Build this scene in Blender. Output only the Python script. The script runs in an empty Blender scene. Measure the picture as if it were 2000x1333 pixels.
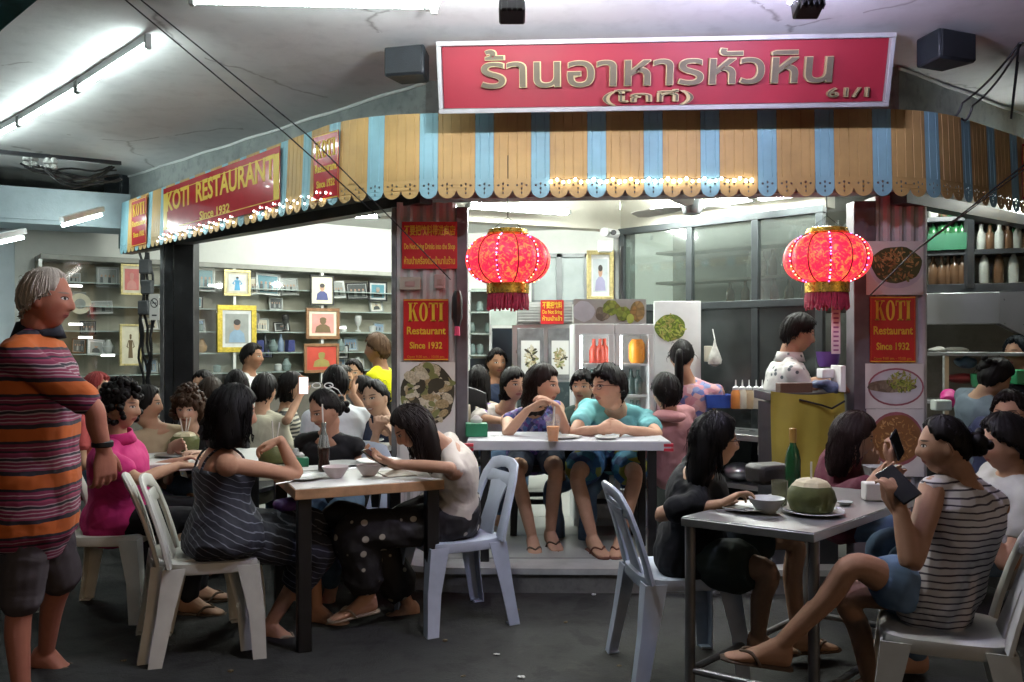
import bpy, bmesh, math, random
import numpy as np
from mathutils import Vector, Matrix, noise as mnoise
random.seed(7); RNG = np.random.default_rng(7)
R = math.radians
SC = bpy.context.scene
COL = SC.collection

# ------------------------------------------------------------------ camera, world, light, exposure
EYE = 1.42
cam_d = bpy.data.cameras.new('camera'); cam = bpy.data.objects.new('camera', cam_d); COL.objects.link(cam)
cam.location = (0, 0, EYE); cam.rotation_euler = (R(90), 0, 0)
cam_d.sensor_width = 36; cam_d.lens = 30.6; cam_d.clip_end = 500; cam_d.clip_start = .05
SC.camera = cam
world = bpy.data.worlds.new('World'); SC.world = world; world.use_nodes = True
wn = world.node_tree.nodes; wl = world.node_tree.links
sky = wn.new('ShaderNodeTexSky'); sky.sky_type = 'NISHITA'; sky.sun_disc = False
sky.sun_elevation = R(18); sky.sun_rotation = R(150)
bg = wn['Background']; bg.inputs['Strength'].default_value = 0.009
wl.new(sky.outputs[0], bg.inputs[0])
sun_d = bpy.data.lights.new('street_glow', 'SUN'); sun_d.energy = .11; sun_d.angle = R(12); sun_d.color = (1, .62, .34)
sun = bpy.data.objects.new('street_glow', sun_d); COL.objects.link(sun)
_d = Vector((-.55, .80, -.26)).normalized()
sun.rotation_euler = _d.to_track_quat('-Z', 'Y').to_euler()
SC.view_settings.view_transform = 'Standard'; SC.view_settings.look = 'None'
SC.view_settings.exposure = 0.5; SC.view_settings.gamma = 1
SC.cycles.use_denoising = True
try: SC.cycles.denoiser = 'OPENIMAGEDENOISE'
except Exception: pass
SC.cycles.use_adaptive_sampling = True; SC.cycles.adaptive_threshold = .03; SC.cycles.max_bounces = 6; SC.cycles.diffuse_bounces = 3; SC.cycles.glossy_bounces = 3; SC.cycles.transmission_bounces = 6
SC.cycles.transparent_max_bounces = 12; SC.cycles.sample_clamp_indirect = 4; SC.cycles.caustics_reflective = False; SC.cycles.caustics_refractive = False

def at(x, y, d):
    "a point measured in the photograph, put back at its real distance d"
    return Vector(((x - 1000) / 1700 * d, d, EYE - (y - 665) / 1700 * d))

# ------------------------------------------------------------------ materials
MATS = {}
def lin(h):
    "sRGB 0-255 triple to linear"
    return tuple((c / 255 / 12.92) if c / 255 <= .04045 else ((c / 255 + .055) / 1.055) ** 2.4 for c in h)
class NT:
    def __init__(s, name):
        s.m = bpy.data.materials.new(name); s.m.use_nodes = True
        s.n = s.m.node_tree.nodes; s.l = s.m.node_tree.links; s.b = s.n['Principled BSDF']
        s.tc = None
    def coord(s, which='Object'):
        if s.tc is None: s.tc = s.n.new('ShaderNodeTexCoord')
        return s.tc.outputs[which]
    def add(s, t, **kw):
        nd = s.n.new(t)
        for k, v in kw.items(): setattr(nd, k, v)
        return nd
    def link(s, a, b): s.l.new(a, b)
    def set(s, nd, i, v):
        if hasattr(v, 'is_output') or isinstance(v, bpy.types.NodeSocket): s.l.new(v, nd.inputs[i])
        else: nd.inputs[i].default_value = v
    def math(s, op, a, b=0.0, c=None, clamp=False):
        nd = s.add('ShaderNodeMath', operation=op, use_clamp=clamp); s.set(nd, 0, a); s.set(nd, 1, b)
        if c is not None: s.set(nd, 2, c)
        return nd.outputs[0]
    def mix(s, f, a, b, blend='MIX'):
        nd = s.add('ShaderNodeMix', data_type='RGBA', blend_type=blend)
        s.set(nd, 0, f)
        s.set(nd, 6, a if not isinstance(a, tuple) else (*a[:3], 1)); s.set(nd, 7, b if not isinstance(b, tuple) else (*b[:3], 1))
        return nd.outputs[2]
    def noise(s, scale, detail=4, rough=.55, vec=None, dist=0):
        nd = s.add('ShaderNodeTexNoise'); nd.inputs['Scale'].default_value = scale; nd.inputs['Detail'].default_value = detail
        nd.inputs['Roughness'].default_value = rough; nd.inputs['Distortion'].default_value = dist
        s.link(vec if vec is not None else s.coord(), nd.inputs['Vector']); return nd.outputs[0]
    def ramp(s, f, stops, interp='LINEAR'):
        nd = s.add('ShaderNodeValToRGB'); r = nd.color_ramp; r.interpolation = interp
        while len(r.elements) < len(stops): r.elements.new(.5)
        for e, (p, c) in zip(r.elements, stops):
            e.position = p; e.color = (*c[:3], 1)
        s.link(f, nd.inputs[0]); return nd.outputs[0]
    def sep(s, v):
        nd = s.add('ShaderNodeSeparateXYZ'); s.link(v, nd.inputs[0]); return nd.outputs
    def bump(s, h, strength, dist=.01, prev=None):
        nd = s.add('ShaderNodeBump'); nd.inputs['Strength'].default_value = strength; nd.inputs['Distance'].default_value = dist
        s.link(h, nd.inputs['Height'])
        if prev is not None: s.link(prev, nd.inputs['Normal'])
        s.link(nd.outputs[0], s.b.inputs['Normal']); return nd.outputs[0]
    def color(s, v): s.set(s.b, 'Base Color', v if not isinstance(v, tuple) else (*v[:3], 1))
def mat(name, col, rough=.5, metal=0., var=.15, vs=9., bump=0., bs=60., spec=.5, trans=0., alpha=1., coat=0., emit=None, es=0., sample=True, ior=1.45):
    if name in MATS: return MATS[name]
    t = NT(name); b = t.b
    if var > 0:
        n = t.noise(vs, 5)
        t.color(t.mix(t.ramp(n, [(.3, (0, 0, 0)), (.72, (1, 1, 1))]), tuple(c * (1 - var) for c in col), tuple(min(1, c * (1 + var)) for c in col)))
        rr = t.math('MULTIPLY_ADD', n, .25, max(0, rough - .12)); t.link(rr, b.inputs['Roughness'])
    else:
        t.color(tuple(col)); b.inputs['Roughness'].default_value = rough
    b.inputs['Metallic'].default_value = metal; b.inputs['Specular IOR Level'].default_value = spec
    b.inputs['Transmission Weight'].default_value = trans; b.inputs['Alpha'].default_value = alpha; b.inputs['Coat Weight'].default_value = coat
    b.inputs['IOR'].default_value = ior
    if bump > 0: t.bump(t.noise(bs, 3), bump, .004)
    if emit is not None:
        b.inputs['Emission Color'].default_value = (*emit, 1); b.inputs['Emission Strength'].default_value = es
        if not sample: t.m.cycles.emission_sampling = 'NONE'
    MATS[name] = t.m; return t.m

# ------------------------------------------------------------------ objects
WM = {}
def put(o, parent=None, label=None, cat=None, group=None, kind=None, mw=None):
    COL.objects.link(o)
    m = mw if mw is not None else Matrix.Identity(4)
    o.matrix_basis = m
    if parent is not None:
        o.parent = parent; o.matrix_parent_inverse = WM[parent.name].inverted()
    WM[o.name] = m.copy()
    if label: o['label'] = label
    if cat: o['category'] = cat
    if group: o['group'] = group
    if kind: o['kind'] = kind
    return o
def empty(name, loc, label, cat, group=None, rz=0.):
    o = bpy.data.objects.new(name, None); o.empty_display_size = .1
    return put(o, None, label, cat, group, mw=Matrix.Translation(loc) @ Matrix.Rotation(rz, 4, 'Z'))
def copy_tree(o, mw, label, group=None, parent=None):
    c = o.copy(); COL.objects.link(c)
    if parent is None:
        c.matrix_basis = mw; c['label'] = label
        if group: c['group'] = group
        WM[c.name] = mw.copy()
    else: c.parent = parent
    for ch in list(o.children): copy_tree(ch, None, None, None, c)
    return c
class MB:
    def __init__(s): s.v = []; s.f = []; s.mi = []
    def add(s, vs, fs, m=0):
        k = len(s.v); s.v.extend([tuple(v) for v in vs]); s.f.extend([tuple(i + k for i in f) for f in fs]); s.mi.extend([m] * len(fs)); return s
    def box(s, c, size, M=None, m=0, taper=1.0):
        x, y, z = (a / 2 for a in size); vs = []
        for dz in (-1, 1):
            k = 1 if dz < 0 else taper
            for dx, dy in ((-1, -1), (1, -1), (1, 1), (-1, 1)): vs.append(Vector((dx * x * k, dy * y * k, dz * z)))
        if M is not None: vs = [M @ v for v in vs]
        c = Vector(c)
        return s.add([v + c for v in vs], [(3, 2, 1, 0), (4, 5, 6, 7), (0, 1, 5, 4), (1, 2, 6, 5), (2, 3, 7, 6), (3, 0, 4, 7)], m)
    def bar(s, a, b, w, h, m=0, up=(0, 0, 1)):
        a = Vector(a); b = Vector(b); d = (b - a); L = d.length; d.normalize(); u = Vector(up)
        if abs(d.dot(u)) > .98: u = Vector((0, 1, 0))
        r = d.cross(u).normalized(); u = r.cross(d)
        M = Matrix((r, d, u)).transposed()
        return s.box((a + b) / 2, (w, L, h), M, m)
    def tube(s, pts, rad, seg=8, m=0, cap=True, flat=1.0):
        pts = [Vector(p) for p in pts]; n = len(pts)
        if not hasattr(rad, '__len__'): rad = [rad] * n
        t0 = (pts[1] - pts[0]).normalized(); u = t0.orthogonal().normalized() if abs(t0.z) > .9 else t0.cross(Vector((0, 0, 1))).normalized()
        vs = []
        for i in range(n):
            t = (pts[min(i + 1, n - 1)] - pts[max(i - 1, 0)]).normalized()
            u = (u - t * u.dot(t)).normalized(); w = t.cross(u)
            for k in range(seg):
                a = 2 * math.pi * k / seg; vs.append(pts[i] + (u * math.cos(a) + w * math.sin(a) * flat) * rad[i])
        fs = [(i * seg + k, i * seg + (k + 1) % seg, (i + 1) * seg + (k + 1) % seg, (i + 1) * seg + k) for i in range(n - 1) for k in range(seg)]
        if cap: fs += [tuple(range(seg))[::-1], tuple((n - 1) * seg + k for k in range(seg))]
        return s.add(vs, fs, m)
    def lathe(s, prof, c=(0, 0, 0), seg=24, m=0, M=None, ribs=0, amp=0):
        c = Vector(c); vs = []
        for r, z in prof:
            for k in range(seg):
                a = 2 * math.pi * k / seg; rr = r * (1 + (amp * (abs(math.cos(a * ribs / 2)) - 1) if ribs else 0))
                v = Vector((rr * math.cos(a), rr * math.sin(a), z)); vs.append((M @ v if M is not None else v) + c)
        n = len(prof)
        fs = [(i * seg + k, i * seg + (k + 1) % seg, (i + 1) * seg + (k + 1) % seg, (i + 1) * seg + k) for i in range(n - 1) for k in range(seg)]
        fs += [tuple(range(seg))[::-1], tuple((n - 1) * seg + k for k in range(seg))]
        return s.add(vs, fs, m)
    def prism(s, poly, z0, z1, m=0):
        n = len(poly); vs = [(*p, z0) for p in poly] + [(*p, z1) for p in poly]
        a = sum(poly[i][0] * poly[(i + 1) % n][1] - poly[(i + 1) % n][0] * poly[i][1] for i in range(n))
        ids = list(range(n)) if a > 0 else list(range(n))[::-1]
        fs = [tuple(ids[::-1]), tuple(i + n for i in ids)]
        for q in range(n):
            i, j = ids[q], ids[(q + 1) % n]; fs.append((i, j, j + n, i + n))
        return s.add(vs, fs, m)
    def loft(s, rings, m=0, cap=True):
        n = len(rings[0]); vs = [v for r in rings for v in r]
        fs = [(i * n + k, i * n + (k + 1) % n, (i + 1) * n + (k + 1) % n, (i + 1) * n + k) for i in range(len(rings) - 1) for k in range(n)]
        if cap: fs += [tuple(range(n))[::-1], tuple((len(rings) - 1) * n + k for k in range(n))]
        return s.add(vs, fs, m)
    def ribbon(s, pts, wid, nor, th, m=0):
        "flat strip: centre points, half-width vectors, normals, thickness"
        rings = []
        for p, w, n in zip(pts, wid, nor):
            p = Vector(p); w = Vector(w); n = Vector(n).normalized() * th / 2
            rings.append([p - w + n * .6, p - w * .8 + n, p + w * .8 + n, p + w + n * .6, p + w - n * .6, p + w * .8 - n, p - w * .8 - n, p - w - n * .6])
        return s.loft(rings, m)
    def mesh(s, name, mats, smooth=True, angle=35):
        me = bpy.data.meshes.new(name); me.from_pydata(s.v, [], s.f)
        for m in (mats if isinstance(mats, (list, tuple)) else [mats]): me.materials.append(m)
        me.polygons.foreach_set('material_index', s.mi)
        if smooth:
            me.polygons.foreach_set('use_smooth', [True] * len(me.polygons)); me.set_sharp_from_angle(angle=R(angle))
        me.validate(); return me
    def build(s, name, mats, parent=None, label=None, cat=None, group=None, kind=None, mw=None, smooth=True, angle=35, bevel=0):
        o = bpy.data.objects.new(name, s.mesh(name, mats, smooth, angle))
        if bevel:
            bm = o.modifiers.new('soft', 'BEVEL'); bm.width = bevel; bm.segments = 2; bm.limit_method = 'ANGLE'; bm.angle_limit = R(40)
        return put(o, parent, label, cat, group, kind, mw)

TMP = bpy.data.scenes.new('workbench')
def evaluated(o):
    TMP.collection.objects.link(o); vl = TMP.view_layers[0]; vl.update()
    me = bpy.data.meshes.new_from_object(o.evaluated_get(vl.depsgraph))
    return me
def drop(o):
    d = o.data; bpy.data.objects.remove(o)
    (bpy.data.meshes if isinstance(d, bpy.types.Mesh) else bpy.data.curves).remove(d)
def text_mesh(body, size, ext=.002, off=0., align='CENTER', sx=1., maxw=None, spacing=1., bev=0.):
    c = bpy.data.curves.new('t', 'FONT'); c.body = body; c.size = size; c.extrude = ext; c.offset = off; c.align_x = align; c.align_y = 'CENTER'; c.resolution_u = 3
    c.space_character = spacing; c.bevel_depth = bev
    o = bpy.data.objects.new('t', c); me = evaluated(o); drop(o)
    n = len(me.vertices); a = np.empty(n * 3); me.vertices.foreach_get('co', a); a = a.reshape(-1, 3)
    w = a[:, 0].max() - a[:, 0].min()
    if maxw: sx = maxw / w
    a[:, 0] *= sx; me.vertices.foreach_set('co', a.ravel()); me.update(); return me
def face_matrix(p, right, up):
    r = Vector(right).normalized(); u = Vector(up); u = (u - r * u.dot(r)).normalized(); n = r.cross(u)
    M = Matrix((r, u, n)).transposed().to_4x4(); M.translation = Vector(p); return M
def text(name, body, size, M, m, parent, **kw):
    me = text_mesh(body, size, **kw); me.name = name; me.materials.clear(); me.materials.append(m)
    return put(bpy.data.objects.new(name, me), parent, mw=M)
def shape_mesh(outer, holes, ext):
    c = bpy.data.curves.new('s', 'CURVE'); c.dimensions = '2D'; c.fill_mode = 'BOTH'; c.extrude = ext
    for loop in [outer] + holes:
        sp = c.splines.new('POLY'); sp.points.add(len(loop) - 1); sp.use_cyclic_u = True
        for p, q in zip(sp.points, loop): p.co = (q[0], q[1], 0, 1)
    o = bpy.data.objects.new('s', c); me = evaluated(o); drop(o)
    vs = [tuple(v.co) for v in me.vertices]; fs = [tuple(p.vertices) for p in me.polygons]; bpy.data.meshes.remove(me); return vs, fs
# ------------------------------------------------------------------ people: lofted anatomy fused by a voxel remesh into one skin
A3 = lambda *a: np.array(a, float)
def unit(v): v = np.asarray(v, float); return v / max(1e-9, np.linalg.norm(v))
def V(v): return np.array(v, float)
class Sh:
    def __init__(s): s.v = []; s.f = []; s.n = 0
    def add(s, v, f):
        v = np.asarray(v, float); s.v.append(v); s.f.extend([tuple(int(i) + s.n for i in q) for q in f]); s.n += len(v)
    def rings(s, R_):
        m = len(R_[0]); n = len(R_)
        f = [(i * m + k, i * m + (k + 1) % m, (i + 1) * m + (k + 1) % m, (i + 1) * m + k) for i in range(n - 1) for k in range(m)]
        v = np.concatenate(list(R_) + [R_[0].mean(0)[None], R_[-1].mean(0)[None]]); a, b = n * m, n * m + 1
        f += [(a, (k + 1) % m, k) for k in range(m)] + [(b, (n - 1) * m + k, (n - 1) * m + (k + 1) % m) for k in range(m)]
        s.add(v, f)
    def limb(s, pts, rad, seg=14, sub=5, flat=1., side=None):
        P, r = spline(pts, rad, sub); R_ = []
        t = unit(P[1] - P[0]); u = unit(np.cross(t, side)) if side is not None else unit(np.cross(t, A3(.3, .2, .93)))
        for i in range(len(P)):
            t = unit(P[min(i + 1, len(P) - 1)] - P[max(i - 1, 0)]); u = unit(u - t * u.dot(t)); w = np.cross(t, u)
            a = np.linspace(0, 2 * np.pi, seg, endpoint=False)[:, None]
            R_.append(P[i] + (u * np.cos(a) * flat + w * np.sin(a)) * r[i])
        e = unit(P[0] - P[1]); R_.insert(0, P[0] + e * r[0] * .55 + (R_[0] - P[0]) * .7)
        e = unit(P[-1] - P[-2]); R_.append(P[-1] + e * r[-1] * .55 + (R_[-1] - P[-1]) * .7)
        s.rings(R_)
    def ball(s, c, r, ax=None, seg=14):
        ax = np.eye(3) if ax is None else ax; r = np.ones(3) * r if np.isscalar(r) else np.asarray(r)
        R_ = []
        for el in np.linspace(-1.45, 1.45, 9):
            a = np.linspace(0, 2 * np.pi, seg, endpoint=False)
            q = np.stack([np.cos(a) * np.cos(el), np.sin(a) * np.cos(el), np.full(seg, np.sin(el))], 1) * r
            R_.append(q @ ax + c)
        s.rings(R_)
    def mesh(s, voxel=None, smooth=2, dec=None):
        me = bpy.data.meshes.new('m'); me.from_pydata(np.concatenate(s.v).tolist(), [], s.f)
        if voxel is None: return me
        o = bpy.data.objects.new('m', me); md = o.modifiers.new('r', 'REMESH'); md.mode = 'VOXEL'; md.voxel_size = voxel
        if smooth: sm = o.modifiers.new('s', 'SMOOTH'); sm.iterations = smooth; sm.factor = .5
        if dec: d = o.modifiers.new('d', 'DECIMATE'); d.ratio = dec
        out = evaluated(o); drop(o); return out
def spline(pts, rad, sub):
    P = np.array([V(p) for p in pts]); r = np.asarray(rad, float)
    n = len(P); oP = []; orr = []
    for i in range(n - 1):
        a, b, c, d = P[max(i - 1, 0)], P[i], P[i + 1], P[min(i + 2, n - 1)]
        for q in range(sub):
            t = q / sub
            oP.append(.5 * ((2 * b) + (-a + c) * t + (2 * a - 5 * b + 4 * c - d) * t * t + (-a + 3 * b - 3 * c + d) * t ** 3)); orr.append(r[i] * (1 - t) + r[i + 1] * t)
    oP.append(P[-1]); orr.append(r[-1]); return np.array(oP), np.array(orr)
def coords(me):
    a = np.empty(len(me.vertices) * 3); me.vertices.foreach_get('co', a); return a.reshape(-1, 3)
def setc(me, a): me.vertices.foreach_set('co', a.ravel()); me.update()
def normals(me):
    a = np.empty(len(me.vertices) * 3); me.vertices.foreach_get('normal', a); return a.reshape(-1, 3)
def wob(p, freq, seed=0, oct_=3):
    rg = np.random.default_rng(seed); out = np.zeros(len(p)); q = p.copy()
    for o in range(oct_):
        k = rg.normal(size=(4, 3)); k /= np.linalg.norm(k, axis=1)[:, None]; ph = rg.uniform(0, 6.3, 4)
        w = np.sin(q @ k.T * freq * (1.7 ** o) + ph); out += w.sum(1) / (4 * 1.5 ** o); q = q + .25 / freq * w[:, :3]
    return out
def ik(a, b, l1, l2, pole):
    d = b - a; L = np.linalg.norm(d)
    if L >= (l1 + l2) * .998: return a + d * l1 / (l1 + l2)
    L = max(L, abs(l1 - l2) + .01); x = (l1 * l1 - l2 * l2 + L * L) / (2 * L); h = math.sqrt(max(l1 * l1 - x * x, 0)); dr = unit(d)
    p = np.asarray(pole, float); p = unit(p - dr * p.dot(dr)); return a + dr * x + p * h
def face_dir(a): a = R(a); return A3(math.sin(a), math.cos(a), 0)
def sstep(x, a, b): t = np.clip((x - a) / (b - a), 0, 1); return t * t * (3 - 2 * t)
def skull(az, el):
    dx, dy, dz = np.cos(el) * np.sin(az), np.cos(el) * np.cos(az), np.sin(el)
    x, y, z = .076 * dx, .097 * dy, .118 * dz
    lo = np.clip(-z / .118, 0, 1)
    x = x * (1 - .30 * lo ** 1.4) * (1 - .06 * np.clip(z / .118, 0, 1) ** 2)
    y = np.where(y > 0, y * (.95 - .06 * lo ** 2), y * (1.03 - .48 * sstep(lo, .12, 1)))
    return np.stack([x, y, z], -1)
def face_shape(p):
    x, y, z = p[..., 0], p[..., 1].copy(), p[..., 2]; ax = np.abs(x); fr = sstep(y, .02, .06); G = lambda q: np.exp(-q * q)
    s = sstep(z, .026, -.024); a = .003 + .019 * (1 - sstep(z, -.024, .026)); cut = sstep(z, -.042, -.031)
    sig = .008 + .006 * (1 - sstep(z, -.03, .02))
    d = a * G(x / sig / 1.2) * cut * sstep(z, .05, .025)
    d -= .009 * G((ax - .031) / .016) * G((z - .011) / .012)
    d += .0045 * G((ax - .031) / .010) * G((z - .010) / .007)
    d += .003 * G((z - .031) / .008) * G(x / .05)
    d += .004 * G((ax - .042) / .02) * G((z + .02) / .02)
    d += .0065 * G(x / .021) * G((z + .056) / .010) - .002 * G(x / .02) * G((z + .043) / .006)
    d -= .003 * G(x / .03) * G((z + .074) / .007)
    d += .006 * G(x / .02) * G((z + .098) / .015)
    q = p.copy(); q[..., 1] = y + d * fr; return q
SKINS = {}
def skin_mat(col, brow=(.012, .009, .008), smile=False, lip=(.30, .085, .075)):
    key = (col, brow, smile, lip)
    if key in SKINS: return SKINS[key]
    t = NT('skin'); at_ = t.add('ShaderNodeAttribute', attribute_name='hc'); x, y, z = t.sep(at_.outputs['Vector'])
    ax = t.math('ABSOLUTE', x)
    def ell(u, cu, su, w, cw, sw, lo=.85, hi=1.15):
        a = t.math('DIVIDE', t.math('SUBTRACT', u, cu), su); b = t.math('DIVIDE', t.math('SUBTRACT', w, cw), sw)
        e = t.math('ADD', t.math('MULTIPLY', a, a), t.math('MULTIPLY', b, b))
        m = t.add('ShaderNodeMapRange', interpolation_type='SMOOTHSTEP'); t.set(m, 0, e); t.set(m, 1, lo); t.set(m, 2, hi); t.set(m, 3, 1.); t.set(m, 4, 0.); return m.outputs[0]
    fr = t.math('MULTIPLY', t.math('GREATER_THAN', y, .045), t.math('LESS_THAN', y, .135))
    n1 = t.noise(26, 4); n2 = t.noise(150, 3, .7); base = t.mix(n1, tuple(c * .82 for c in col), tuple(c * 1.12 for c in col)); base = t.mix(t.math('MULTIPLY', n2, .3), base, (col[0] * .8, col[1] * .62, col[2] * .58))
    # a little more blood in cheeks, nose and ears
    ch = t.math('MULTIPLY', ell(ax, .044, .026, z, -.026, .024, .0, 1.2), t.math('MULTIPLY', fr, .35))
    base = t.mix(ch, base, (col[0] * 1.0, col[1] * .72, col[2] * .68))
    f = lambda m, k=1.: t.math('MULTIPLY', m, t.math('MULTIPLY', fr, k))
    base = t.mix(f(ell(x, 0, .025, z, -.0565, .0105), .8), base, lip)
    if smile: base = t.mix(f(ell(x, 0, .020, z, -.0565, .0052)), base, (.62, .58, .52))
    else: base = t.mix(f(ell(x, 0, .022, z, -.0562, .0016), .8), base, tuple(c * .25 for c in lip))
    base = t.mix(f(ell(ax, .008, .0045, z, -.0345, .003), .8), base, tuple(c * .16 for c in col))
    base = t.mix(f(ell(ax, .034, .0205, z, .0325, .004, .5, 1.3), .85), base, brow)
    base = t.mix(f(ell(ax, .0312, .0160, z, .0118, .0078)), base, tuple(c * .12 for c in col))
    base = t.mix(f(ell(ax, .0312, .0130, z, .0100, .0052)), base, (.50, .47, .43))
    base = t.mix(f(ell(ax, .0305, .0058, z, .0103, .0056)), base, (.012, .008, .006))
    t.color(base); t.b.inputs['Roughness'].default_value = .6; t.b.inputs['Specular IOR Level'].default_value = .28
    t.bump(t.noise(380, 2), .12, .002)
    SKINS[key] = t.m; return t.m
def hair_mat(col, rough=.5):
    key = ('hair', col)
    if key in MATS: return MATS[key]
    t = NT('hair_fibre'); mp = t.add('ShaderNodeMapping'); mp.inputs['Scale'].default_value = (1, 1, .12); t.link(t.coord(), mp.inputs['Vector'])
    n = t.noise(260, 3, .6, mp.outputs[0]); t.color(t.mix(n, tuple(c * .3 for c in col), tuple(c * 1.0 for c in col)))
    t.b.inputs['Roughness'].default_value = rough; t.b.inputs['Specular IOR Level'].default_value = .10
    t.bump(n, .3, .003); MATS[key] = t.m; return t.m
HAIRLINES = {'short': [.080, .072, .026, .006, -.035, -.075, -.082], 'bangs': [.060, .055, .024, -.01, -.05, -.09, -.10], 'long': [.080, .066, .018, -.03, -.07, -.10, -.11],
             'bun': [.090, .078, .034, .016, -.02, -.055, -.065], 'thin': [.098, .088, .034, .0, -.03, -.06, -.066]}
def hair_shell(line, th, seed, top=1.25, nA=84, nE=44):
    az = np.linspace(-np.pi, np.pi, nA, endpoint=False); el = np.linspace(-1.5, 1.55, nE); AZ, EL = np.meshgrid(az, el)
    b = skull(AZ, EL); L = HAIRLINES[line] if isinstance(line, str) else line
    zl = np.interp(np.abs(AZ) / np.pi, [0, .2, .36, .5, .64, .82, 1.], L)
    rg = np.random.default_rng(seed); rag = sum(np.sin(AZ * k + rg.uniform(0, 6)) for k in (5, 11, 19)) * .0045 + np.sin(AZ + rg.uniform(-.6, .6) + (np.pi if seed % 2 else 0)) * .007
    m = sstep(b[..., 2], zl - .004 + rag, zl + .012 + rag)
    d = b / np.linalg.norm(b, axis=-1, keepdims=True)
    rid = 1 + .09 * sum(np.sin(AZ * k + 2.5 * EL + rg.uniform(0, 6)) for k in (13, 23, 29)) / 2
    up = 1 + (top - 1) * sstep(b[..., 2], 0, .1)
    p = b * (.9 * (1 - m) + m)[..., None] + d * (th * m * rid * up)[..., None]
    return [p[i] for i in range(nE)]
def locks(sh, n, seed, length, th, azmin, k, toW, down, rad=.006, spread=.012, eltop=1.15, line=None):
    rg = np.random.default_rng(seed)
    for i in range(n):
        a = rg.uniform(azmin, np.pi) * rg.choice([-1, 1]); e0 = rg.uniform(.2, eltop); pts = []
        e1 = -.25
        if line is not None:
            zl = np.interp(abs(a) / np.pi, [0, .2, .36, .5, .64, .82, 1.], line); e1 = math.asin(max(-.9, min(.9, zl / .118))) + .04; e0 = max(e0, e1 + .3)
        for e in np.linspace(e0, e1, 5): b = skull(np.array(a), np.array(e)); pts.append(toW(b * (1 + (th + rg.uniform(-.003, .005)) / .095)))
        o = unit((pts[-1] - pts[0]) * A3(1, 1, 0)) * spread
        L = length * rg.uniform(.75, 1.08)
        for q in (.35, .7, 1.): pts.append(pts[4] + down * L * q * k + o * q * rg.uniform(.2, 1.6) + rg.normal(size=3) * .006 * k)
        sh.limb(pts, [rad * k * x for x in (.5, 1, 1.1, 1.1, 1, .9, .7, .15)], seg=5, sub=1, flat=.5)
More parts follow.
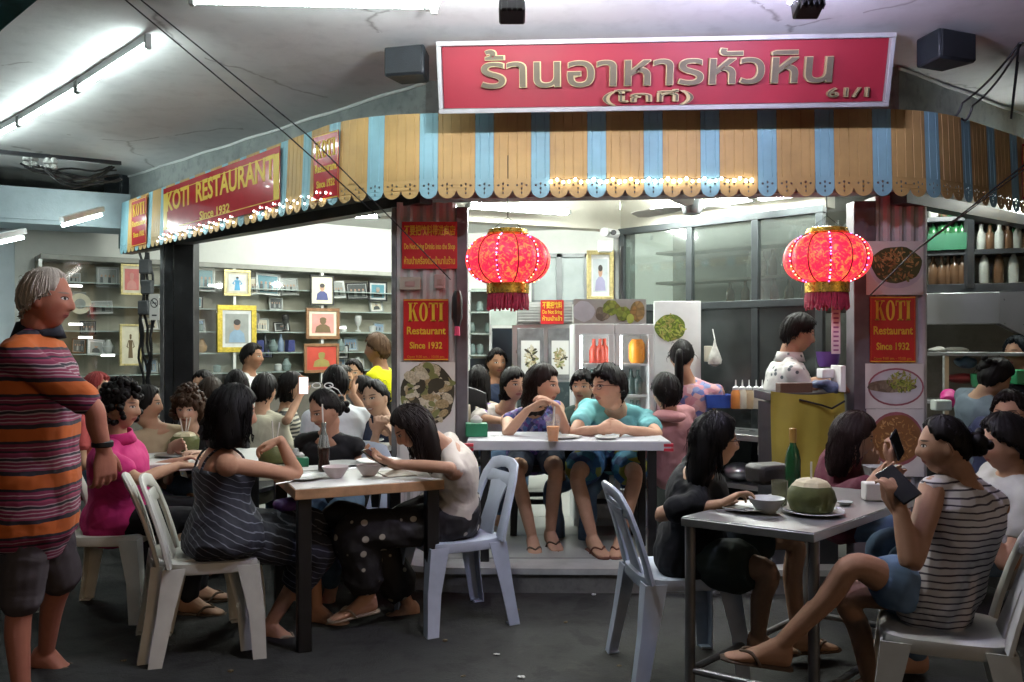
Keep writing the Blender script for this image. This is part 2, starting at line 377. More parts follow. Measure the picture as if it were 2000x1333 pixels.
def make_person(label, pel, neck, head, yaw, hyaw=None, hp=0., hr=0., k=1., male=False, fat=0., skin=(.43, .235, .15), brow=(.012, .009, .008), smile=False,
                hair=None, haircol=(.010, .008, .008), top=None, bottom=None, armL=None, armR=None, legL=None, legR=None, floor=0., near=True, shy=None,
                slouch=.02, legs=True, group=None, footw=None, name='person', seed=1, voxel=None, face=True, lip=(.30, .085, .075), hs=.93, limb=1.):
    pel, neck, head = V(pel), V(neck), V(head); hyaw = yaw if hyaw is None else hyaw; shy = yaw if shy is None else shy
    up = unit(neck - pel); fw = face_dir(yaw); fs = face_dir(shy); fh = unit(fw - up * fw.dot(up)); fs = unit(fs - up * fs.dot(up)); rt = np.cross(fh, up); rs = np.cross(fs, up)
    Lt = np.linalg.norm(neck - pel); mid = (pel + neck) / 2 - fh * slouch * 2
    T = [-.22, -.14, 0, .18, .36, .56, .72, .84, .92, .98, 1.04]
    Wd = [.06, .15, .172, .158, .132, .142, .152, .152, .130, .09, .056] if not male else [.06, .140, .158, .154, .146, .156, .172, .176, .148, .10, .062]
    Dp = [.05, .11, .120, .108, .094, .104, .112, .100, .078, .062, .052] if not male else [.05, .11, .118, .112, .108, .116, .122, .108, .085, .068, .058]
    Of = [0, -.01, -.01, 0, .005, .012, .014, .006, -.004, -.006, 0]
    belly = np.array([0, .03, .06, .10, .11, .07, .03, .01, 0, 0, 0]) * fat
    Wd = np.array(Wd) + belly * .55; Dp = np.array(Dp) + belly * .8; Of = np.array(Of) + belly * .55
    def spine(t):
        if t < 0: return pel + up * t * Lt
        if t > 1: return neck + up * (t - 1) * Lt
        return (1 - t) ** 2 * pel + 2 * t * (1 - t) * mid + t * t * neck
    def torso(t0, t1, infl=0., n=16, seg=26, flare=0.):
        out = []
        for t in np.linspace(t0, t1, n):
            w, d, o = (np.interp(t, T, q) for q in (Wd, Dp, Of)); a_ = np.clip(t, 0, 1); r_ = unit(rt * (1 - a_) + rs * a_); f_ = unit(np.cross(up, r_))
            fl = flare * max(0, (.45 - t)); th = np.linspace(0, 2 * np.pi, seg, endpoint=False)
            cx = np.sign(np.cos(th)) * np.abs(np.cos(th)) ** .86; sx = np.sign(np.sin(th)) * np.abs(np.sin(th)) ** .86
            out.append(spine(t) + f_ * o * k + np.outer(cx, r_) * ((w + fl) * k + infl) + np.outer(sx, f_) * ((d + fl) * k + infl))
        return out
    # joints
    sw = (.155 if not male else .178) * k; J = {}
    for s, S in (('L', -1), ('R', 1)):
        sh = spine(.865) + rs * S * sw; arm = (armL if s == 'L' else armR) or {}
        w = V(arm['w']) if 'w' in arm else pel + fh * .30 * k + rt * S * .12 * k + A3(0, 0, .10)
        e = V(arm['e']) if 'e' in arm else ik(sh, w, .275 * k, .245 * k, V(arm.get('pole', -up * 1.0 + rs * S * .5 - fs * .4)))
        hd = unit(V(arm['hd'])) if 'hd' in arm else unit(w - e)
        pn = V(arm['pn']) if 'pn' in arm else A3(0, 0, -1)
        hip = pel + rt * S * .088 * k; leg = (legL if s == 'L' else legR) or {}
        ft = V(leg['f']) if 'f' in leg else A3(*(pel + fh * .36 * k + rt * S * .10 * k)[:2], floor + .075 * k)
        kn = V(leg['k']) if 'k' in leg else ik(hip, ft, .42 * k, .40 * k, V(leg.get('pole', fh * 1. + A3(0, 0, .7) + rt * S * .15)))
        td = unit(V(leg['td'])) if 'td' in leg else unit(fh + rt * S * .15)
        J[s] = dict(S=S, sh=sh, e=e, w=w, hd=hd, pn=pn, curl=arm.get('curl', .35), spread=arm.get('spread', 1.), hip=hip, kn=kn, ft=ft, td=td)
    hrm = 1.0 if not male else 1.08
    def arm_pts(j): s_, e, w = j['sh'], j['e'], j['w']; return [s_, s_ * .5 + e * .5, e, e * .55 + w * .45, w], list(np.array([.040, .0345, .029, .0295, .0205]) * limb)
    def leg_pts(j): h, kn, ft = j['hip'], j['kn'], j['ft']; return [h, h * .5 + kn * .5, kn, kn * .62 + ft * .38 - unit(j['td']) * .012, ft], [.076, .061, .043, .042, .028]
    # ---- body
    B = Sh(); B.rings(torso(-.2, 1.03, -.004))
    if not male:
        for S in (-1, 1): B.ball(spine(.66) + fs * .070 * k + rs * S * .066 * k, A3(.056, .056, .060) * k)
    B.ball(pel - fh * .03 * k - up * .03 * k, A3(.14, .11, .10) * k, np.array([rt, fh, up]))
    FH = face_dir(hyaw); RH = np.cross(FH, A3(0, 0, 1)); ca, sa = math.cos(R(hp)), math.sin(R(hp))
    f2 = FH * ca - A3(0, 0, 1) * sa; u2 = A3(0, 0, 1) * ca + FH * sa; cr, sr = math.cos(R(hr)), math.sin(R(hr))
    r3 = RH * cr + u2 * sr; u3 = u2 * cr - RH * sr; HM = np.array([r3, f2, u3])          # rows: head axes in the world
    kh = k * (1.04 if male else 1.0) * hs
    toW = lambda q: (np.asarray(q) * kh) @ HM + head
    az = np.linspace(-np.pi, np.pi, 64, endpoint=False); el = np.linspace(-1.5, 1.53, 56); AZ, EL = np.meshgrid(az, el); hs = face_shape(skull(AZ, EL))
    B.rings([toW(hs[i]) for i in range(56)])
    for S in (-1, 1): B.ball(toW(A3(S * .077, -.010, -.004)), A3(.008, .016, .031) * kh, HM, 10)
    nk = toW(A3(0, -.028, -.075)); B.limb([neck - up * .05 * k - fh * .008, neck * .5 + nk * .5 - fh * .004, nk], np.array([.066, .052, .050]) * k * (1.13 if male else 1), sub=4)
    for s in 'LR':
        j = J[s]; S = j['S']; p, r = arm_pts(j); r = np.array(r) * k * (1.18 if male else 1) * (1 + fat * .3); B.limb(p, r); B.ball(j['sh'], .050 * k * hrm)
        B.limb([neck + up * .015 * k, j['sh'] * .55 + neck * .45 + up * .006 * k, j['sh']], np.array([.036, .036, .040]) * k * hrm, sub=3)
        # hand
        d = j['hd']; n_ = unit(j['pn'] - d * j['pn'].dot(d)); lat = np.cross(d, n_); hk = k * (1.1 if male else 1.0); th_s = -S   # thumb side
        lat = lat * 1.
        prs = []
        for q, (wd, tk) in zip((-.01, .02, .05, .082), ((.024, .019), (.034, .016), (.041, .0145), (.040, .011))):
            a = np.linspace(0, 2 * np.pi, 14, endpoint=False); prs.append(j['w'] + d * q * hk + np.outer(np.cos(a), lat) * wd * hk + np.outer(np.sin(a), n_) * tk * hk)
        B.rings(prs); th_side = S if np.dot(np.cross(d, n_), lat) > 0 else -S
        sgn = 1 if S < 0 else -1
        for q, (o, L) in enumerate(((-.031, .066), (-.0105, .078), (.0105, .073), (.0305, .056))):
            o = o * sgn * -1; c = j['curl'] * (1 + .12 * q); p0 = j['w'] + d * .076 * hk + lat * o * hk; dirv = unit(d + lat * o * 4 * j['spread']); pts = [p0]; ang = c * .5
            for sg in (.42, .32, .26): pts.append(pts[-1] + (dirv * math.cos(ang) + n_ * math.sin(ang)) * L * sg * hk); ang += c
            B.limb(pts, np.array([.0092, .0086, .0078, .0066]) * hk, seg=8, sub=2)
        tb = j['w'] + d * .022 * hk - lat * .028 * hk * sgn * -1 * -1 + n_ * .006 * hk
        to = unit(d * .75 - lat * .62 * sgn + n_ * .28); B.limb([tb, tb + to * .034 * hk, tb + (to * .8 + d * .3) * .062 * hk], np.array([.0125, .0105, .008]) * hk, seg=8, sub=2)
        if legs:
            p, r = leg_pts(j); B.limb(p, np.array(r) * k * (1.04 if male else 1) * (1 + fat * .15)); td = j['td']; ft = j['ft']; dn = A3(0, 0, -1)
            dn = unit(dn - td * dn.dot(td)); lt = np.cross(td, dn); R_ = []
            for q, wd, h0, h1 in ((-.05, .024, -.01, .062), (-.03, .033, -.035, .070), (.02, .034, -.03, .072), (.08, .039, .015, .073), (.13, .043, .038, .073), (.165, .036, .050, .072), (.182, .02, .056, .07)):
                a = np.linspace(0, 2 * np.pi, 12, endpoint=False); R_.append(ft + td * q * k + np.outer(np.cos(a), lt) * wd * k + np.outer((np.sin(a) + 1) / 2 * (h1 - h0) + h0, dn) * k)
            B.rings(R_)
    vx = voxel or (.0058 if near else .0105)
    me = B.mesh(vx, 2, .42 if near else None); base = A3(pel[0], pel[1], floor); c = coords(me)
    hc = ((c - head) @ HM.T) / kh; hc[np.linalg.norm(hc, axis=1) > .17] = (0, -1, 0)
    at_ = me.attributes.new('hc', 'FLOAT_VECTOR', 'POINT'); at_.data.foreach_set('vector', hc.ravel().astype(np.float32))
    setc(me, c - base); me.materials.clear(); me.materials.append(skin_mat(tuple(skin), tuple(brow), smile, lip)); me.polygons.foreach_set('use_smooth', [True] * len(me.polygons)); me.name = name
    body = put(bpy.data.objects.new(name, me), None, label, 'person', group, mw=Matrix.Translation(base))
    def child(nm, shell, m, vox=None, sm=2, fold=0., ff=26., dec=None, sharp=False):
        e = shell.mesh(vox, sm, dec); q = coords(e)
        if fold:
            w1 = wob(q * A3(1, 1, 1.5), ff * .8, seed); w2 = wob(q * A3(1.2, 1.2, .8), ff * 1.5, seed + 5); q = q + normals(e) * ((.45 - np.abs(w1) * 1.3) * fold * 1.3 + (.3 - np.abs(w2)) * fold * .6)[:, None]
        setc(e, q - base); e.materials.clear(); e.materials.append(m); e.polygons.foreach_set('use_smooth', [True] * len(e.polygons)); e.name = nm
        return put(bpy.data.objects.new(nm, e), body, mw=Matrix.Translation(base))
    cv = .0085 if near else .013
    if top:
        S_ = Sh(); kd = top.get('kind', 'tee'); hem = top.get('hem', -.12); nt = top.get('neck', .975); inf = top.get('loose', .012)
        S_.rings(torso(hem, nt, inf, 18, flare=top.get('flare', 0.)))
        if not male:
            for S in (-1, 1): S_.ball(spine(.66) + fs * .070 * k + rs * S * .066 * k, .059 * k + inf * .6)
        if hem < -.1: S_.ball(pel - fh * .03 * k - up * .03 * k, A3(.14, .11, .10) * k * (1 + .5 * fat) + inf + .016, np.array([rt, fh, up]))
        for s in 'LR':
            j = J[s]; p, r = arm_pts(j); sl = top.get('sleeve', .55); r = np.array(r) * k * (1.18 if male else 1) * (1 + fat * .3)
            if kd != 'cami':
                S_.limb([neck - up * .004 * k, j['sh'] * .55 + neck * .45 + up * .006 * k, j['sh'] + rs * j['S'] * (.006 if sl == 0 else .02) * k], np.array([.038, .038, .042]) * k * hrm + inf * .6, sub=3)
            if sl > 0:
                S_.ball(j['sh'], .050 * k * hrm + inf * .6); P, rr = spline(p, r, 6); n = max(3, int(len(P) * min(1., sl / 2)) + 1); opn = top.get('cuff', .012)
                S_.limb(P[:n], rr[:n] + np.linspace(inf * .6, inf * .6 + opn, n), sub=1)
        child(top.get('name', 'shirt'), S_, top['mat'], cv, top.get('smooth', 3), top.get('fold', .004), top.get('ff', 24.))
        if kd == 'cami':
            for S in (-1, 1):
                St = Sh(); a = spine(nt - .03) + rs * S * .085 * k; ring_f = a + fs * (.085 * k + inf); ring_b = a - fs * (.082 * k + inf); tp = neck * .42 + J['L' if S < 0 else 'R']['sh'] * .58 + up * .052 * k
                St.limb([ring_b, ring_b * .4 + tp * .6 - fs * .03 * k, tp, ring_f * .4 + tp * .6 + fs * .03 * k, ring_f], [.006] * 5, seg=6); child('strap', St, top['mat'])
        if top.get('collar'):
            Cc = Sh(); q = neck + up * .005; a = np.linspace(0, 2 * np.pi, 24, endpoint=False); R_ = []
            for h_, rr in ((-.012, .090), (.028, .076), (.046, .070), (.044, .064), (.02, .064), (-.012, .07)): R_.append(q + up * h_ * k + np.outer(np.cos(a), rs) * rr * k * hrm + np.outer(np.sin(a), fs) * (rr * .92 + .012 * np.maximum(0, np.sin(a)))[:, None] * k * hrm)
            child('collar', Cc if not Cc.rings(R_) else Cc, top.get('collarmat', top['mat']))
    if bottom and legs:
        S_ = Sh(); inf = bottom.get('loose', .012); S_.rings(torso(-.2, bottom.get('waist', .22), inf * .8, 10)); S_.ball(pel - fh * .03 * k - up * .03 * k, A3(.14, .11, .10) * k + inf, np.array([rt, fh, up]))
        L_ = bottom.get('len', .45)
        for s in 'LR':
            j = J[s]; p, r = leg_pts(j); P, rr = spline(p, np.array(r) * k * (1 + fat * .15), 8); n = max(4, int(len(P) * min(1., L_ / 2)) + 1)
            S_.limb(P[:n], rr[:n] + np.linspace(inf, inf + bottom.get('cuff', .012), n), sub=1)
        if bottom.get('skirt'):
            a, b = J['L'], J['R']; R_ = []
            for t in np.linspace(0, bottom['skirt'], 8):
                ca_ = (a['hip'] + b['hip']) / 2 * (1 - t) + (a['kn'] + b['kn']) / 2 * t; x_ = unit(b['kn'] - a['kn']); hw = np.linalg.norm(b['kn'] - a['kn']) / 2 * t + .09 * k * (1 - t) + .085 * k
                z_ = unit(np.cross(x_, (a['kn'] - a['hip']))); th = np.linspace(0, 2 * np.pi, 20, endpoint=False); R_.append(ca_ + np.outer(np.cos(th), x_) * hw + np.outer(np.sin(th), z_) * .085 * k)
            S_.rings(R_)
        child(bottom.get('name', 'trousers'), S_, bottom['mat'], cv, 3, bottom.get('fold', .004), 22.)
    if legs and footw is not None:
        for s in 'LR':
            j = J[s]; td = j['td']; dn = A3(0, 0, -1); dn = unit(dn - td * dn.dot(td)); lt = np.cross(td, dn); S_ = Sh(); R_ = []
            for q, wd in ((-.058, .022), (-.045, .033), (.0, .036), (.06, .038), (.12, .046), (.17, .042), (.195, .02)):
                a = np.linspace(0, 2 * np.pi, 12, endpoint=False); R_.append(j['ft'] + td * q * k + np.outer(np.cos(a), lt) * wd * k + np.outer(.071 + .009 * np.sin(a), dn) * k)
            S_.rings(R_)
            for q0, q1 in ((.13, .06),):
                for S in (-1, 1): S_.limb([j['ft'] + td * q0 * k + dn * .035 * k, j['ft'] + td * (q0 + q1) / 2 * k + dn * .030 * k + lt * S * .03 * k, j['ft'] + td * q1 * k + dn * .068 * k + lt * S * .042 * k], [.005, .007, .007], seg=6)
            child('sandal', S_, footw)
    if hair:
        hk = hair.get('kind', 'short'); th = hair.get('th', .014); S_ = Sh(); hm = hair_mat(tuple(haircol), hair.get('rough', .5))
        line = hair.get('line', {'short': 'short', 'bob': 'bangs', 'long': 'long', 'bun': 'bun', 'tail': 'bun', 'curly': 'bangs', 'thin': 'thin'}.get(hk, 'short'))
        S_.rings([toW(q) for q in hair_shell(line, th, seed, hair.get('top', 1.25))])
        Yw = np.array([RH, FH, A3(0, 0, 1)]); toY = lambda q: (np.asarray(q) * kh) @ Yw + head; dn = A3(0, 0, -1); nl = 170 if near else 50
        a = np.linspace(0, 2 * np.pi, 28, endpoint=False)
        if 'fall' in hair:     # hanging mass: list of (x, y, z, half width, half depth) in a yaw-only head frame
            rg = np.random.default_rng(seed); R_ = []
            f0 = hair['fall'][0]
            for (x, y, z, hw, hd_) in [(f0[0], f0[1] + .01, f0[2] + .050, f0[3] * .45, f0[4] * .45), (f0[0], f0[1] + .005, f0[2] + .032, f0[3] * .78, f0[4] * .78)] + hair['fall']:
                w_ = 1 + .05 * (np.sin(a * 9 + 1 + z * 30) + np.sin(a * 15 + z * 20))
                R_.append(toY(np.stack([x + np.cos(a) * hw * w_, y + np.sin(a) * hd_ * w_, np.full(28, z) + .006 * np.sin(a * 7)], 1)))
            S_.rings(R_)
        if hk in ('bob', 'long'): locks(S_, nl, seed, hair.get('len', .16), th, hair.get('az', 1.45), kh, toW, dn, hair.get('lr', .0048))
        elif hk in ('short', 'thin'): locks(S_, nl // 2, seed, .012, th, .0 if hk == 'short' else 1.2, kh, toW, unit(-u3 * .4 - f2 * .2), .005, .004, 1.3, HAIRLINES[line] if isinstance(line, str) else line)
        elif hk == 'curly':
            rg = np.random.default_rng(seed)
            for i in range(150 if near else 90):
                a_ = rg.uniform(-np.pi, np.pi); e_ = rg.uniform(-.55, 1.4)
                if abs(a_) < 1.0 and e_ < .42: continue
                S_.ball(toW(skull(np.array(a_), np.array(e_)) * (1 + (th + rg.uniform(-.01, .014)) / .095)), rg.uniform(.012, .022) * kh, seg=7)
        if hk == 'bun' or 'bunpos' in hair:
            b_ = hair.get('bunpos', (0, -.115, .04)); S_.ball(toW(b_), A3(.05, .042, .046) * kh, HM); rg = np.random.default_rng(seed)
            for i in range(14): S_.ball(toW(V(b_) + rg.normal(size=3) * .022), .02 * kh, seg=7)
        if hk == 'tail':
            q = [toW((0, -.10, .03)), toW((0, -.135, .0)), toY((0, -.13, -.08)), toY((0, -.115, -.2)), toY((0, -.11, -.30))]; S_.limb(q, np.array([.022, .026, .032, .028, .008]) * kh)
        rgf = np.random.default_rng(seed + 90); Lf = hair.get('len', .02) if hk in ('bob', 'long') else .015
        for i in range(150 if near else 40):      # loose single hairs
            a_ = rgf.uniform(1.55, np.pi) * rgf.choice([-1, 1]); e_ = rgf.uniform(.1, 1.4); dv = skull(np.array(a_), np.array(e_)); p0 = toW(dv * (1 + (th * .9) / .095)); o_ = unit(p0 - head)
            p1 = p0 + o_ * rgf.uniform(.002, .012) + rgf.normal(size=3) * .008 - u3 * .012; p2 = p1 + o_ * rgf.uniform(-.004, .008) + dn * (Lf * rgf.uniform(.3, 1.0) + .01) + rgf.normal(size=3) * .008
            S_.limb([p0, p1, p2], np.array([.0014, .0012, .0005]) * (1 if near else 1.6), seg=3, sub=2)
        child('hair', S_, hm)
    return body, toW, J, HM
# ------------------------------------------------------------------ the setting: ground, shop floor, facade walls, ceilings
def m_asphalt():
    t = NT('asphalt'); n = t.noise(1.6, 6); g = t.noise(95, 3, .7); w = t.noise(7, 5)
    c = t.mix(n, (.017, .0178, .0172), (.031, .0308, .029)); c = t.mix(t.math('MULTIPLY', g, .5), c, (.032, .032, .031)); c = t.mix(t.ramp(w, [(.52, (0, 0, 0)), (.62, (.5, .5, .5))]), c, (.011, .011, .011)); st = t.noise(3.1, 6, .7, dist=.8); c = t.mix(t.ramp(st, [(.58, (0, 0, 0)), (.66, (.75, .75, .75))]), c, (.040, .039, .036)); c = t.mix(t.ramp(t.noise(1.1, 4, .6, dist=2.), [(.60, (0, 0, 0)), (.63, (.6, .6, .6))]), c, (.008, .008, .008))
    t.color(c); t.set(t.b, 'Roughness', t.math('MULTIPLY_ADD', n, .3, .62)); t.b.inputs['Specular IOR Level'].default_value = .25; b = t.bump(g, .5, .006); t.bump(w, .35, .02, b); return t.m
def m_tile():
    t = NT('terrazzo_floor'); n = t.noise(2.2, 5); v = t.noise(120, 2)
    t.color(t.mix(n, (.26, .27, .26), (.40, .40, .38))); t.b.inputs['Roughness'].default_value = .32; t.bump(v, .08, .002); return t.m
def m_plaster(name, a, b, rough=.85, dirt=.5, scale=1.3):
    t = NT(name); n = t.noise(scale, 6, .62); m = t.noise(scale * 7, 5, .6); f = t.noise(85, 3)
    c = t.mix(t.ramp(n, [(.35, (0, 0, 0)), (.68, (1, 1, 1))]), a, b)
    st = t.ramp(m, [(.5, (0, 0, 0)), (.75, (1, 1, 1))]); c = t.mix(t.math('MULTIPLY', st, dirt), c, tuple(x * .62 for x in a))
    t.color(c); t.b.inputs['Roughness'].default_value = rough; bb = t.bump(m, .25, .012); t.bump(f, .2, .003, bb); return t.m
ASPH, TILE = m_asphalt(), m_tile()
CONC = m_plaster('stained_concrete', (.22, .25, .25), (.36, .39, .38), .9, .7, 2.2)
CEIL = m_plaster('painted_ceiling', (.58, .59, .60), (.70, .71, .71), .85, .35, .9)
def add_cracks(m):
    nt = m.node_tree; n = nt.nodes; b = n['Principled BSDF']; old = b.inputs['Base Color'].links[0].from_socket; tc = n.new('ShaderNodeTexCoord'); ns = n.new('ShaderNodeTexNoise'); ns.inputs['Scale'].default_value = 2.2; ns.inputs['Detail'].default_value = 5; nt.links.new(tc.outputs['Object'], ns.inputs['Vector'])
    ad = n.new('ShaderNodeMix'); ad.data_type = 'RGBA'; ad.blend_type = 'ADD'; ad.inputs[0].default_value = .35; nt.links.new(tc.outputs['Object'], ad.inputs[6]); nt.links.new(ns.outputs[1], ad.inputs[7])
    v = n.new('ShaderNodeTexVoronoi'); v.feature = 'DISTANCE_TO_EDGE'; v.inputs['Scale'].default_value = .55; nt.links.new(ad.outputs[2], v.inputs['Vector']); r = n.new('ShaderNodeValToRGB'); r.color_ramp.elements[0].position = .0; r.color_ramp.elements[0].color = (1, 1, 1, 1); r.color_ramp.elements[1].position = .009; r.color_ramp.elements[1].color = (0, 0, 0, 1); nt.links.new(v.outputs['Distance'], r.inputs[0])
    k = n.new('ShaderNodeMath'); k.operation = 'GREATER_THAN'; k.inputs[1].default_value = .54; nt.links.new(ns.outputs[0], k.inputs[0]); f = n.new('ShaderNodeMath'); f.operation = 'MULTIPLY'; nt.links.new(r.outputs[0], f.inputs[0]); nt.links.new(k.outputs[0], f.inputs[1])
    mx = n.new('ShaderNodeMix'); mx.data_type = 'RGBA'; nt.links.new(f.outputs[0], mx.inputs[0]); nt.links.new(old, mx.inputs[6]); mx.inputs[7].default_value = (.32, .32, .32, 1); nt.links.new(mx.outputs[2], b.inputs['Base Color'])
add_cracks(CEIL)
WHITEW = m_plaster('white_wall', (.66, .68, .64), (.76, .77, .73), .7, .1)
CREAMW = m_plaster('cream_wall', (.52, .51, .44), (.60, .58, .50), .7, .15)
BLUEW = m_plaster('bluish_wall', (.30, .38, .42), (.40, .48, .52), .8, .3)
BLACK = mat('black_paint', (.012, .012, .014), .4, var=.3, bump=.1)
DARK = mat('dark_steel', (.030, .032, .036), .42, .2, var=.3, bump=.1)
GREYM = mat('grey_metal', (.22, .23, .24), .38, .75, var=.25, vs=14)
STEEL = mat('stainless_steel', (.50, .51, .52), .30, .9, var=.04, vs=6)
WHITEP = mat('white_enamel', (.72, .74, .74), .35, var=.06)
TUBE = mat('lit_tube', (1, 1, 1), .5, var=0, emit=(.93, 1., .97), es=62.)
TUBE_IN = mat('lit_tube_inside', (1, 1, 1), .5, var=0, emit=(.95, 1., .93), es=170.)
TUBE_OUT = mat('lit_tube_veranda', (1, 1, 1), .5, var=0, emit=(.86, 1., .96), es=40.)

g = MB(); N = 60
g.add([(-60, -40, 0), (60, -40, 0), (60, 80, 0), (-60, 80, 0)], [(0, 1, 2, 3)]); g.build('ground', ASPH, kind='structure', smooth=False)
A = Vector((-.52, 5.27)); Bc = Vector((2.22, 5.00)); dL = Vector((-.719, .695)); dR = Vector((.79, .613))
FL = .14
edge = [(-4.4, 8.9), (-1.06, 5.18), (-.42, 4.92), (2.22, 4.86), (3.6, 5.85), (6.2, 7.9)]
fl = MB(); fl.prism(edge + [(6.2, 14), (-6.5, 14), (-6.5, 9.6)], -.05, FL - .032); shop_floor = fl.build('shop_floor', m_plaster('riser_cement', (.10, .10, .095), (.17, .165, .15), .9, .6, 4.), kind='structure', smooth=False)
# floor finish: large terrazzo slabs laid with open joints, a pale nosing along the kerb
nose = MB()
for a, b in zip(edge[:-1], edge[1:]):
    a = Vector((*a, FL - .016)); b = Vector((*b, FL - .016)); d = (b - a).normalized(); n = Vector((-d.y, d.x, 0)); n = n if n.y > 0 else -n
    nose.bar(a + n * .085 + d * .004, b + n * .085 - d * .004, .20, .034)
nose.build('step_nosing', mat('nosing', (.42, .43, .41), .5, var=.2, vs=6, bump=.1), shop_floor)
slab = MB(); slab.box((0, 0, 0), (.595, .595, .03)); slab_me = slab.mesh('floor_tile', TILE, False)
c0 = Vector((.2, 5.45)); nt = 0
def inside_shop(p):
    # behind the kerb line
    for a, b in zip(edge[:-1], edge[1:]):
        if a[0] <= p[0] <= b[0]: return p[1] > a[1] + (b[1] - a[1]) * (p[0] - a[0]) / (b[0] - a[0]) + .50
    return False
for i in range(-9, 8):
    for j in range(-1, 7):
        p = c0 + Vector((i * .6, j * .6))
        if inside_shop(p): o = bpy.data.objects.new('floor_tile', slab_me); put(o, shop_floor, mw=Matrix.Translation((p.x, p.y, FL - .016 + random.uniform(-.001, .001))))
ff = MB(); ff.prism([(a, b + .22) for a, b in edge] + [(6.2, 13.9), (-6.4, 13.9), (-6.4, 9.9)], FL - .04, FL - .008); ff.build('floor_bed', TILE, shop_floor, smooth=False)
# ceiling of the veranda
ce = MB(); n = 40; xs = np.linspace(-9, 9, n); ys = np.linspace(.9, 12, n); wall_top = 3.0
vs = [(x, y, 3.0 + .010 * math.sin(x * 1.9 + y) * math.sin(y * 1.3 - x * .4) + .006 * math.sin(x * 5.1 + 2 * y)) for y in ys for x in xs]
fs = [(j * n + i, (j + 1) * n + i, (j + 1) * n + i + 1, j * n + i + 1) for j in range(n - 1) for i in range(n - 1)]
ce.add(vs, fs); ce.add([(-9, .9, 3.25), (9, .9, 3.25), (9, 12, 3.25), (-9, 12, 3.25)], [(0, 1, 2, 3)]); ce.add([(-9, .9, 2.95), (9, .9, 2.95), (9, .9, 3.3), (-9, .9, 3.3)], [(0, 1, 2, 3)])
ceiling = ce.build('ceiling', CEIL, kind='structure')
def wall_strip(name, a, b, z0, z1, th, m, parent=None, kind='structure', off=0.):
    a = Vector(a); b = Vector(b); d = (b - a).normalized(); n = Vector((-d.y, d.x)); n = n if n.y > 0 else -n
    q = [a + n * off, b + n * off, b + n * (off + th), a + n * (off + th)]
    w = MB(); w.prism([tuple(p) for p in q], z0, z1); return w.build(name, m, parent, kind=kind if parent is None else None, smooth=False)
Lend = A + dL * 4.6; Rend = Bc + dR * 4.2
wall_strip('wall_above_shop_front', A, Bc, 2.28, 2.995, .16, CONC)
wall_strip('wall_above_street_side', Lend, A - Vector((.002, 0)), 2.32, 2.994, .16, CONC)
wall_strip('wall_above_kitchen_side', Bc + Vector((.002, 0)), Rend, 2.28, 2.993, .16, CONC)
# white painted bead where wall and ceiling meet
bd = MB()
for a, b in ((Lend, A), (Bc, Rend)):
    d = (b - a).normalized(); n_ = Vector((d.y, -d.x)); n_ = n_ if n_.y < 0 else -n_
    p = [Vector((*(a + (b - a) * t + n_ * .006), 2.985 + .004 * math.sin(t * 37))) for t in np.linspace(0, 1, 24)]; bd.tube(p, .010, 6)
bd.build('paint_line', WHITEP, ceiling)
# steel lintels under the walls
li = MB(); li.bar((*(Lend - dL * .2), 2.285), (*A, 2.285), .10, .07); li.bar((*Bc, 2.245), (*Rend, 2.245), .10, .07)
li.build('lintel', DARK, kind='structure', smooth=False)
# interior: back wall behind the display cabinets, side walls, inner ceiling
cabA = Vector((-3.30, 9.0)); cabD = Vector((.806, .591))
cw0, cw1 = cabA + cabD * -1.75, cabA + cabD * 3.2
wall_strip('wall_behind_cabinets', cw0, cw1, FL, 2.84, .15, WHITEW, off=.36)
wall_strip('wall_far_end', (cw1.x, cw1.y + .3), (4.6, 9.6), FL, 2.84, .15, WHITEW)
wall_strip('wall_neighbour', (-5.3, 7.1), (cw0.x, cw0.y + .3), 0, 2.84, .12, m_plaster('pale_blue_wall', (.44, .52, .58), (.54, .62, .66), .7, .15), off=.02)
ic = MB(); ic.prism([(-6.5, 9.6), (-4.1, 8.85), (-.52, 5.45), (2.25, 5.18), (6, 8.2), (6, 13), (-6.5, 13)], 2.80, 2.9); ic.build('ceiling_inside', m_plaster('white_ceiling', (.66, .67, .64), (.74, .75, .72), .7, .1), kind='structure', smooth=False)
# lintel and soffit to the left of the shop
so = MB(); so.bar((-6.6, 6.75, 2.62), (-3.66, 8.30, 2.62), .5, .32); so.bar((-6.6, 6.4, 2.50), (-3.9, 7.9, 2.53), .05, .06); so.build('side_beam', BLUEW, kind='structure', smooth=False)
# beams round the inner corner
K = Vector((.85, 6.85)); W1 = Vector((2.02, 5.62)); W0 = Vector((-.9, 6.05))
wall_strip('beam_over_dining', W0, K, 2.29, 2.80, .14, CREAMW)
wall_strip('beam_over_glass', K + Vector((.003, 0)), W1, 2.29, 2.80, .14, CREAMW)
co = MB(); co.prism([(.80, 6.86), (.92, 6.80), (.98, 6.93), (.86, 7.0)], FL, 2.29); co.build('inner_column', m_plaster('grey_column', (.30, .31, .30), (.38, .39, .38), .7, .3), kind='structure', smooth=False)

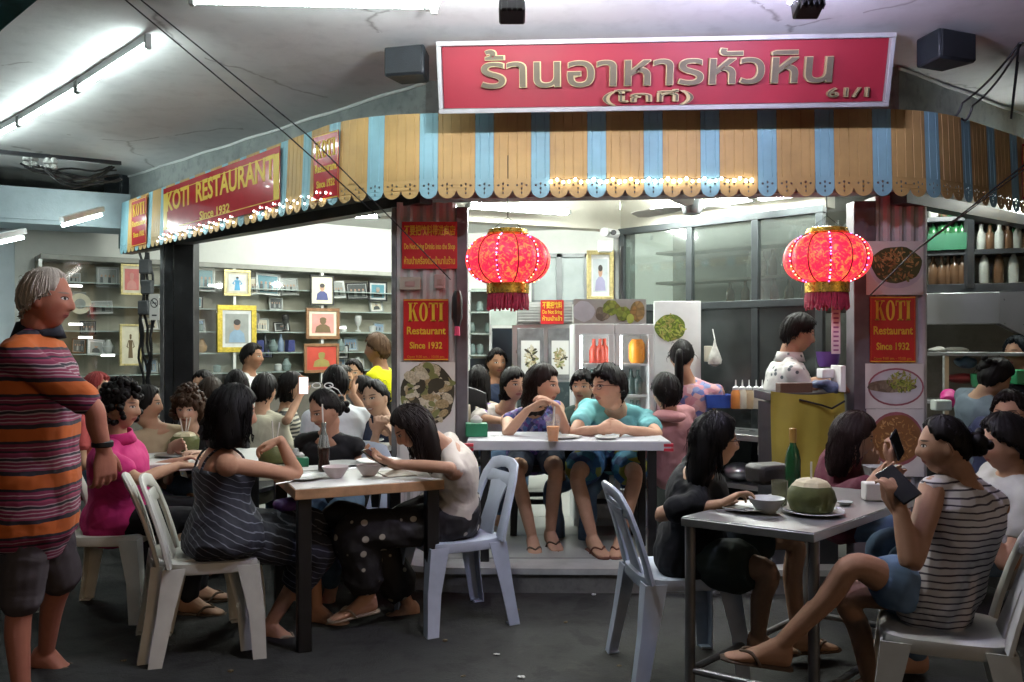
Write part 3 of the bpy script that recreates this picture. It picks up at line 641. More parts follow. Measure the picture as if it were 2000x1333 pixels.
# corrugated pillars at the corners of the shop front
def pillar(name, x0, x1, y, dy, label, dk, band):
    "folded steel shutter bundle next to a dark post"
    t = empty(name, ((x0 + x1) / 2, y, FL), label, 'pillar')
    c = MB(); p = []; n = 18; w = (x1 - x0)
    for i in range(n + 1):
        x = x0 + w * i / n; k = i % 4
        p += [(x, y + (.0 if k in (0, 1) else .018))]
    poly = p + [(x1, y + dy), (x0, y + dy)]
    c.prism(poly, FL, 2.27); c.build('corrugated_sheet', mat(name + '_sheet', band, .6, .0, var=.22, vs=5, bump=.15, bs=40), t, smooth=False)
    d = MB(); d.box(((dk[0] + dk[1]) / 2, y + .05, (2.24 + FL) / 2), (dk[1] - dk[0], .12, 2.24 - FL)); d.build('post', mat(name + '_post', (.13, .12, .135), .5, .1, var=.3, vs=6, bump=.1), t, bevel=.004)
    e = MB(); e.box((x0 - .018, y + .03, (2.24 + FL) / 2), (.03, .07, 2.24 - FL)); e.build('edge_channel', GREYM, t, bevel=.003)
    return t
pil_l = pillar('shutter_pillar', -.705, -.345, 5.33, .16, 'corrugated grey shutter pillar with three red and yellow notices', (-.342, -.272), (.52, .50, .50))
pil_r = pillar('shutter_pillar', 2.13, 2.44, 5.10, .16, 'corrugated pinkish pillar with food posters beside the kitchen', (2.0, 2.128), (.50, .45, .46))
# left post pair at the street end
P0 = A + dL * 3.32
po = empty('steel_post', (P0.x, P0.y, FL), 'dark steel double post standing before the photo cabinet', 'post')
for dx, w, m in ((.075, .17, BLACK), (-.065, .07, DARK), (-.125, .035, GREYM)):
    q = MB(); q.box((P0.x + dx, P0.y + (.0 if w > .1 else .03), (2.30 + FL) / 2), (w, .14, 2.30 - FL)); q.build('upright', m, po, bevel=.004)
# ------------------------------------------------------------------ striped scalloped awning
def arc(p0, p1, p2, n):
    return [tuple((1 - t) ** 2 * p0[i] + 2 * t * (1 - t) * p1[i] + t * t * p2[i] for i in range(2)) for t in np.linspace(0, 1, n)]
path = [(-3.60, 8.02), (-1.10, 5.14)] + arc((-1.10, 5.14), (-.82, 4.84), (-.30, 4.85), 9)[1:] + [(1.97, 4.765)] + arc((1.97, 4.765), (2.30, 4.75), (2.62, 5.00), 8)[1:] + [(4.6, 6.54)]
pp = [Vector(p) for p in path]; cum = [0]
for a, b in zip(pp[:-1], pp[1:]): cum.append(cum[-1] + (b - a).length)
def on_path(s):
    s = max(0, min(cum[-1] - 1e-6, s)); i = max(j for j in range(len(cum) - 1) if cum[j] <= s); a, b = pp[i], pp[i + 1]; p = a + (b - a) * ((s - cum[i]) / (cum[i + 1] - cum[i])); return p
def frame_at(s):
    a = on_path(s - .06); b = on_path(s + .06); d = (b - a).normalized(); return on_path(s), d, Vector((d.y, -d.x))
AZ0, AZ1 = 2.215, 2.69
ORG = mat('awning_orange', (.56, .36, .135), .5, .0, var=.20, vs=3.5, bump=.08, bs=20)
BLU = mat('awning_blue', (.28, .52, .60), .5, .0, var=.18, vs=3.5, bump=.08, bs=20)
SC_W = .1036
def strip_mesh(nsc):
    "flat sheet with pressed ribs, scalloped hem and punched holes, in local (u across, v up); bent onto the path later"
    W = nsc * SC_W - .0025; H_ = AZ1 - AZ0; band = .105
    outer = []; holes = []
    for q in range(nsc):
        c = (q + .5) * SC_W - nsc * SC_W / 2
        for a in np.linspace(-1, 1, 11): outer.append((c + a * SC_W / 2 * .985, -.004 + .034 * abs(a) ** 2.2 + (.010 if abs(a) > .93 else 0)))
        for hx, hz, r in ((0, .026, .006), (0, .050, .006), (-.026, .068, .007), (.026, .068, .007), (0, .076, .0065)):
            holes.append([(c + hx + r * math.cos(t) * (.8 if hz < .05 else 1), hz + r * math.sin(t) * (1.35 if hx == 0 else 1)) for t in np.linspace(0, 2 * math.pi, 7)[:-1]])
    outer += [(W / 2, band), (-W / 2, band)]
    vs, fs = shape_mesh(outer, holes, .0012)
    m = MB(); m.add(vs, fs)
    # ribbed upper field
    us = []; nr = nsc * 2
    for i in range(nr):
        u0 = -W / 2 + W * i / nr; u1 = -W / 2 + W * (i + 1) / nr; w = u1 - u0
        us += [(u0 + w * .0, -.0005), (u0 + w * .42, .0), (u0 + w * .46, -.0028), (u0 + w * .54, -.0028), (u0 + w * .58, .0)]
    us.append((W / 2, -.0005)); vz = [band - .004, H_ * .5, H_]
    vv = [(u, v, d + .0018) for v in vz for u, d in us] + [(u, v, d - .0010) for v in vz for u, d in us]; n = len(us); k = 3 * n; ff = []
    for j in range(2):
        for i in range(n - 1):
            ff.append((j * n + i, j * n + i + 1, (j + 1) * n + i + 1, (j + 1) * n + i)); ff.append((k + j * n + i, k + (j + 1) * n + i, k + (j + 1) * n + i + 1, k + j * n + i + 1))
    m.add(vv, ff); return m
STR = {1: strip_mesh(1), 2: strip_mesh(2)}
awn = empty('awning', (1.0, 4.80, AZ0), 'orange and blue striped scalloped metal awning wrapping the shop front', 'awning')
s = .02; i = 0; flatme = {}; s_map = []
s_ref = cum[1]
BASE_S = None
# phase: a blue strip starts where the front run starts (image left end of the long straight run)
sF = cum[10]; per = 3 * SC_W; s = sF - math.floor(sF / per) * per
if s > SC_W * 2: s_start = s - 2 * SC_W
seq = []; q = s
while q < cum[-1] - .1: seq.append((q, 1)); seq.append((q + SC_W, 2)); q += per
if s > SC_W * 2: seq.insert(0, (s - 2 * SC_W, 2))
elif s > .1: seq.insert(0, (s - SC_W * 1, 1))
for q, nsc in seq:
    c = q + nsc * SC_W / 2
    if c > cum[-1]: break
    m = MB()
    src = STR[nsc]; vs = []
    for u, v, d in src.v:
        p, t, n_ = frame_at(c + u); lean = .055 * (v / .475 - 1) ** 2 * 0 + .02 * (1 - v / .475)
        vs.append((p.x + n_.x * (d + lean), p.y + n_.y * (d + lean), AZ0 + v + .0))
    m.add(vs, src.f); m.build('blue_strip' if nsc == 1 else 'orange_strip', BLU if nsc == 1 else ORG, awn, angle=30)
rail = MB(); P_ = [frame_at(x) for x in np.linspace(.02, cum[-1] - .02, 60)]
rail.tube([Vector((p.x - n_.x * .03, p.y - n_.y * .03, AZ1 - .02)) for p, t, n_ in P_], .014, 6); rail.tube([Vector((p.x - n_.x * .03, p.y - n_.y * .03, AZ0 + .13)) for p, t, n_ in P_], .011, 6)
rail.build('support_rail', DARK, awn)
br = MB()
for x in np.linspace(.3, cum[-1] - .3, 12):
    p, t, n_ = frame_at(x); br.bar((p.x - n_.x * .03, p.y - n_.y * .03, AZ1 - .03), (p.x - n_.x * .42, p.y - n_.y * .42, AZ1 + .05), .02, .02)
br.build('bracket', DARK, awn)

# ------------------------------------------------------------------ shop sign
RED = mat('sign_red', (.25, .009, .024), .55, var=.14, vs=2.5, bump=.03)
GOLD = mat('gold_edge', (.42, .34, .18), .45, .3, var=.15); BRONZE = mat('bronze_face', (.105, .085, .055), .6, .1, var=.25)
ALU = mat('aluminium_trim', (.40, .40, .41), .5, .3, var=.15)
sl0, sr0 = at(850, 80, 4.44), at(1748, 62, 4.34); sl1, sr1 = at(860, 221, 4.55), at(1735, 207, 4.45)
cen = (sl0 + sr0 + sl1 + sr1) / 4; rg_ = (sr0 - sl0); upv = ((sl0 + sr0) - (sl1 + sr1)) / 2; SM = face_matrix(cen, rg_, upv); SW = ((sr0 - sl0).length + (sr1 - sl1).length) / 2; SH = upv.length
sign = empty('shop_sign', (cen.x, cen.y, cen.z - SH / 2), 'wide red signboard with gold raised Thai lettering above the awning', 'sign')
q = MB(); q.box((0, 0, -.04), (SW - .05, SH - .05, .06)); q.build('board', RED, sign, mw=SM, bevel=.002)
q = MB(); b_ = .024
for a, b in (((-SW / 2, SH / 2 - b_ / 2), (SW / 2, SH / 2 - b_ / 2)), ((-SW / 2, -SH / 2 + b_ / 2), (SW / 2, -SH / 2 + b_ / 2))): q.box(((a[0] + b[0]) / 2, a[1], -.03), (SW, b_, .10))
for x in (-SW / 2 + b_ / 2, SW / 2 - b_ / 2): q.box((x, 0, -.03), (b_ - .001, SH - 2 * b_, .098))
q.build('trim', ALU, sign, mw=SM, bevel=.003)
def raised(body, x, y, size, off, maxw, name, parent=sign, M=SM):
    MM = M @ Matrix.Translation((x, y, .006)); o = text(name, body, size, MM, GOLD, parent, ext=.012, off=off, maxw=maxw)
    text(name + '_face', body, size, M @ Matrix.Translation((x, y, .011)), BRONZE, parent, ext=.0125, off=off - .0034, maxw=maxw - .005)
sx = SW / 891
raised('ร้านอาหารหัวหิน', -.03, .014, .215, .005, 690 * sx, 'lettering')
raised('(โกที)', -.07, -.112, .072, .002, 180 * sx, 'lettering_small'); raised('61/1', SW / 2 - .20, -.108, .064, .0015, 82 * sx, 'street_number')

# ------------------------------------------------------------------ red vinyl notices
YEL = mat('yellow_print', (.72, .50, .04), .4, var=.1); VRED = mat('vinyl_red', (.48, .016, .020), .35, var=.12, vs=4); OCHRE = mat('orange_print', (.62, .22, .02), .4, var=.1)
def serif_word(letters, h, sp=.06):
    "bold slab letters K O T I drawn as polygons"
    M_ = MB(); x = 0
    def rect(a, b, c, d): M_.box(((a + c) / 2, (b + d) / 2, 0), (c - a, d - b, .003))
    def quad(p): M_.prism(p, -.0015, .0015)
    for L in letters:
        if L == 'K':
            rect(x + .06, 0, x + .22, 1); rect(x, 0, x + .28, .06); rect(x, .94, x + .28, 1); quad([(x + .2, .42), (x + .24, .56), (x + .52, .97), (x + .44, .97)]); quad([(x + .26, .60), (x + .36, .70), (x + .62, .03), (x + .44, .03)]); rect(x + .40, 0, x + .66, .06); rect(x + .36, .94, x + .60, 1); x += .70
        elif L == 'O':
            n = 20; ou = [(x + .28 + .28 * math.cos(a), .5 + .51 * math.sin(a)) for a in np.linspace(0, 2 * math.pi, n + 1)[:-1]]; inn = [(x + .28 + .12 * math.cos(a), .5 + .44 * math.sin(a)) for a in np.linspace(0, 2 * math.pi, n + 1)[:-1]]
            for i in range(n): quad([ou[i], ou[(i + 1) % n], inn[(i + 1) % n], inn[i]])
            x += .62
        elif L == 'T':
            rect(x + .20, 0, x + .38, 1); rect(x, .92, x + .58, 1); rect(x, .72, x + .04, .95); rect(x + .54, .72, x + .58, .95); rect(x + .12, 0, x + .46, .06); x += .64
        elif L == 'I': rect(x + .06, 0, x + .24, 1); rect(x, 0, x + .30, .06); rect(x, .94, x + .30, 1); x += .36
    M_.v = [((a - x / 2 + .02) * h, (b - .5) * h, c) for a, b, c in M_.v]; return M_, x * h
def notice(name, M, w, h, lines, parent=None, label=None, red=VRED, border=True, koti=None, cat='notice', th=.004):
    "lines: (text, centre y as a fraction of the height, size, max width fraction, material)"
    if parent is None: t = empty(name, M.translation, label, cat); pr = t
    else: t = pr = parent
    q = MB(); q.box((0, 0, 0), (w, h, th)); sheet = q.build('sheet' if parent is None else 'notice_sheet', red, pr, mw=M)
    pr2 = sheet if parent is not None else pr
    if border:
        q = MB(); e = .022 * w
        for x, y, a, b in ((0, h / 2 - e, w, .006), (0, -h / 2 + e, w, .006), (-w / 2 + e, 0, .006, h), (w / 2 - e, 0, .006, h)): q.box((x, y, th / 2 + .0006), (a - 2 * e + .006, b - (2 * e - .006 if b > .01 else 0), .001))
        q.build('border_line', YEL, pr2, mw=M)
    if koti:
        y, hh, mw_ = koti; k, kw = serif_word('KOTI', hh * h); f = mw_ * w / kw; k.v = [(a * f, b, c) for a, b, c in k.v]; k.build('lettering', YEL, pr2, mw=M @ Matrix.Translation((0, y * h, th / 2 + .002)), smooth=False)
    for tx, y, sz, mw_, mm in lines:
        lo_ = text('lettering', tx, sz * h, M @ Matrix.Translation((0, y * h, th / 2 + .001)), mm, pr2, ext=.0012, off=sz * h * .022, maxw=mw_ * w); lo_['kind'] = 'stuff'
    return t
def flat_M(x0, x1, y0, y1, d, ang=0., dd=0.):
    "upright rectangle between photo columns and rows at distance d, turned by ang"
    c = at((x0 + x1) / 2, (y0 + y1) / 2, d); return face_matrix(c, (math.cos(ang), math.sin(ang), 0), (0, 0, 1)), (x1 - x0) / 1700 * d, (y1 - y0) / 1700 * d
M, w, h = flat_M(785, 893, 432, 524, 5.315)
notice('warning_notice', M, w, h, [('不要把饮料带进商店', .30, .23, .92, YEL), ('Do Not Bring Drinks into the Shop', -.03, .17, .92, YEL), ('ห้ามนำเครื่องดื่มเข้ามาในร้าน', -.34, .19, .92, YEL)], label='red notice in Chinese, English and Thai at the pillar top', border=False)
LN = [('Restaurant', -.02, .17, .86, YEL), ('Since 1932', -.26, .15, .72, YEL), ('Open 9.00 am. - 10.00 pm.', -.44, .055, .84, OCHRE)]
M, w, h = flat_M(788, 876, 583, 703, 5.315); notice('restaurant_notice', M, w, h, LN, label='red poster with yellow lettering above the clam photograph', koti=(.29, .30, .80))
M, w, h = flat_M(1699, 1788, 578, 707, 5.085); notice('restaurant_notice', M, w, h, LN, label='red poster with yellow lettering between food pictures on the kitchen pillar', koti=(.29, .30, .80))

# vinyl banners fixed on the street side of the awning
def awn_notice(s0, s1, z0, z1, lines, label, koti=None):
    p0, t0, n0 = frame_at(s0); p1, t1, n1 = frame_at(s1); r = Vector((*(p1 - p0), 0)); w = r.length; c = Vector((*((p0 + p1) / 2), (z0 + z1) / 2)) + Vector((n0.x, n0.y, 0)) * .026
    M = face_matrix(c, r, (0, 0, 1)); return notice('awning_banner', M, w, z1 - z0, lines, label=label, koti=koti, cat='banner', red=mat('banner_red', (.44, .020, .03), .2, var=.1, coat=.6))
def s_at(x):  # path length where the photo column x meets the street run
    best = min(np.linspace(0, cum[-1], 900), key=lambda q: abs(1000 + 1700 * on_path(q).x / on_path(q).y - x)); return float(best)
awn_notice(s_at(263), s_at(293), 2.25, 2.66, LN[:2], 'narrow red banner on the far street end of the awning', (.27, .26, .8))
awn_notice(s_at(326), s_at(554), 2.28, 2.66, [('KOTI  RESTAURANT', .17, .56, .93, YEL), ('Since 1932', -.30, .22, .26, YEL)], 'long red restaurant banner across the street side of the awning')
awn_notice(s_at(620), s_at(668), 2.25, 2.64, LN[:2], 'red restaurant banner on the awning near its rounded corner', (.27, .26, .8))
awn_notice(s_at(1989), s_at(2075), 2.30, 2.64, LN[:2], 'red banner on the kitchen side of the awning, cut by the frame', (.27, .26, .8))

# ------------------------------------------------------------------ strings of small bulbs along the hem
BULB = mat('lit_bulb', (1, 1, 1), .4, var=0, emit=(1, .97, .90), es=9., sample=False)
bs = MB(); bs.lathe([(.001, -.011), (.007, -.009), (.010, 0), (.007, .009), (.001, .011)], seg=8); bulb_me = bs.mesh('bulb', BULB)
def string(s0, s1, zs, step, label, k=1.):
    p, _, _ = frame_at((s0 + s1) / 2); t = empty('string_lights', (p.x, p.y, AZ0), label, 'lights', 'bulb strings on the awning'); pts = []; i = 0
    q = s0
    while q < s1:
        p, tt, nn = frame_at(q); z = AZ0 + zs[i % len(zs)]; c = Vector((p.x + nn.x * .036, p.y + nn.y * .036, z)); pts.append(c); put(bpy.data.objects.new('bulb', bulb_me), t, mw=Matrix.Translation(c) @ Matrix.Scale(random.uniform(.75, 1.1) * k, 4)); q += step * random.uniform(.9, 1.1); i += 1
    w = MB(); w.tube([c + Vector((0, 0, .012)) for c in pts], .002, 5); w.build('cable', BLACK, t)
string(s_at(1075), s_at(1470), (.083, .094, .08), .0335, 'row of white bulbs glowing along the front hem of the awning')
string(s_at(316), s_at(470), (.03, .06, .045, .075), .047, 'cluster of bulbs under the far half of the long banner', .7)
string(s_at(500), s_at(650), (.035, .07, .05, .085), .047, 'cluster of bulbs on the awning hem near its rounded corner', .7)
# ------------------------------------------------------------------ fluorescent fittings
def tube_light(name, a, b, label, m=TUBE, r=.014, group=None, batten=True, holders=True, up=(0, 0, 1), drop_=.05, bw=.045):
    a = Vector(a); b = Vector(b); t = empty(name, (a + b) / 2, label, 'lamp', group); d = (b - a).normalized(); u = Vector(up)
    q = MB(); q.tube([a + d * .02, b - d * .02], r, 10); q.build('tube', m, t)
    if batten: q = MB(); q.bar(a + u * drop_, b + u * drop_, bw, .045); q.build('batten', WHITEP, t, bevel=.004)
    if holders:
        for e, s in ((a, 1), (b, -1)):
            q = MB(); q.bar(e + u * (drop_ + .02), e - u * .022, .03, .022, up=d); q.build('holder', mat('holder', (.25, .26, .25), .5), t, bevel=.003)
    return t
VG = 'veranda tubes in a row'
nod = [at(292, 78, 4.42), at(152, 168, 5.22), at(37, 237, 6.04), at(-60, 296, 6.86)]
for p in nod: p.z = 2.93
tube_light('tube_light', nod[1] * .02 + nod[0] * .98, nod[0] * .02 + nod[1] * .98, 'bare ceiling tube of the veranda row closest to the sign', TUBE_OUT, .014, VG, drop_=.035, bw=.022)
tube_light('tube_light', nod[2] * .02 + nod[1] * .98, nod[1] * .02 + nod[2] * .98, 'middle bare ceiling tube of the veranda row', TUBE_OUT, .014, VG, drop_=.035, bw=.022)
tube_light('tube_light', nod[3] * .02 + nod[2] * .98, nod[2] * .02 + nod[3] * .98, 'last bare ceiling tube of the veranda row at the picture edge', TUBE_OUT, .014, VG, drop_=.035, bw=.022)
tube_light('tube_light', (-1.42, 3.86, 2.93), (-.38, 3.92, 2.93), 'tube on the ceiling cut by the top of the picture', TUBE_OUT, drop_=.035)
tube_light('tube_light', (-.36, 4.02, 2.95), (-.27, 3.6, 2.95), 'short tube end poking in above the signboard', TUBE_OUT, drop_=.03)
tube_light('tube_light', at(120, 440, 7.2), at(200, 418, 7.75), 'slim tube under the bluish side beam', TUBE_OUT, drop_=.05, holders=False)
tube_light('tube_light', at(-25, 478, 6.7), at(48, 462, 7.1), 'slim tube under the beam at the picture edge', TUBE_OUT, drop_=.05, holders=False)
# inside
IG = 'tubes inside the restaurant'
tube_light('tube_light', (-.30, 6.10, 2.372), (.42, 6.43, 2.372), 'lit tube on the cream beam behind the left lantern', TUBE_IN, .022, IG, up=(-.4, .9, 0), drop_=.04)
tube_light('tube_light', (1.03, 6.44, 2.385), (1.60, 5.85, 2.385), 'lit tube on the beam above the glass partition', TUBE_IN, .022, IG, up=(.7, .7, 0), drop_=.06)
tube_light('tube_light', (1.64, 5.80, 2.375), (1.99, 5.44, 2.375), 'lit tube close to the kitchen pillar above the glass', TUBE_IN, .022, IG, up=(.7, .7, 0), drop_=.05)
tube_light('tube_light', (-.45, 7.6, 2.63), (.25, 7.7, 2.63), 'small lit tube deep in the room behind the pillar', TUBE_IN, .018, IG)
for i, (x, y, dx, dy, lb) in enumerate([(-2.2, 7.7, 1.2, -.02, 'ceiling tube inside behind the far banner end'), (-1.7, 8.9, 1.2, .1, 'ceiling tube in front of the photo cabinet'), (-1.1, 6.75, .9, .3, 'ceiling tube just behind the rounded awning corner'), (.3, 8.3, 1.2, 0, 'ceiling tube above the drinks fridge')]):
    tube_light('tube_light', (x, y, 2.70), (x + dx, y + dy, 2.70), lb, TUBE_IN, .018, IG)
tube_light('tube_light', (2.85, 5.95, 2.45), (3.75, 5.85, 2.45), 'kitchen tube above the bottle shelves', TUBE_IN, .02, IG)
# floodlights above the sign
def flood(name, p, lab, col):
    t = empty(name, p, lab, 'lamp'); p = Vector(p)
    q = MB(); q.box(p, (.098, .085, .072), Matrix.Rotation(R(-20), 3, 'X')); q.build('housing', BLACK, t, bevel=.008)
    for i in range(5): q = MB(); q.box(p + Vector((-.040 + i * .020, -.050, .0)), (.005, .025, .068), Matrix.Rotation(R(-20), 3, 'X')); q.build('cooling_fin', BLACK, t)
    q = MB(); q.bar(p + Vector((0, .02, .02)), (p.x, p.y + .04, 3.0), .05, .012); q.build('bracket', DARK, t)
    q = MB(); q.box(p + Vector((.0, .030, .052)), (.10, .09, .005), Matrix.Rotation(R(-27), 3, 'X')); q.build('lit_face', mat(lab[:26], (1, 1, 1), .4, var=0, emit=col, es=1250.), t)
flood('flood_lamp', at(1000, 18, 3.25), 'small black flood lamp throwing white light over the sign', (1, 1, 1))
flood('flood_lamp', at(1577, 8, 3.25), 'small black flood lamp casting violet light on the ceiling', (.72, .68, 1))
# a pipe and strut behind the sign
q = MB(); q.tube([at(935, -6, 4.6), at(980, 78, 5.1)], .022, 10); q.build('steel_strut', DARK, label='grey steel strut running from ceiling to the signboard', cat='strut')
# cabinet loudspeakers
def speaker(p, size, rz, lab, rx=0.):
    t = empty('loudspeaker', p, lab, 'speaker'); M = Matrix.Translation(p) @ Matrix.Rotation(rz, 4, 'Z') @ Matrix.Rotation(rx, 4, 'X'); w, d, h = size
    q = MB(); q.prism([(-w / 2, -d / 2), (w / 2, -d / 2), (w * .36, d / 2), (-w * .36, d / 2)], -h / 2, h / 2); q.build('cabinet', mat('speaker_shell', (.020, .026, .032), .45, var=.25, bump=.15), t, mw=M, bevel=.012)
    q = MB(); q.box((0, -d / 2 - .004, 0), (w * .92, .012, h * .92)); q.build('grille', mat('speaker_grille', (.016, .02, .024), .7, var=.3, bump=.5, bs=300), t, mw=M, bevel=.006)
    q = MB(); q.tube([(0, d * .3, 0), (0, d * .75, .02)], .014, 8); q.build('bracket', DARK, t, mw=M)
speaker(at(800, 126, 4.62), (.225, .17, .155), R(-14), 'navy black loudspeaker beside the left end of the sign')
speaker(at(1842, 98, 4.46), (.25, .18, .15), R(22), 'black loudspeaker hanging beyond the right end of the sign')
speaker(at(250, 352, 8.45), (.34, .30, .50), R(-40), 'big dark loudspeaker cube above the far end of the awning')
# cables
def cable(name, pts, r, lab, sag=0.):
    P = [Vector(p) for p in pts]; out = []
    for a, b in zip(P[:-1], P[1:]):
        for t in np.linspace(0, 1, 9)[:-1]: out.append(a.lerp(b, t) - Vector((0, 0, sag * 4 * t * (1 - t))))
    out.append(P[-1]); q = MB(); q.tube(out, r, 6); q.build(name, BLACK, label=lab, cat='cable')
cable('cable', [at(232, -12, 3.9), at(560, 262, 4.6), at(742, 425, 4.95)], .0035, 'thin black wire slanting down across the ceiling to the corner pillar')
cable('cable', [at(262, -12, 3.9), at(600, 262, 4.6), at(770, 432, 4.95), at(880, 545, 5.2)], .0035, 'second slanting wire ending beneath the warning notice')
cable('cable', [at(2040, 290, 4.0), at(1780, 495, 4.75), at(1700, 575, 5.02)], .004, 'wire slanting from the right edge past the oyster picture')
cable('cable', [at(2040, 300, 4.05), at(1800, 480, 4.8)], .003, 'thinner wire parallel above the oyster picture')
cable('cable', [at(1995, 78, 4.6), at(1880, 200, 4.9), at(1858, 226, 4.95)], .006, 'outer black cord drooping from the ceiling hook to the awning', .03)
cable('cable', [at(1998, 78, 4.6), at(1900, 205, 4.9), at(1878, 230, 4.95)], .006, 'inner black cord drooping from the ceiling hook to the awning', .04)
cable('cable', [at(1990, 85, 4.6), at(1975, 230, 4.85), at(1988, 120, 4.7)], .006, 'looped black cord hanging under the ceiling hook')
cable('cable', [at(1890, 96, 4.95), at(2010, 68, 4.6)], .012, 'thick conduit between the hanging loudspeaker and the ceiling hook')
# insulator rack and tangled wires at the left
t = empty('insulator_rack', at(95, 310, 6.3), 'rack of insulators with tangled wires below the ceiling', 'wires')
q = MB(); q.bar(at(-40, 292, 6.0), at(235, 318, 6.9), .03, .03); q.build('angle_bar', DARK, t)
for x, y in ((52, 312), (68, 312), (92, 318), (105, 318)):
    q = MB(); p = at(x, y, 6.35); q.lathe([(.012, -.05), (.026, -.04), (.026, -.02), (.016, -.01), (.026, 0), (.026, .02), (.012, .04)], p, 10); q.build('insulator', mat('porcelain', (.35, .36, .34), .4), t)
for i in range(7):
    a = at(40 + i * 8, 318 + i * 2, 6.2); b = at(215 + i * 4, 322 + i * 4, 6.9); q = MB(); q.tube([a.lerp(b, u) - Vector((0, 0, (.05 + .03 * (i % 3)) * 4 * u * (1 - u) + .02 * math.sin(u * 9 + i))) for u in np.linspace(0, 1, 12)], .008, 5); q.build('wire', BLACK, t)
t = empty('cable_bundle', at(285, 470, 7.2), 'black cables strapped down the street post', 'wires')
for i in range(5):
    a = at(272 + i * 6, 492, 7.45); b = at(283 + i * 3, 860, 7.45); q = MB(); q.tube([a.lerp(b, u) + Vector((.022 * math.sin(u * 9 + i * 1.3) + .012 * math.sin(u * 31 + i), 0, 0)) for u in np.linspace(0, 1, 26)], .011, 5); q.build('wire', BLACK, t)
for i, (x, y) in enumerate(((284, 520), (288, 560), (282, 600))): q = MB(); q.box(at(x, y, 7.42), (.09, .07, .12)); q.build('junction_box', mat('dusty_box', (.06, .065, .07), .7, var=.4), t, bevel=.01)
# teal tarpaulin corner
q = MB(); n = 10; vs = []
for i in range(n):
    for j in range(n):
        u, v = i / (n - 1), j / (n - 1); p = at(-260, -200, 3.0).lerp(at(118, -40, 3.3), u).lerp(at(-260, 60, 3.6).lerp(at(-6, 66, 3.6), u), v); p.z += -.03 * math.sin(u * 3.1) * math.sin(v * 6); vs.append(p)
fs = [(i * n + j, i * n + j + 1, (i + 1) * n + j + 1, (i + 1) * n + j) for i in range(n - 1) for j in range(n - 1)]
q.add(vs, fs); q.add([v + Vector((0, 0, .006)) for v in vs], [f[::-1] for f in fs]); q.build('tarpaulin', mat('teal_canvas', (.05, .19, .20), .7, var=.25, bump=.3, bs=200), label='teal tarpaulin edge in the upper corner', cat='tarpaulin')

# ------------------------------------------------------------------ red lanterns
def lantern_mat():
    t = NT('lantern_silk'); n = t.noise(38, 4, .6, dist=1.5); x, y, z = t.sep(t.coord())
    m = t.ramp(n, [(.50, (0, 0, 0)), (.60, (1, 1, 1))]); c = t.mix(m, (.60, .006, .035), (.75, .12, .04)); t.color(c); t.b.inputs['Roughness'].default_value = .5
    e = t.mix(m, (1., .016, .06), (1., .20, .06)); t.link(e, t.b.inputs['Emission Color']); t.b.inputs['Emission Strength'].default_value = .95
    t.bump(n, .3, .006); return t.m
LSILK = lantern_mat(); LGOLD = mat('lantern_gold', (.70, .46, .08), .28, .85, var=.25, vs=60, bump=.4, bs=90)
LEDS = [mat('led_violet', (1, 1, 1), .4, var=0, emit=(.45, .12, 1.), es=4., sample=False), mat('led_warm', (1, 1, 1), .4, var=0, emit=(1., .55, .15), es=4., sample=False), mat('led_rose', (1, 1, 1), .4, var=0, emit=(1., .5, .75), es=4., sample=False), mat('led_blue', (1, 1, 1), .4, var=0, emit=(.2, .25, 1.), es=4., sample=False)]
TASS = mat('tassel_red', (.28, .012, .04), .7, var=.4, vs=80)
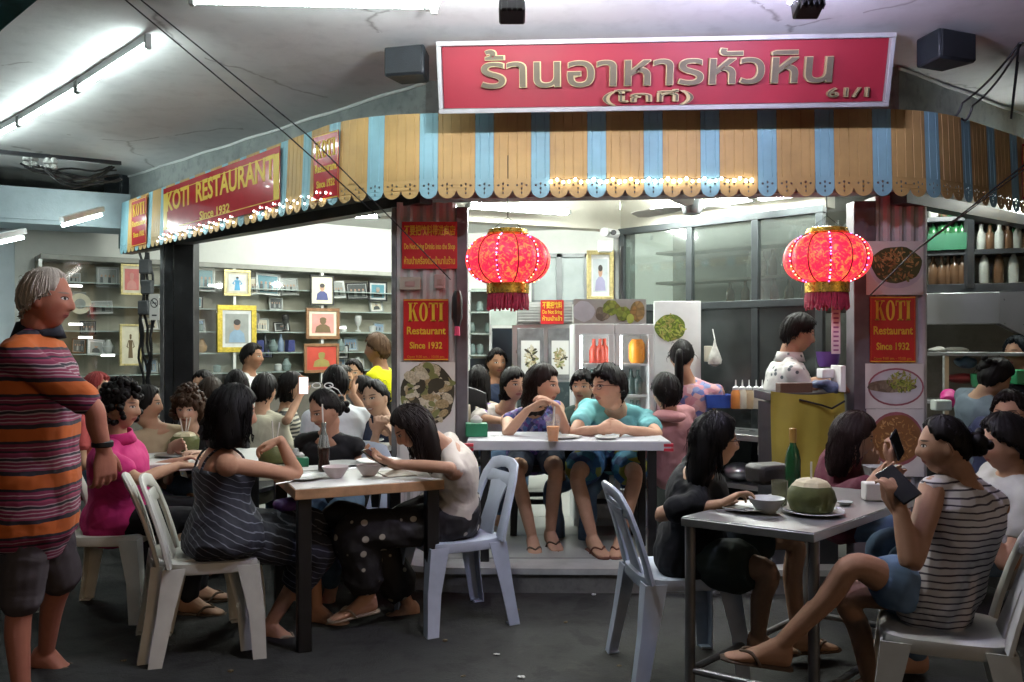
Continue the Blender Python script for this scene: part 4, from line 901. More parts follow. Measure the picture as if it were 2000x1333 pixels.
def lantern(x, y, d, lab, seed):
    rg = random.Random(seed); c = at(x, y, d); t = empty('lantern', (c.x, c.y, c.z - .30), lab, 'lantern', 'red lanterns at the shop front'); rr = .235; hh = .138
    prof = [(rr * max(.36, math.cos(a) ** .62), hh * math.sin(a)) for a in np.linspace(-1.33, 1.33, 17)]
    q = MB(); q.lathe(prof, (0, 0, 0), 96, ribs=12, amp=.07); q.build('silk_body', LSILK, t, mw=Matrix.Translation(c))
    q = MB(); q.lathe([(.098, .122), (.108, .126), (.108, .164), (.092, .168)], c, 32); q.lathe([(.112, .136), (.115, .140), (.115, .146), (.112, .150)], c, 32); q.build('gold_cap', LGOLD, t)
    q = MB(); q.lathe([(.10, -.192), (.118, -.187), (.118, -.132), (.10, -.125)], c, 32); q.build('gold_collar', LGOLD, t)
    q = MB()
    for i in range(64):
        a = 2 * math.pi * i / 64 + rg.uniform(-.03, .03); p = c + Vector((.108 * math.cos(a), .108 * math.sin(a), -.187)); L = .085 * rg.uniform(.85, 1.15); q.tube([p, p + Vector((rg.uniform(-.006, .006), rg.uniform(-.006, .006), -L * .5)), p + Vector((rg.uniform(-.008, .008), rg.uniform(-.008, .008), -L))], [.006, .008, .006], 5)
    f = q.build('fringe', TASS, t); f['kind'] = 'stuff'
    for k in range(12):
        a0 = 2 * math.pi * (k + .5) / 12; w = MB(); pts = []
        for a in np.linspace(-1.3, 1.3, 13):
            r_ = rr * max(.36, math.cos(a) ** .62) * .95; pts.append(c + Vector((r_ * math.cos(a0), r_ * math.sin(a0), hh * math.sin(a) * 1.01)))
        w.tube(pts, .0035, 5); rib = w.build('rib', mat('rib_red', (.20, .01, .015), .4), t)
        if math.sin(a0) < .35 and k % 2 == 0:
            b = MB()
            for i in range(15):
                a = -1.3 + 2.6 * (i + rg.random()) / 15; r_ = rr * max(.36, math.cos(a) ** .62) * .965 + .004; p = c + Vector((r_ * math.cos(a0), r_ * math.sin(a0), hh * math.sin(a) * 1.02)); b.box(p, (.0055,) * 3, Matrix.Rotation(rg.random() * 3, 3, 'Z'), rg.choice([0, 0, 1, 1, 2, 3]))
            o = b.build('led_chain', LEDS, rib, smooth=False); o['kind'] = 'stuff'
    w = MB(); w.tube([c + Vector((-.07, 0, .18)), c + Vector((0, 0, .235)), c + Vector((.07, 0, .18))], .002, 5); w.tube([c + Vector((0, 0, .235)), c + Vector((.0, .01, 2.25 - c.z + .2))], .0025, 5); w.build('hanging_wire', BLACK, t)
    ld = bpy.data.lights.new('lantern_bulb', 'POINT'); ld.energy = .55; ld.color = (1, .12, .10); ld.shadow_soft_size = .2; lo = bpy.data.objects.new('lantern_bulb', ld); put(lo, t, mw=Matrix.Translation(c + Vector((0, -.0, -.36))))
lantern(992, 506, 4.82, 'glowing red lantern with gold collar above the couple', 1)
lantern(1615, 504, 4.78, 'glowing red lantern with gold collar in front of the glass partition', 2)
# paper strip hanging from the right lantern
M, w, h = flat_M(1624, 1641, 565, 690, 4.79); t = empty('paper_strip', M.translation, 'long white lettered paper strip dangling below the right lantern', 'paper')
q = MB(); q.box((0, 0, 0), (w, h, .004)); q.build('strip', mat('pink_paper', (.70, .55, .58), .6), t, mw=M)
q = MB()
for i in range(13): q.box((0, h / 2 - .03 - i * h / 14, .003), (w * .6, .010, .001))
q.build('print_marks', mat('violet_print', (.30, .10, .22), .6), t, mw=M)
# ceiling fan
c = at(1352, 402, 5.75); t = empty('ceiling_fan', c, 'three-bladed ceiling fan in front of the glass partition', 'fan')
q = MB(); q.lathe([(.02, .06), (.06, .05), (.075, .0), (.06, -.05), (.02, -.06)], c, 20); q.build('motor', GREYM, t); q = MB(); q.tube([c, (c.x, c.y, 2.8)], .012, 8); q.build('rod', GREYM, t)
for a in (8, 128, 248):
    d = Vector((math.cos(R(a)), math.sin(R(a)), 0)); q = MB(); q.ribbon([c + d * r_ for r_ in (.07, .2, .45, .52)], [Vector((-d.y, d.x, .25)) * w_ for w_ in (.02, .05, .06, .04)], [(0, 0, 1)] * 4, .006); q.build('blade', mat('fan_blade', (.28, .27, .24), .5), t)
# ------------------------------------------------------------------ food pictures (flat prints)
def food_mat(name, cols, scale, dark=(.03, .03, .02)):
    t = NT(name); v = t.add('ShaderNodeTexVoronoi'); v.inputs['Scale'].default_value = scale; n = t.noise(scale * .6, 3, .6, dist=1.2); wv = t.add('ShaderNodeVectorMath', operation='ADD'); t.link(t.coord(), wv.inputs[0])
    t.link(wv.outputs[0], v.inputs['Vector']); v2 = t.add('ShaderNodeTexVoronoi', feature='DISTANCE_TO_EDGE'); v2.inputs['Scale'].default_value = scale; t.link(t.coord(), v2.inputs['Vector'])
    c = t.ramp(t.math('FRACT', t.math('MULTIPLY', t.sep(v.outputs['Color'])[0], 1.0)), [(i / (len(cols) - 1 + 1e-6), k) for i, k in enumerate(cols)]); c = t.mix(t.ramp(v2.outputs['Distance'], [(.0, (.45, .45, .45)), (.2, (0, 0, 0))]), c, dark)
    c = t.mix(t.math('MULTIPLY', n, .6), c, tuple(x * .4 for x in cols[0])); t.color(c); t.b.inputs['Roughness'].default_value = .4; return t.m
HEAP = {'clam': [mat('hp_a', (.50, .45, .32), .4, vs=90, var=.4), mat('hp_b', (.36, .28, .15), .4, vs=90, var=.4), mat('hp_c', (.58, .54, .42), .4, vs=90, var=.3), mat('hp_d', (.20, .22, .08), .4), mat('hp_e', (.05, .045, .03), .4)], 'oyster': [mat('hp_f', (.50, .30, .11), .4, vs=90, var=.4), mat('hp_g', (.16, .17, .05), .4), mat('hp_h', (.34, .18, .06), .4), mat('hp_i', (.07, .08, .03), .4)],
    'herb': [mat('hp_j', (.26, .34, .05), .4), mat('hp_k', (.42, .46, .12), .4), mat('hp_l', (.12, .17, .03), .4), mat('hp_m', (.34, .30, .10), .4)], 'fry': [mat('hp_n', (.42, .21, .07), .4), mat('hp_o', (.55, .34, .14), .4), mat('hp_p', (.24, .11, .04), .4)]}
PAPER = mat('white_print', (.68, .68, .66), .4, var=.06); PLATE_P = mat('plate_print', (.55, .56, .60), .4, var=.1); RIM_P = mat('rim_print', (.30, .10, .13), .4, var=.2)
F_CLAM = food_mat('clam_print', [(.22, .16, .08), (.50, .44, .30), (.12, .12, .05), (.42, .36, .22), (.05, .06, .03)], 16)
F_MUSS = food_mat('oyster_print', [(.40, .22, .07), (.14, .14, .04), (.52, .33, .14), (.07, .07, .03)], 26)
F_GREEN = food_mat('herb_print', [(.22, .30, .03), (.40, .44, .08), (.10, .15, .02), (.30, .24, .06)], 32)
F_FRY = food_mat('noodle_print', [(.36, .17, .05), (.50, .30, .11), (.20, .09, .03)], 24); F_FISH = food_mat('fish_print', [(.20, .15, .11), (.40, .33, .24), (.11, .08, .06)], 30)
def ell(q, cx, cy, rx, ry, z, th=.001, n=28, m=0, wob_=0., seed=0):
    rg = random.Random(seed); ph = [rg.uniform(0, 6) for _ in range(3)]
    q.prism([(cx + rx * math.cos(a) * (1 + wob_ * (math.sin(5 * a + ph[0]) + math.sin(3 * a + ph[1]))), cy + ry * math.sin(a) * (1 + wob_ * (math.sin(4 * a + ph[2]) + math.sin(7 * a)))) for a in np.linspace(0, 2 * math.pi, n + 1)[:-1]], z, z + th, m); return q
def heap(q, cx, cy, rx, ry, z, n, mats, size, seed, squash=.6):
    "n small printed pieces scattered in an ellipse"
    rg = random.Random(seed)
    for i in range(n):
        a = rg.uniform(0, 6.28); r_ = math.sqrt(rg.random()) * .92; x, y = cx + rx * r_ * math.cos(a), cy + ry * r_ * math.sin(a); s_ = size * rg.uniform(.5, 1.3); th = rg.uniform(0, 3.14); e = rg.uniform(squash * .5, squash)
        k = 9; q.prism([(x + s_ * math.cos(b) * math.cos(th) - s_ * e * math.sin(b) * math.sin(th), y + s_ * math.cos(b) * math.sin(th) + s_ * e * math.sin(b) * math.cos(th)) for b in np.linspace(0, 6.283, k + 1)[:-1]], z + i * .00004, z + i * .00004 + .0003, rg.randrange(mats))
def poster(label, M, w, h, shapes, back=PAPER, name='food_poster', cat='poster', th=.004):
    t = empty(name, M.translation, label, cat)
    if back: q = MB(); q.box((0, 0, 0), (w, h, th)); q.build('sheet', back, t, mw=M)
    for i, (cx, cy, rx, ry, mm, wb) in enumerate(shapes):
        if isinstance(mm, str):
            q = MB(); ms = HEAP[mm]; heap(q, cx * w, cy * h, rx * w, ry * h, th / 2 + .0012 * i, int(wb), len(ms), {'clam': .042, 'oyster': .016, 'herb': .013, 'fry': .013}[mm], len(label) + i, .75 if mm == 'clam' else .4); o = q.build('food_print', ms, t, mw=M, smooth=False); o['kind'] = 'stuff'; continue
        q = MB(); ell(q, cx * w, cy * h, rx * w, ry * h, th / 2 + .0012 * i, .0012, wob_=wb, seed=i + len(label)); q.build('print', mm, t, mw=M, smooth=False)
    return t
M, w, h = flat_M(781, 889, 706, 905, 5.315); poster('photo print of grilled clams on the grey corner pillar', M, w, h, [(0, .18, .49, .31, mat('hp_e', (.05, .045, .03)), .02), (0, .18, .47, .30, 'clam', 130)])
M, w, h = flat_M(1692, 1803, 470, 575, 5.085); poster('photo print of fried oysters above the kitchen poster', M, w, h, [(.03, -.02, .46, .36, PLATE_P, 0), (.02, .06, .45, .34, mat('hp_i', (.07, .08, .03)), .03), (.02, .06, .45, .34, 'oyster', 150), (-.12, .2, .28, .16, 'fry', 40)])
M, w, h = flat_M(1690, 1804, 709, 797, 5.085); poster('photo print of steamed fish under green herbs', M, w, h, [(.02, -.02, .48, .42, RIM_P, 0), (.02, -.02, .45, .38, PLATE_P, 0), (-.06, .0, .42, .14, F_FISH, .03), (.12, .10, .28, .24, 'herb', 130)])
M, w, h = flat_M(1692, 1804, 798, 930, 5.085); poster('photo print of a fried dish low on the kitchen pillar', M, w, h, [(.02, .06, .47, .40, RIM_P, 0), (.02, .06, .43, .36, mat('hp_p', (.24, .11, .04)), .02), (.02, .06, .40, .34, 'fry', 140)])

# ------------------------------------------------------------------ display cabinet with photographs
GLASS = mat('clear_glass', (.9, .95, .94), .03, var=0, trans=1., ior=1.1); GLASS.use_screen_refraction = False if hasattr(GLASS, 'use_screen_refraction') else False
SHELFG = mat('glass_shelf', (.42, .50, .47), .1, var=.05, spec=.8)
def CP(u, z, f=0.):
    p = cabA + cabD * u; n_ = Vector((cabD.y, -cabD.x)); p = p + n_ * f; return Vector((p.x, p.y, z))
def cab_u(x):
    r_ = (x - 1000) / 1700; return (r_ * cabA.y - cabA.x) / (cabD.x - r_ * cabD.y)
def cab_z(x, y): p = CP(cab_u(x), 0); return EYE - (y - 665) / 1700 * p.y
U0, U1 = cab_u(78), cab_u(790)
cabn = empty('display_cabinet', CP((U0 + U1) / 2, FL), 'long glass-fronted wall cabinet filled with framed photographs', 'cabinet')
CABM = mat('cabinet_back', (.34, .33, .26), .55, var=.12, vs=3)
q = MB(); q.bar(CP(U0, 1.22, -.31), CP(U1, 1.22, -.31), .03, 1.94); q.build('back_panel', CABM, cabn, smooth=False)
q = MB(); q.bar(CP(U0, 2.215, -.15), CP(U1, 2.215, -.15), .36, .05); q.build('top_panel', mat('cabinet_trim', (.30, .30, .27), .5), cabn, bevel=.004)
q = MB(); q.bar(CP(U0, .55, -.15), CP(U1, .55, -.15), .36, .8); q.build('base', mat('cabinet_base', (.10, .09, .075), .5), cabn, bevel=.004)
for z in (1.08, 1.29, 1.515, 1.755, 1.985):
    q = MB(); q.bar(CP(U0, z, -.16), CP(U1, z, -.16), .27, .010); q.build('shelf', SHELFG, cabn)
for x in (78, 317, 457, 628, 790):
    q = MB(); u = cab_u(x); q.bar(CP(u, .95, .0), CP(u, 2.19, .0), .045, .03, up=(cabD.x, cabD.y, 0)); q.build('mullion', mat('alu_white', (.60, .61, .58), .4, .3), cabn)
t = NT('cabinet_glazing'); mx = t.add('ShaderNodeMixShader'); tr = t.add('ShaderNodeBsdfTransparent'); gl = t.add('ShaderNodeBsdfGlossy'); gl.inputs['Roughness'].default_value = .04; mx.inputs[0].default_value = .07
t.link(tr.outputs[0], mx.inputs[1]); t.link(gl.outputs[0], mx.inputs[2]); t.link(mx.outputs[0], t.n['Material Output'].inputs['Surface']); PANE = t.m
t = NT('hazy_glazing'); mx = t.add('ShaderNodeMixShader'); tr = t.add('ShaderNodeBsdfTransparent'); tr.inputs[0].default_value = (.82, .88, .85, 1); gl = t.add('ShaderNodeBsdfGlossy'); gl.inputs['Roughness'].default_value = .06; mx.inputs[0].default_value = .16
df = t.add('ShaderNodeBsdfDiffuse'); df.inputs[0].default_value = (.55, .6, .57, 1); m2 = t.add('ShaderNodeMixShader'); m2.inputs[0].default_value = .05; t.link(tr.outputs[0], m2.inputs[1]); t.link(df.outputs[0], m2.inputs[2])
t.link(m2.outputs[0], mx.inputs[1]); t.link(gl.outputs[0], mx.inputs[2]); t.link(mx.outputs[0], t.n['Material Output'].inputs['Surface']); HAZYP = t.m
for a, b in ((78, 317), (317, 457), (457, 628), (628, 790)):
    q = MB(); q.bar(CP(cab_u(a) + .03, 1.57, .01), CP(cab_u(b) - .03, 1.57, .01), .006, 1.22); q.build('pane', PANE, cabn, smooth=False)
def figure_print(q, w, h, z, kind, m0):
    "head-and-shoulders or standing silhouette"
    if kind == 'bust':
        q.prism([(-.36 * w, -.46 * h), (.36 * w, -.46 * h), (.30 * w, -.16 * h), (.12 * w, -.04 * h), (-.12 * w, -.04 * h), (-.30 * w, -.16 * h)], z, z + .001, m0); ell(q, 0, .12 * h, .14 * w, .17 * h, z + .001, m=m0 + 1); ell(q, 0, .22 * h, .15 * w, .10 * h, z + .002, m=m0 + 2)
    elif kind == 'stand':
        q.prism([(-.17 * w, -.44 * h), (.17 * w, -.44 * h), (.12 * w, -.05 * h), (.15 * w, .16 * h), (-.15 * w, .16 * h), (-.12 * w, -.05 * h)], z, z + .001, m0)
        for S in (-1, 1): q.prism([(S * .13 * w, .16 * h), (S * .17 * w, .14 * h), (S * .30 * w, -.06 * h), (S * .16 * w, -.12 * h), (S * .15 * w, -.08 * h), (S * .22 * w, -.05 * h)], z + .0012, z + .002, m0)
        ell(q, 0, .26 * h, .075 * w, .085 * h, z, m=m0 + 1); ell(q, 0, .31 * h, .08 * w, .05 * h, z + .001, m=m0 + 2)
    else:
        rg = random.Random(int(w * 1e4))
        for i in range(4): x = (-.33 + .22 * i) * w; q.prism([(x - .09 * w, -.4 * h), (x + .09 * w, -.4 * h), (x + .07 * w, .0), (x - .07 * w, .0)], z, z + .001, m0 + (i % 2) * 2); ell(q, x, .08 * h, .055 * w, .08 * h, z + .001, m=m0 + 1, n=12)
def framed(x0, x1, y0, y1, lab, fc, mc, pic, kind, f=.03, d=None, fw=.10, lean=0.):
    "framed picture in or on the cabinet, measured by its photo columns and rows"
    if d is None:
        u = cab_u((x0 + x1) / 2); p = CP(u, 0, f); dd = p.y; zc = EYE - ((y0 + y1) / 2 - 665) / 1700 * dd; M = face_matrix((p.x, p.y, zc), (cabD.x, cabD.y, 0), (0, 0, 1)); w = (x1 - x0) / 1700 * dd / cabD.x * .86; h = (y1 - y0) / 1700 * dd
    else: M, w, h = flat_M(x0, x1, y0, y1, d)
    if lean: M = M @ Matrix.Rotation(R(lean), 4, 'Z') @ Matrix.Rotation(R(-8), 4, 'X')
    t = empty('framed_picture', M.translation, lab, 'picture', 'pictures in the photo cabinet' if d is None else None); b = fw * min(w, h)
    q = MB(); q.box((0, h / 2 - b / 2, 0), (w, b, .025)); q.box((0, -h / 2 + b / 2, 0), (w, b, .025)); q.box((-w / 2 + b / 2, 0, 0), (b, h - 2 * b, .024)); q.box((w / 2 - b / 2, 0, 0), (b, h - 2 * b, .024)); q.build('frame', fc, t, mw=M, bevel=.003)
    q = MB(); q.box((0, 0, -.004), (w - 2 * b, h - 2 * b, .008)); q.build('mount', mc, t, mw=M)
    q = MB(); iw, ih = w - 2 * b, h - 2 * b; k = .80 if kind != 'group' else .94; q.box((0, 0, .001), (iw * k, ih * k, .002), m=0); figure_print(q, iw * k, ih * k, .0025, kind, 1); o = q.build('print', pic, t, mw=M, smooth=False)
    return t
mm = lambda n, c, r=.5, **k: mat(n, c, r, **k)
GILT = mm('gilt', (.55, .42, .06), .35, metal=.5, vs=40, var=.3, bump=.3); PALEGOLD = mm('pale_gilt', (.55, .47, .22), .35, metal=.4, vs=40, var=.3, bump=.3); WOOD = mm('frame_wood', (.20, .10, .045), .45, vs=20, var=.3); BLKF = mm('black_frame', (.02, .02, .02), .4); SILF = mm('silver_frame', (.38, .40, .38), .4, metal=.4)
CRM = mm('cream_mount', (.62, .58, .44), .6); WMT = mm('white_mount', (.66, .67, .66), .6); PNK = mm('pink_mount', (.55, .25, .22), .6); REDM = mm('red_mount', (.42, .05, .03), .6)
SKN = mm('print_skin', (.40, .24, .16), .5, var=.1); HRD = mm('print_hair', (.03, .025, .025), .5); TEALP = mm('print_teal', (.10, .27, .33), .5); GRYP = mm('print_grey', (.30, .32, .30), .5); DKP = mm('print_dark', (.06, .07, .07), .5); BLUP = mm('print_blue', (.22, .33, .45), .5); CYP = mm('print_cyan', (.08, .33, .55), .5); NVP = mm('print_navy', (.05, .06, .16), .5); BRP = mm('print_brown', (.13, .085, .04), .5); OLV = mm('print_olive', (.25, .21, .06), .5)
framed(437, 486, 526, 577, 'framed picture of a standing figure in blue on white', PALEGOLD, CRM, [WMT, CYP, CYP, HRD], 'stand')
framed(425, 497, 595, 687, 'large gilt-framed photograph of a dark-haired person in a blue shirt', GILT, WMT, [GRYP, BLUP, SKN, HRD], 'bust', fw=.13)
framed(604, 650, 537, 595, 'black-framed portrait of a person in navy on cream', BLKF, CRM, [CRM, NVP, SKN, HRD], 'bust', fw=.06)
framed(596, 661, 601, 661, 'wooden frame with a dark profile relief on pink', WOOD, CRM, [PNK, BRP, BRP, BRP], 'bust')
framed(592, 660, 670, 727, 'wooden frame with a golden figure on red', WOOD, REDM, [REDM, OLV, OLV, OLV], 'bust')
framed(237, 275, 515, 575, 'gold frame with a red and pink print beside the post', PALEGOLD, CRM, [mm('print_rose', (.55, .16, .15)), PNK, PNK, PNK], 'bust')
framed(235, 272, 632, 713, 'tall pale frame with a brown garment print', PALEGOLD, CRM, [CRM, BRP, BRP, BRP], 'stand')
small = [(384, 425, 522, 568, 'teal group photo at the near end of the top shelf', SILF, TEALP, 'group', 0), (485, 512, 541, 575, 'small yellowed certificate beside the blue figure', SILF, CRM, 'group', 6), (508, 554, 533, 576, 'wide teal group photo in the middle of the top shelf', SILF, TEALP, 'group', -3), (556, 590, 542, 576, 'greenish snapshot left of the navy portrait', GRYP, GRYP, 'group', 3), (653, 682, 548, 582, 'small leaning grey snapshot right of the navy portrait', WMT, GRYP, 'group', 5), (685, 728, 551, 584, 'dim group photo on the top shelf', BLKF, DKP, 'group', 4), (728, 766, 549, 587, 'dark framed photo at the end of the top shelf', BLKF, TEALP, 'bust', 0), (196, 234, 521, 560, 'grey framed couple photo behind the polo wearer', GRYP, GRYP, 'group', 0), (182, 222, 587, 612, 'white-framed group snapshot under the plate', WMT, GRYP, 'group', 3), (178, 207, 662, 694, 'white-framed portrait near the polo wearer', WMT, GRYP, 'bust', -4), (163, 190, 626, 652, 'dark square photo at shoulder height of the polo wearer', BLKF, DKP, 'group', 0), (512, 540, 679, 698, 'violet patterned card on the lowest shelf', BLKF, mm('print_violet', (.13, .12, .35)), 'group', 0), (664, 690, 673, 700, 'black-framed portrait right of the red picture', BLKF, GRYP, 'bust', 0), (140, 160, 532, 552, 'little white-framed photo on the top shelf', WMT, GRYP, 'group', 0)]
for x0, x1, y0, y1, lb, fc, pc, kd, ln in small: framed(x0, x1, y0, y1, lb, fc, WMT, [pc, DKP, SKN, GRYP], kd, f=-.12, lean=ln, fw=.08)
rgc = random.Random(77); cnt = {}
taken = [(x0, x1) for x0, x1, *_ in small]
for row, (zt_, yref) in enumerate(((1.995, 0), (1.765, 0), (1.525, 0), (1.30, 0), (1.09, 0))):
    x = 150
    while x < 770:
        w_ = rgc.uniform(20, 34); u = cab_u(x + w_ / 2); p = CP(u, 0, -.2); hh_ = rgc.uniform(.11, .17); yb = 665 + (EYE - zt_) / p.y * 1700; yt = yb - hh_ / p.y * 1700
        busy = any(a - 4 < x + w_ and x < b + 4 for a, b in ((185, 222), (420, 500), (590, 665), (232, 280))) or (row == 0 and any(a - 3 < x + w_ and x < b + 3 for a, b in taken)) or rgc.random() < .38
        zone = 'behind the polo wearer' if x < 232 else 'beside the street post' if x < 420 else 'left of the profile relief' if x < 590 else 'right of the profile relief'; key_ = (row, zone)
        if not busy:
            cnt[key_] = cnt.get(key_, 0) + 1; lab_ = '%s faded snapshot on the %s cabinet shelf %s' % ('first second third fourth fifth sixth'.split()[cnt[key_] - 1], ('top', 'second', 'middle', 'fourth', 'lowest')[row], zone)
            t_ = framed(x, x + w_, yt, yb, lab_, rgc.choice([SILF, BLKF, WOOD, GRYP, WMT]), WMT, [rgc.choice([GRYP, TEALP, CRM, DKP, BLUP]), DKP, SKN, GRYP], rgc.choice(['group', 'bust', 'group']), f=-.2, lean=rgc.uniform(-6, 6), fw=.09); t_['group'] = 'snapshots on the cabinet shelves'
        x += w_ + rgc.uniform(4, 16)
def cab_item(name, x, zshelf, prof, m, lab, cat, seg=14, f=-.10):
    u = cab_u(x); p = CP(u, zshelf, f); q = MB(); q.lathe(prof, (0, 0, 0), seg); return q.build(name, m, None, lab, cat, 'ornaments in the photo cabinet', mw=Matrix.Translation(p))
TROPH = [(.03, .006), (.035, .02), (.012, .03), (.010, .07), (.03, .10), (.042, .15), (.040, .19), (.025, .20)]; VASE = [(.03, .006), (.05, .03), (.055, .07), (.03, .11), (.02, .14), (.028, .15)]; BOT = [(.03, .006), (.034, .02), (.034, .12), (.014, .16), (.012, .20), (.014, .205)]; JAR = [(.035, .006), (.04, .02), (.04, .07), (.03, .08), (.008, .085)]; BOXP = [(.055, .006), (.055, .13), (.05, .135)]
SIL = mm('trophy_silver', (.35, .35, .33), .3, metal=.7); CER = mm('ceramic_white', (.5, .52, .5), .3); NAV = mm('navy_box', (.04, .05, .18), .5); GLS = mm('smoky_glass', (.18, .24, .23), .15)
cab_item('trophy', 506, 1.52, TROPH, SIL, 'silver trophy left of the profile relief', 'trophy'); cab_item('trophy', 564, 1.52, TROPH, mm('trophy_dark', (.10, .10, .10), .3, metal=.6), 'dark trophy nearer to the profile relief', 'trophy'); cab_item('figurine', 707, 1.52, TROPH, CER, 'white figurine right of the profile relief', 'figurine'); cab_item('bowl', 678, 1.52, JAR, CER, 'small white bowl beside the figurine', 'bowl'); cab_item('bowl', 735, 1.52, JAR, CER, 'white cup at the end of the middle shelf', 'cup')
cab_item('box', 512, 1.295, BOXP, NAV, 'navy box on the third shelf beside the bottle', 'box', 4); cab_item('bottle', 524, 1.295, BOT, mm('dark_bottle', (.02, .025, .03), .2), 'dark bottle on the third shelf', 'bottle'); cab_item('jar', 540, 1.295, VASE, GLS, 'smoky jar on the third shelf', 'jar'); cab_item('bottle', 555, 1.295, BOT, mm('blue_bottle', (.20, .27, .38), .2), 'pale blue bottle on the third shelf', 'bottle'); cab_item('box', 573, 1.295, BOXP, NAV, 'navy box nearest the profile relief', 'box', 4)
cab_item('teapot', 566, 1.085, VASE, GLS, 'dark teapot on the lowest shelf', 'teapot'); cab_item('cup', 550, 1.085, JAR, CER, 'white cup beside the dark teapot', 'cup'); cab_item('jar', 395, 1.52, JAR, GLS, 'lidded glass jar behind the street post', 'jar'); cab_item('lamp_shade', 400, 1.295, VASE, mm('amber_vase', (.35, .22, .10), .4), 'amber vase behind the street post', 'vase'); cab_item('jar', 386, 1.085, JAR, mm('olive_jar', (.25, .24, .05), .4), 'olive jar on the lowest shelf', 'jar'); cab_item('jar', 430, 1.085, JAR, GLS, 'glass jar below the gilt frame', 'jar'); cab_item('vase', 216, 1.29, VASE, CER, 'pale vase right of the dark square photo', 'vase')
cab_item('vase', 672, 1.295, VASE, GLS, 'smoky vase right of the profile relief', 'vase'); cab_item('vase', 745, 1.295, TROPH, GLS, 'grey goblet near the yellow shirt', 'goblet'); cab_item('jar', 640, 1.76, JAR, GLS, 'glass jar behind the navy portrait', 'jar'); cab_item('vase', 706, 1.085, VASE, CER, 'white vase left of the yellow shirt', 'vase')
t = empty('plate', CP(cab_u(158), cab_z(158, 592), -.05), 'round cream souvenir plate with a dark picture', 'plate'); Mp = face_matrix(CP(cab_u(158), cab_z(158, 592), -.05), (cabD.x, cabD.y, 0), (0, 0, 1)); q = MB(); q.lathe([(.05, -.004), (.10, .006), (.098, .01), (.06, .004), (.01, .003)], seg=28); q.build('dish', CRM, t, mw=Mp); q = MB(); ell(q, 0, 0, .05, .05, .008); q.build('picture', GRYP, t, mw=Mp)
for i, (x, y) in enumerate(((420, 556), (437, 608), (148, 557), (149, 632), (168, 658), (212, 693), (668, 639))):
    u = cab_u(x); p = CP(u, cab_z(x, y), -.03); q = MB(); q.bar(p - Vector((cabD.x, cabD.y, 0)) * .06, p + Vector((cabD.x, cabD.y, 0)) * .06, .02, .02)
    q.build('shelf_lamp', mm('lit_strip', (1, 1, 1), .5, var=0, emit=(1, 1, .95), es=4., sample=False), None, ['strip lamp left of the blue figure', 'strip lamp left of the gilt frame', 'strip lamp on the shelf over the plate', 'strip lamp under the souvenir plate', 'strip lamp by the dark square photo', 'strip lamp under the white-framed portrait', 'strip lamp right of the profile relief'][i], 'lamp', 'strip lamps in the cabinet')
# ------------------------------------------------------------------ glass partition, fridges, kitchen
dP = (W1 - K).normalized(); nP = Vector((dP.y, -dP.x)); nP = nP if nP.y < 0 else -nP
def PP(t, z, f=0.): p = K + dP * t + nP * f; return Vector((p.x, p.y, z))
PL = (W1 - K).length
par = empty('glass_partition', PP(PL / 2, FL), 'dark-framed glass partition behind the right lantern', 'partition')
FR = mm('window_frame', (.035, .042, .045), .4, metal=.3)
for z in (2.275, 1.675): q = MB(); q.bar(PP(.0, z), PP(PL, z), .05, .05); q.build('rail', FR, par, bevel=.003)
for t_ in (.03, .66, 1.20, PL - .03): q = MB(); q.bar(PP(t_, FL), PP(t_, 2.25), .045, .05, up=(dP.x, dP.y, 0)); q.build('mullion', FR, par, bevel=.003)
for a, b in ((.055, .635), (.685, 1.175), (1.225, PL - .055)): q = MB(); q.bar(PP(a, 1.975), PP(b, 1.975), .006, .55); q.build('pane', HAZYP, par, smooth=False)
for a, b in ((.055, .635), (.685, 1.175), (1.225, PL - .055)): q = MB(); q.bar(PP(a, (FL + 1.65) / 2), PP(b, (FL + 1.65) / 2), .02, 1.65 - FL); q.build('lower_panel', mm('dark_panel', (.055, .062, .062), .22, metal=.5, var=.3, vs=3), par, smooth=False)
# bottle shelves behind the partition and in the kitchen
BG = mm('green_bottle', (.02, .10, .035), .15); BB = mm('brown_bottle', (.10, .055, .03), .15); BC = mm('clear_bottle', (.38, .40, .37), .15); BW = mm('white_bottle', (.6, .6, .56), .3)
bot = MB(); bot.lathe([(.030, 0), (.034, .01), (.034, .15), (.026, .19), (.013, .22), (.012, .285), (.015, .29)], seg=12)
bots = {n: bot.mesh('bottle', m) for n, m in (('g', BG), ('b', BB), ('c', BC), ('w', BW))}
ORD = 'first second third fourth fifth sixth seventh eighth ninth tenth eleventh twelfth thirteenth fourteenth'.split()
def bottle_row(c0_, c1_, n, kinds, lab, group, tall=1.):
    c0_, c1_ = Vector(c0_), Vector(c1_)
    for i in range(n):
        p = c0_.lerp(c1_, (i + .5) / n) + Vector((random.uniform(-.008, .008), random.uniform(-.015, .015), 0)); put(bpy.data.objects.new('bottle', bots[kinds[i % len(kinds)]]), None, lab + ', ' + ORD[i] + ' from the left', 'bottle', group, mw=Matrix.Translation(p) @ Matrix.Diagonal((1, 1, tall * random.uniform(.94, 1.05), 1)))
sh = empty('bottle_shelf', PP(PL / 2, 1.66, -.45), 'wall shelving with bottles seen through the hazy glass', 'shelf')
q = MB(); q.bar(PP(-.1, 2.0, -.85), PP(PL + .1, 2.0, -.85), .03, .75); q.build('back_board', mm('shelf_back', (.24, .25, .22), .5, var=.3, vs=2), sh)
for z in (1.70, 1.90, 2.15): q = MB(); q.bar(PP(-.05, z, -.65), PP(PL + .05, z, -.65), .25, .02); q.build('shelf_board', mm('shelf_board', (.25, .24, .21), .5), sh)
bottle_row(PP(.55, 1.711, -.6), PP(PL, 1.711, -.6), 9, 'bbcb', 'brown bottle on the lower shelf behind hazy glass', 'bottles behind the partition glass', .6)
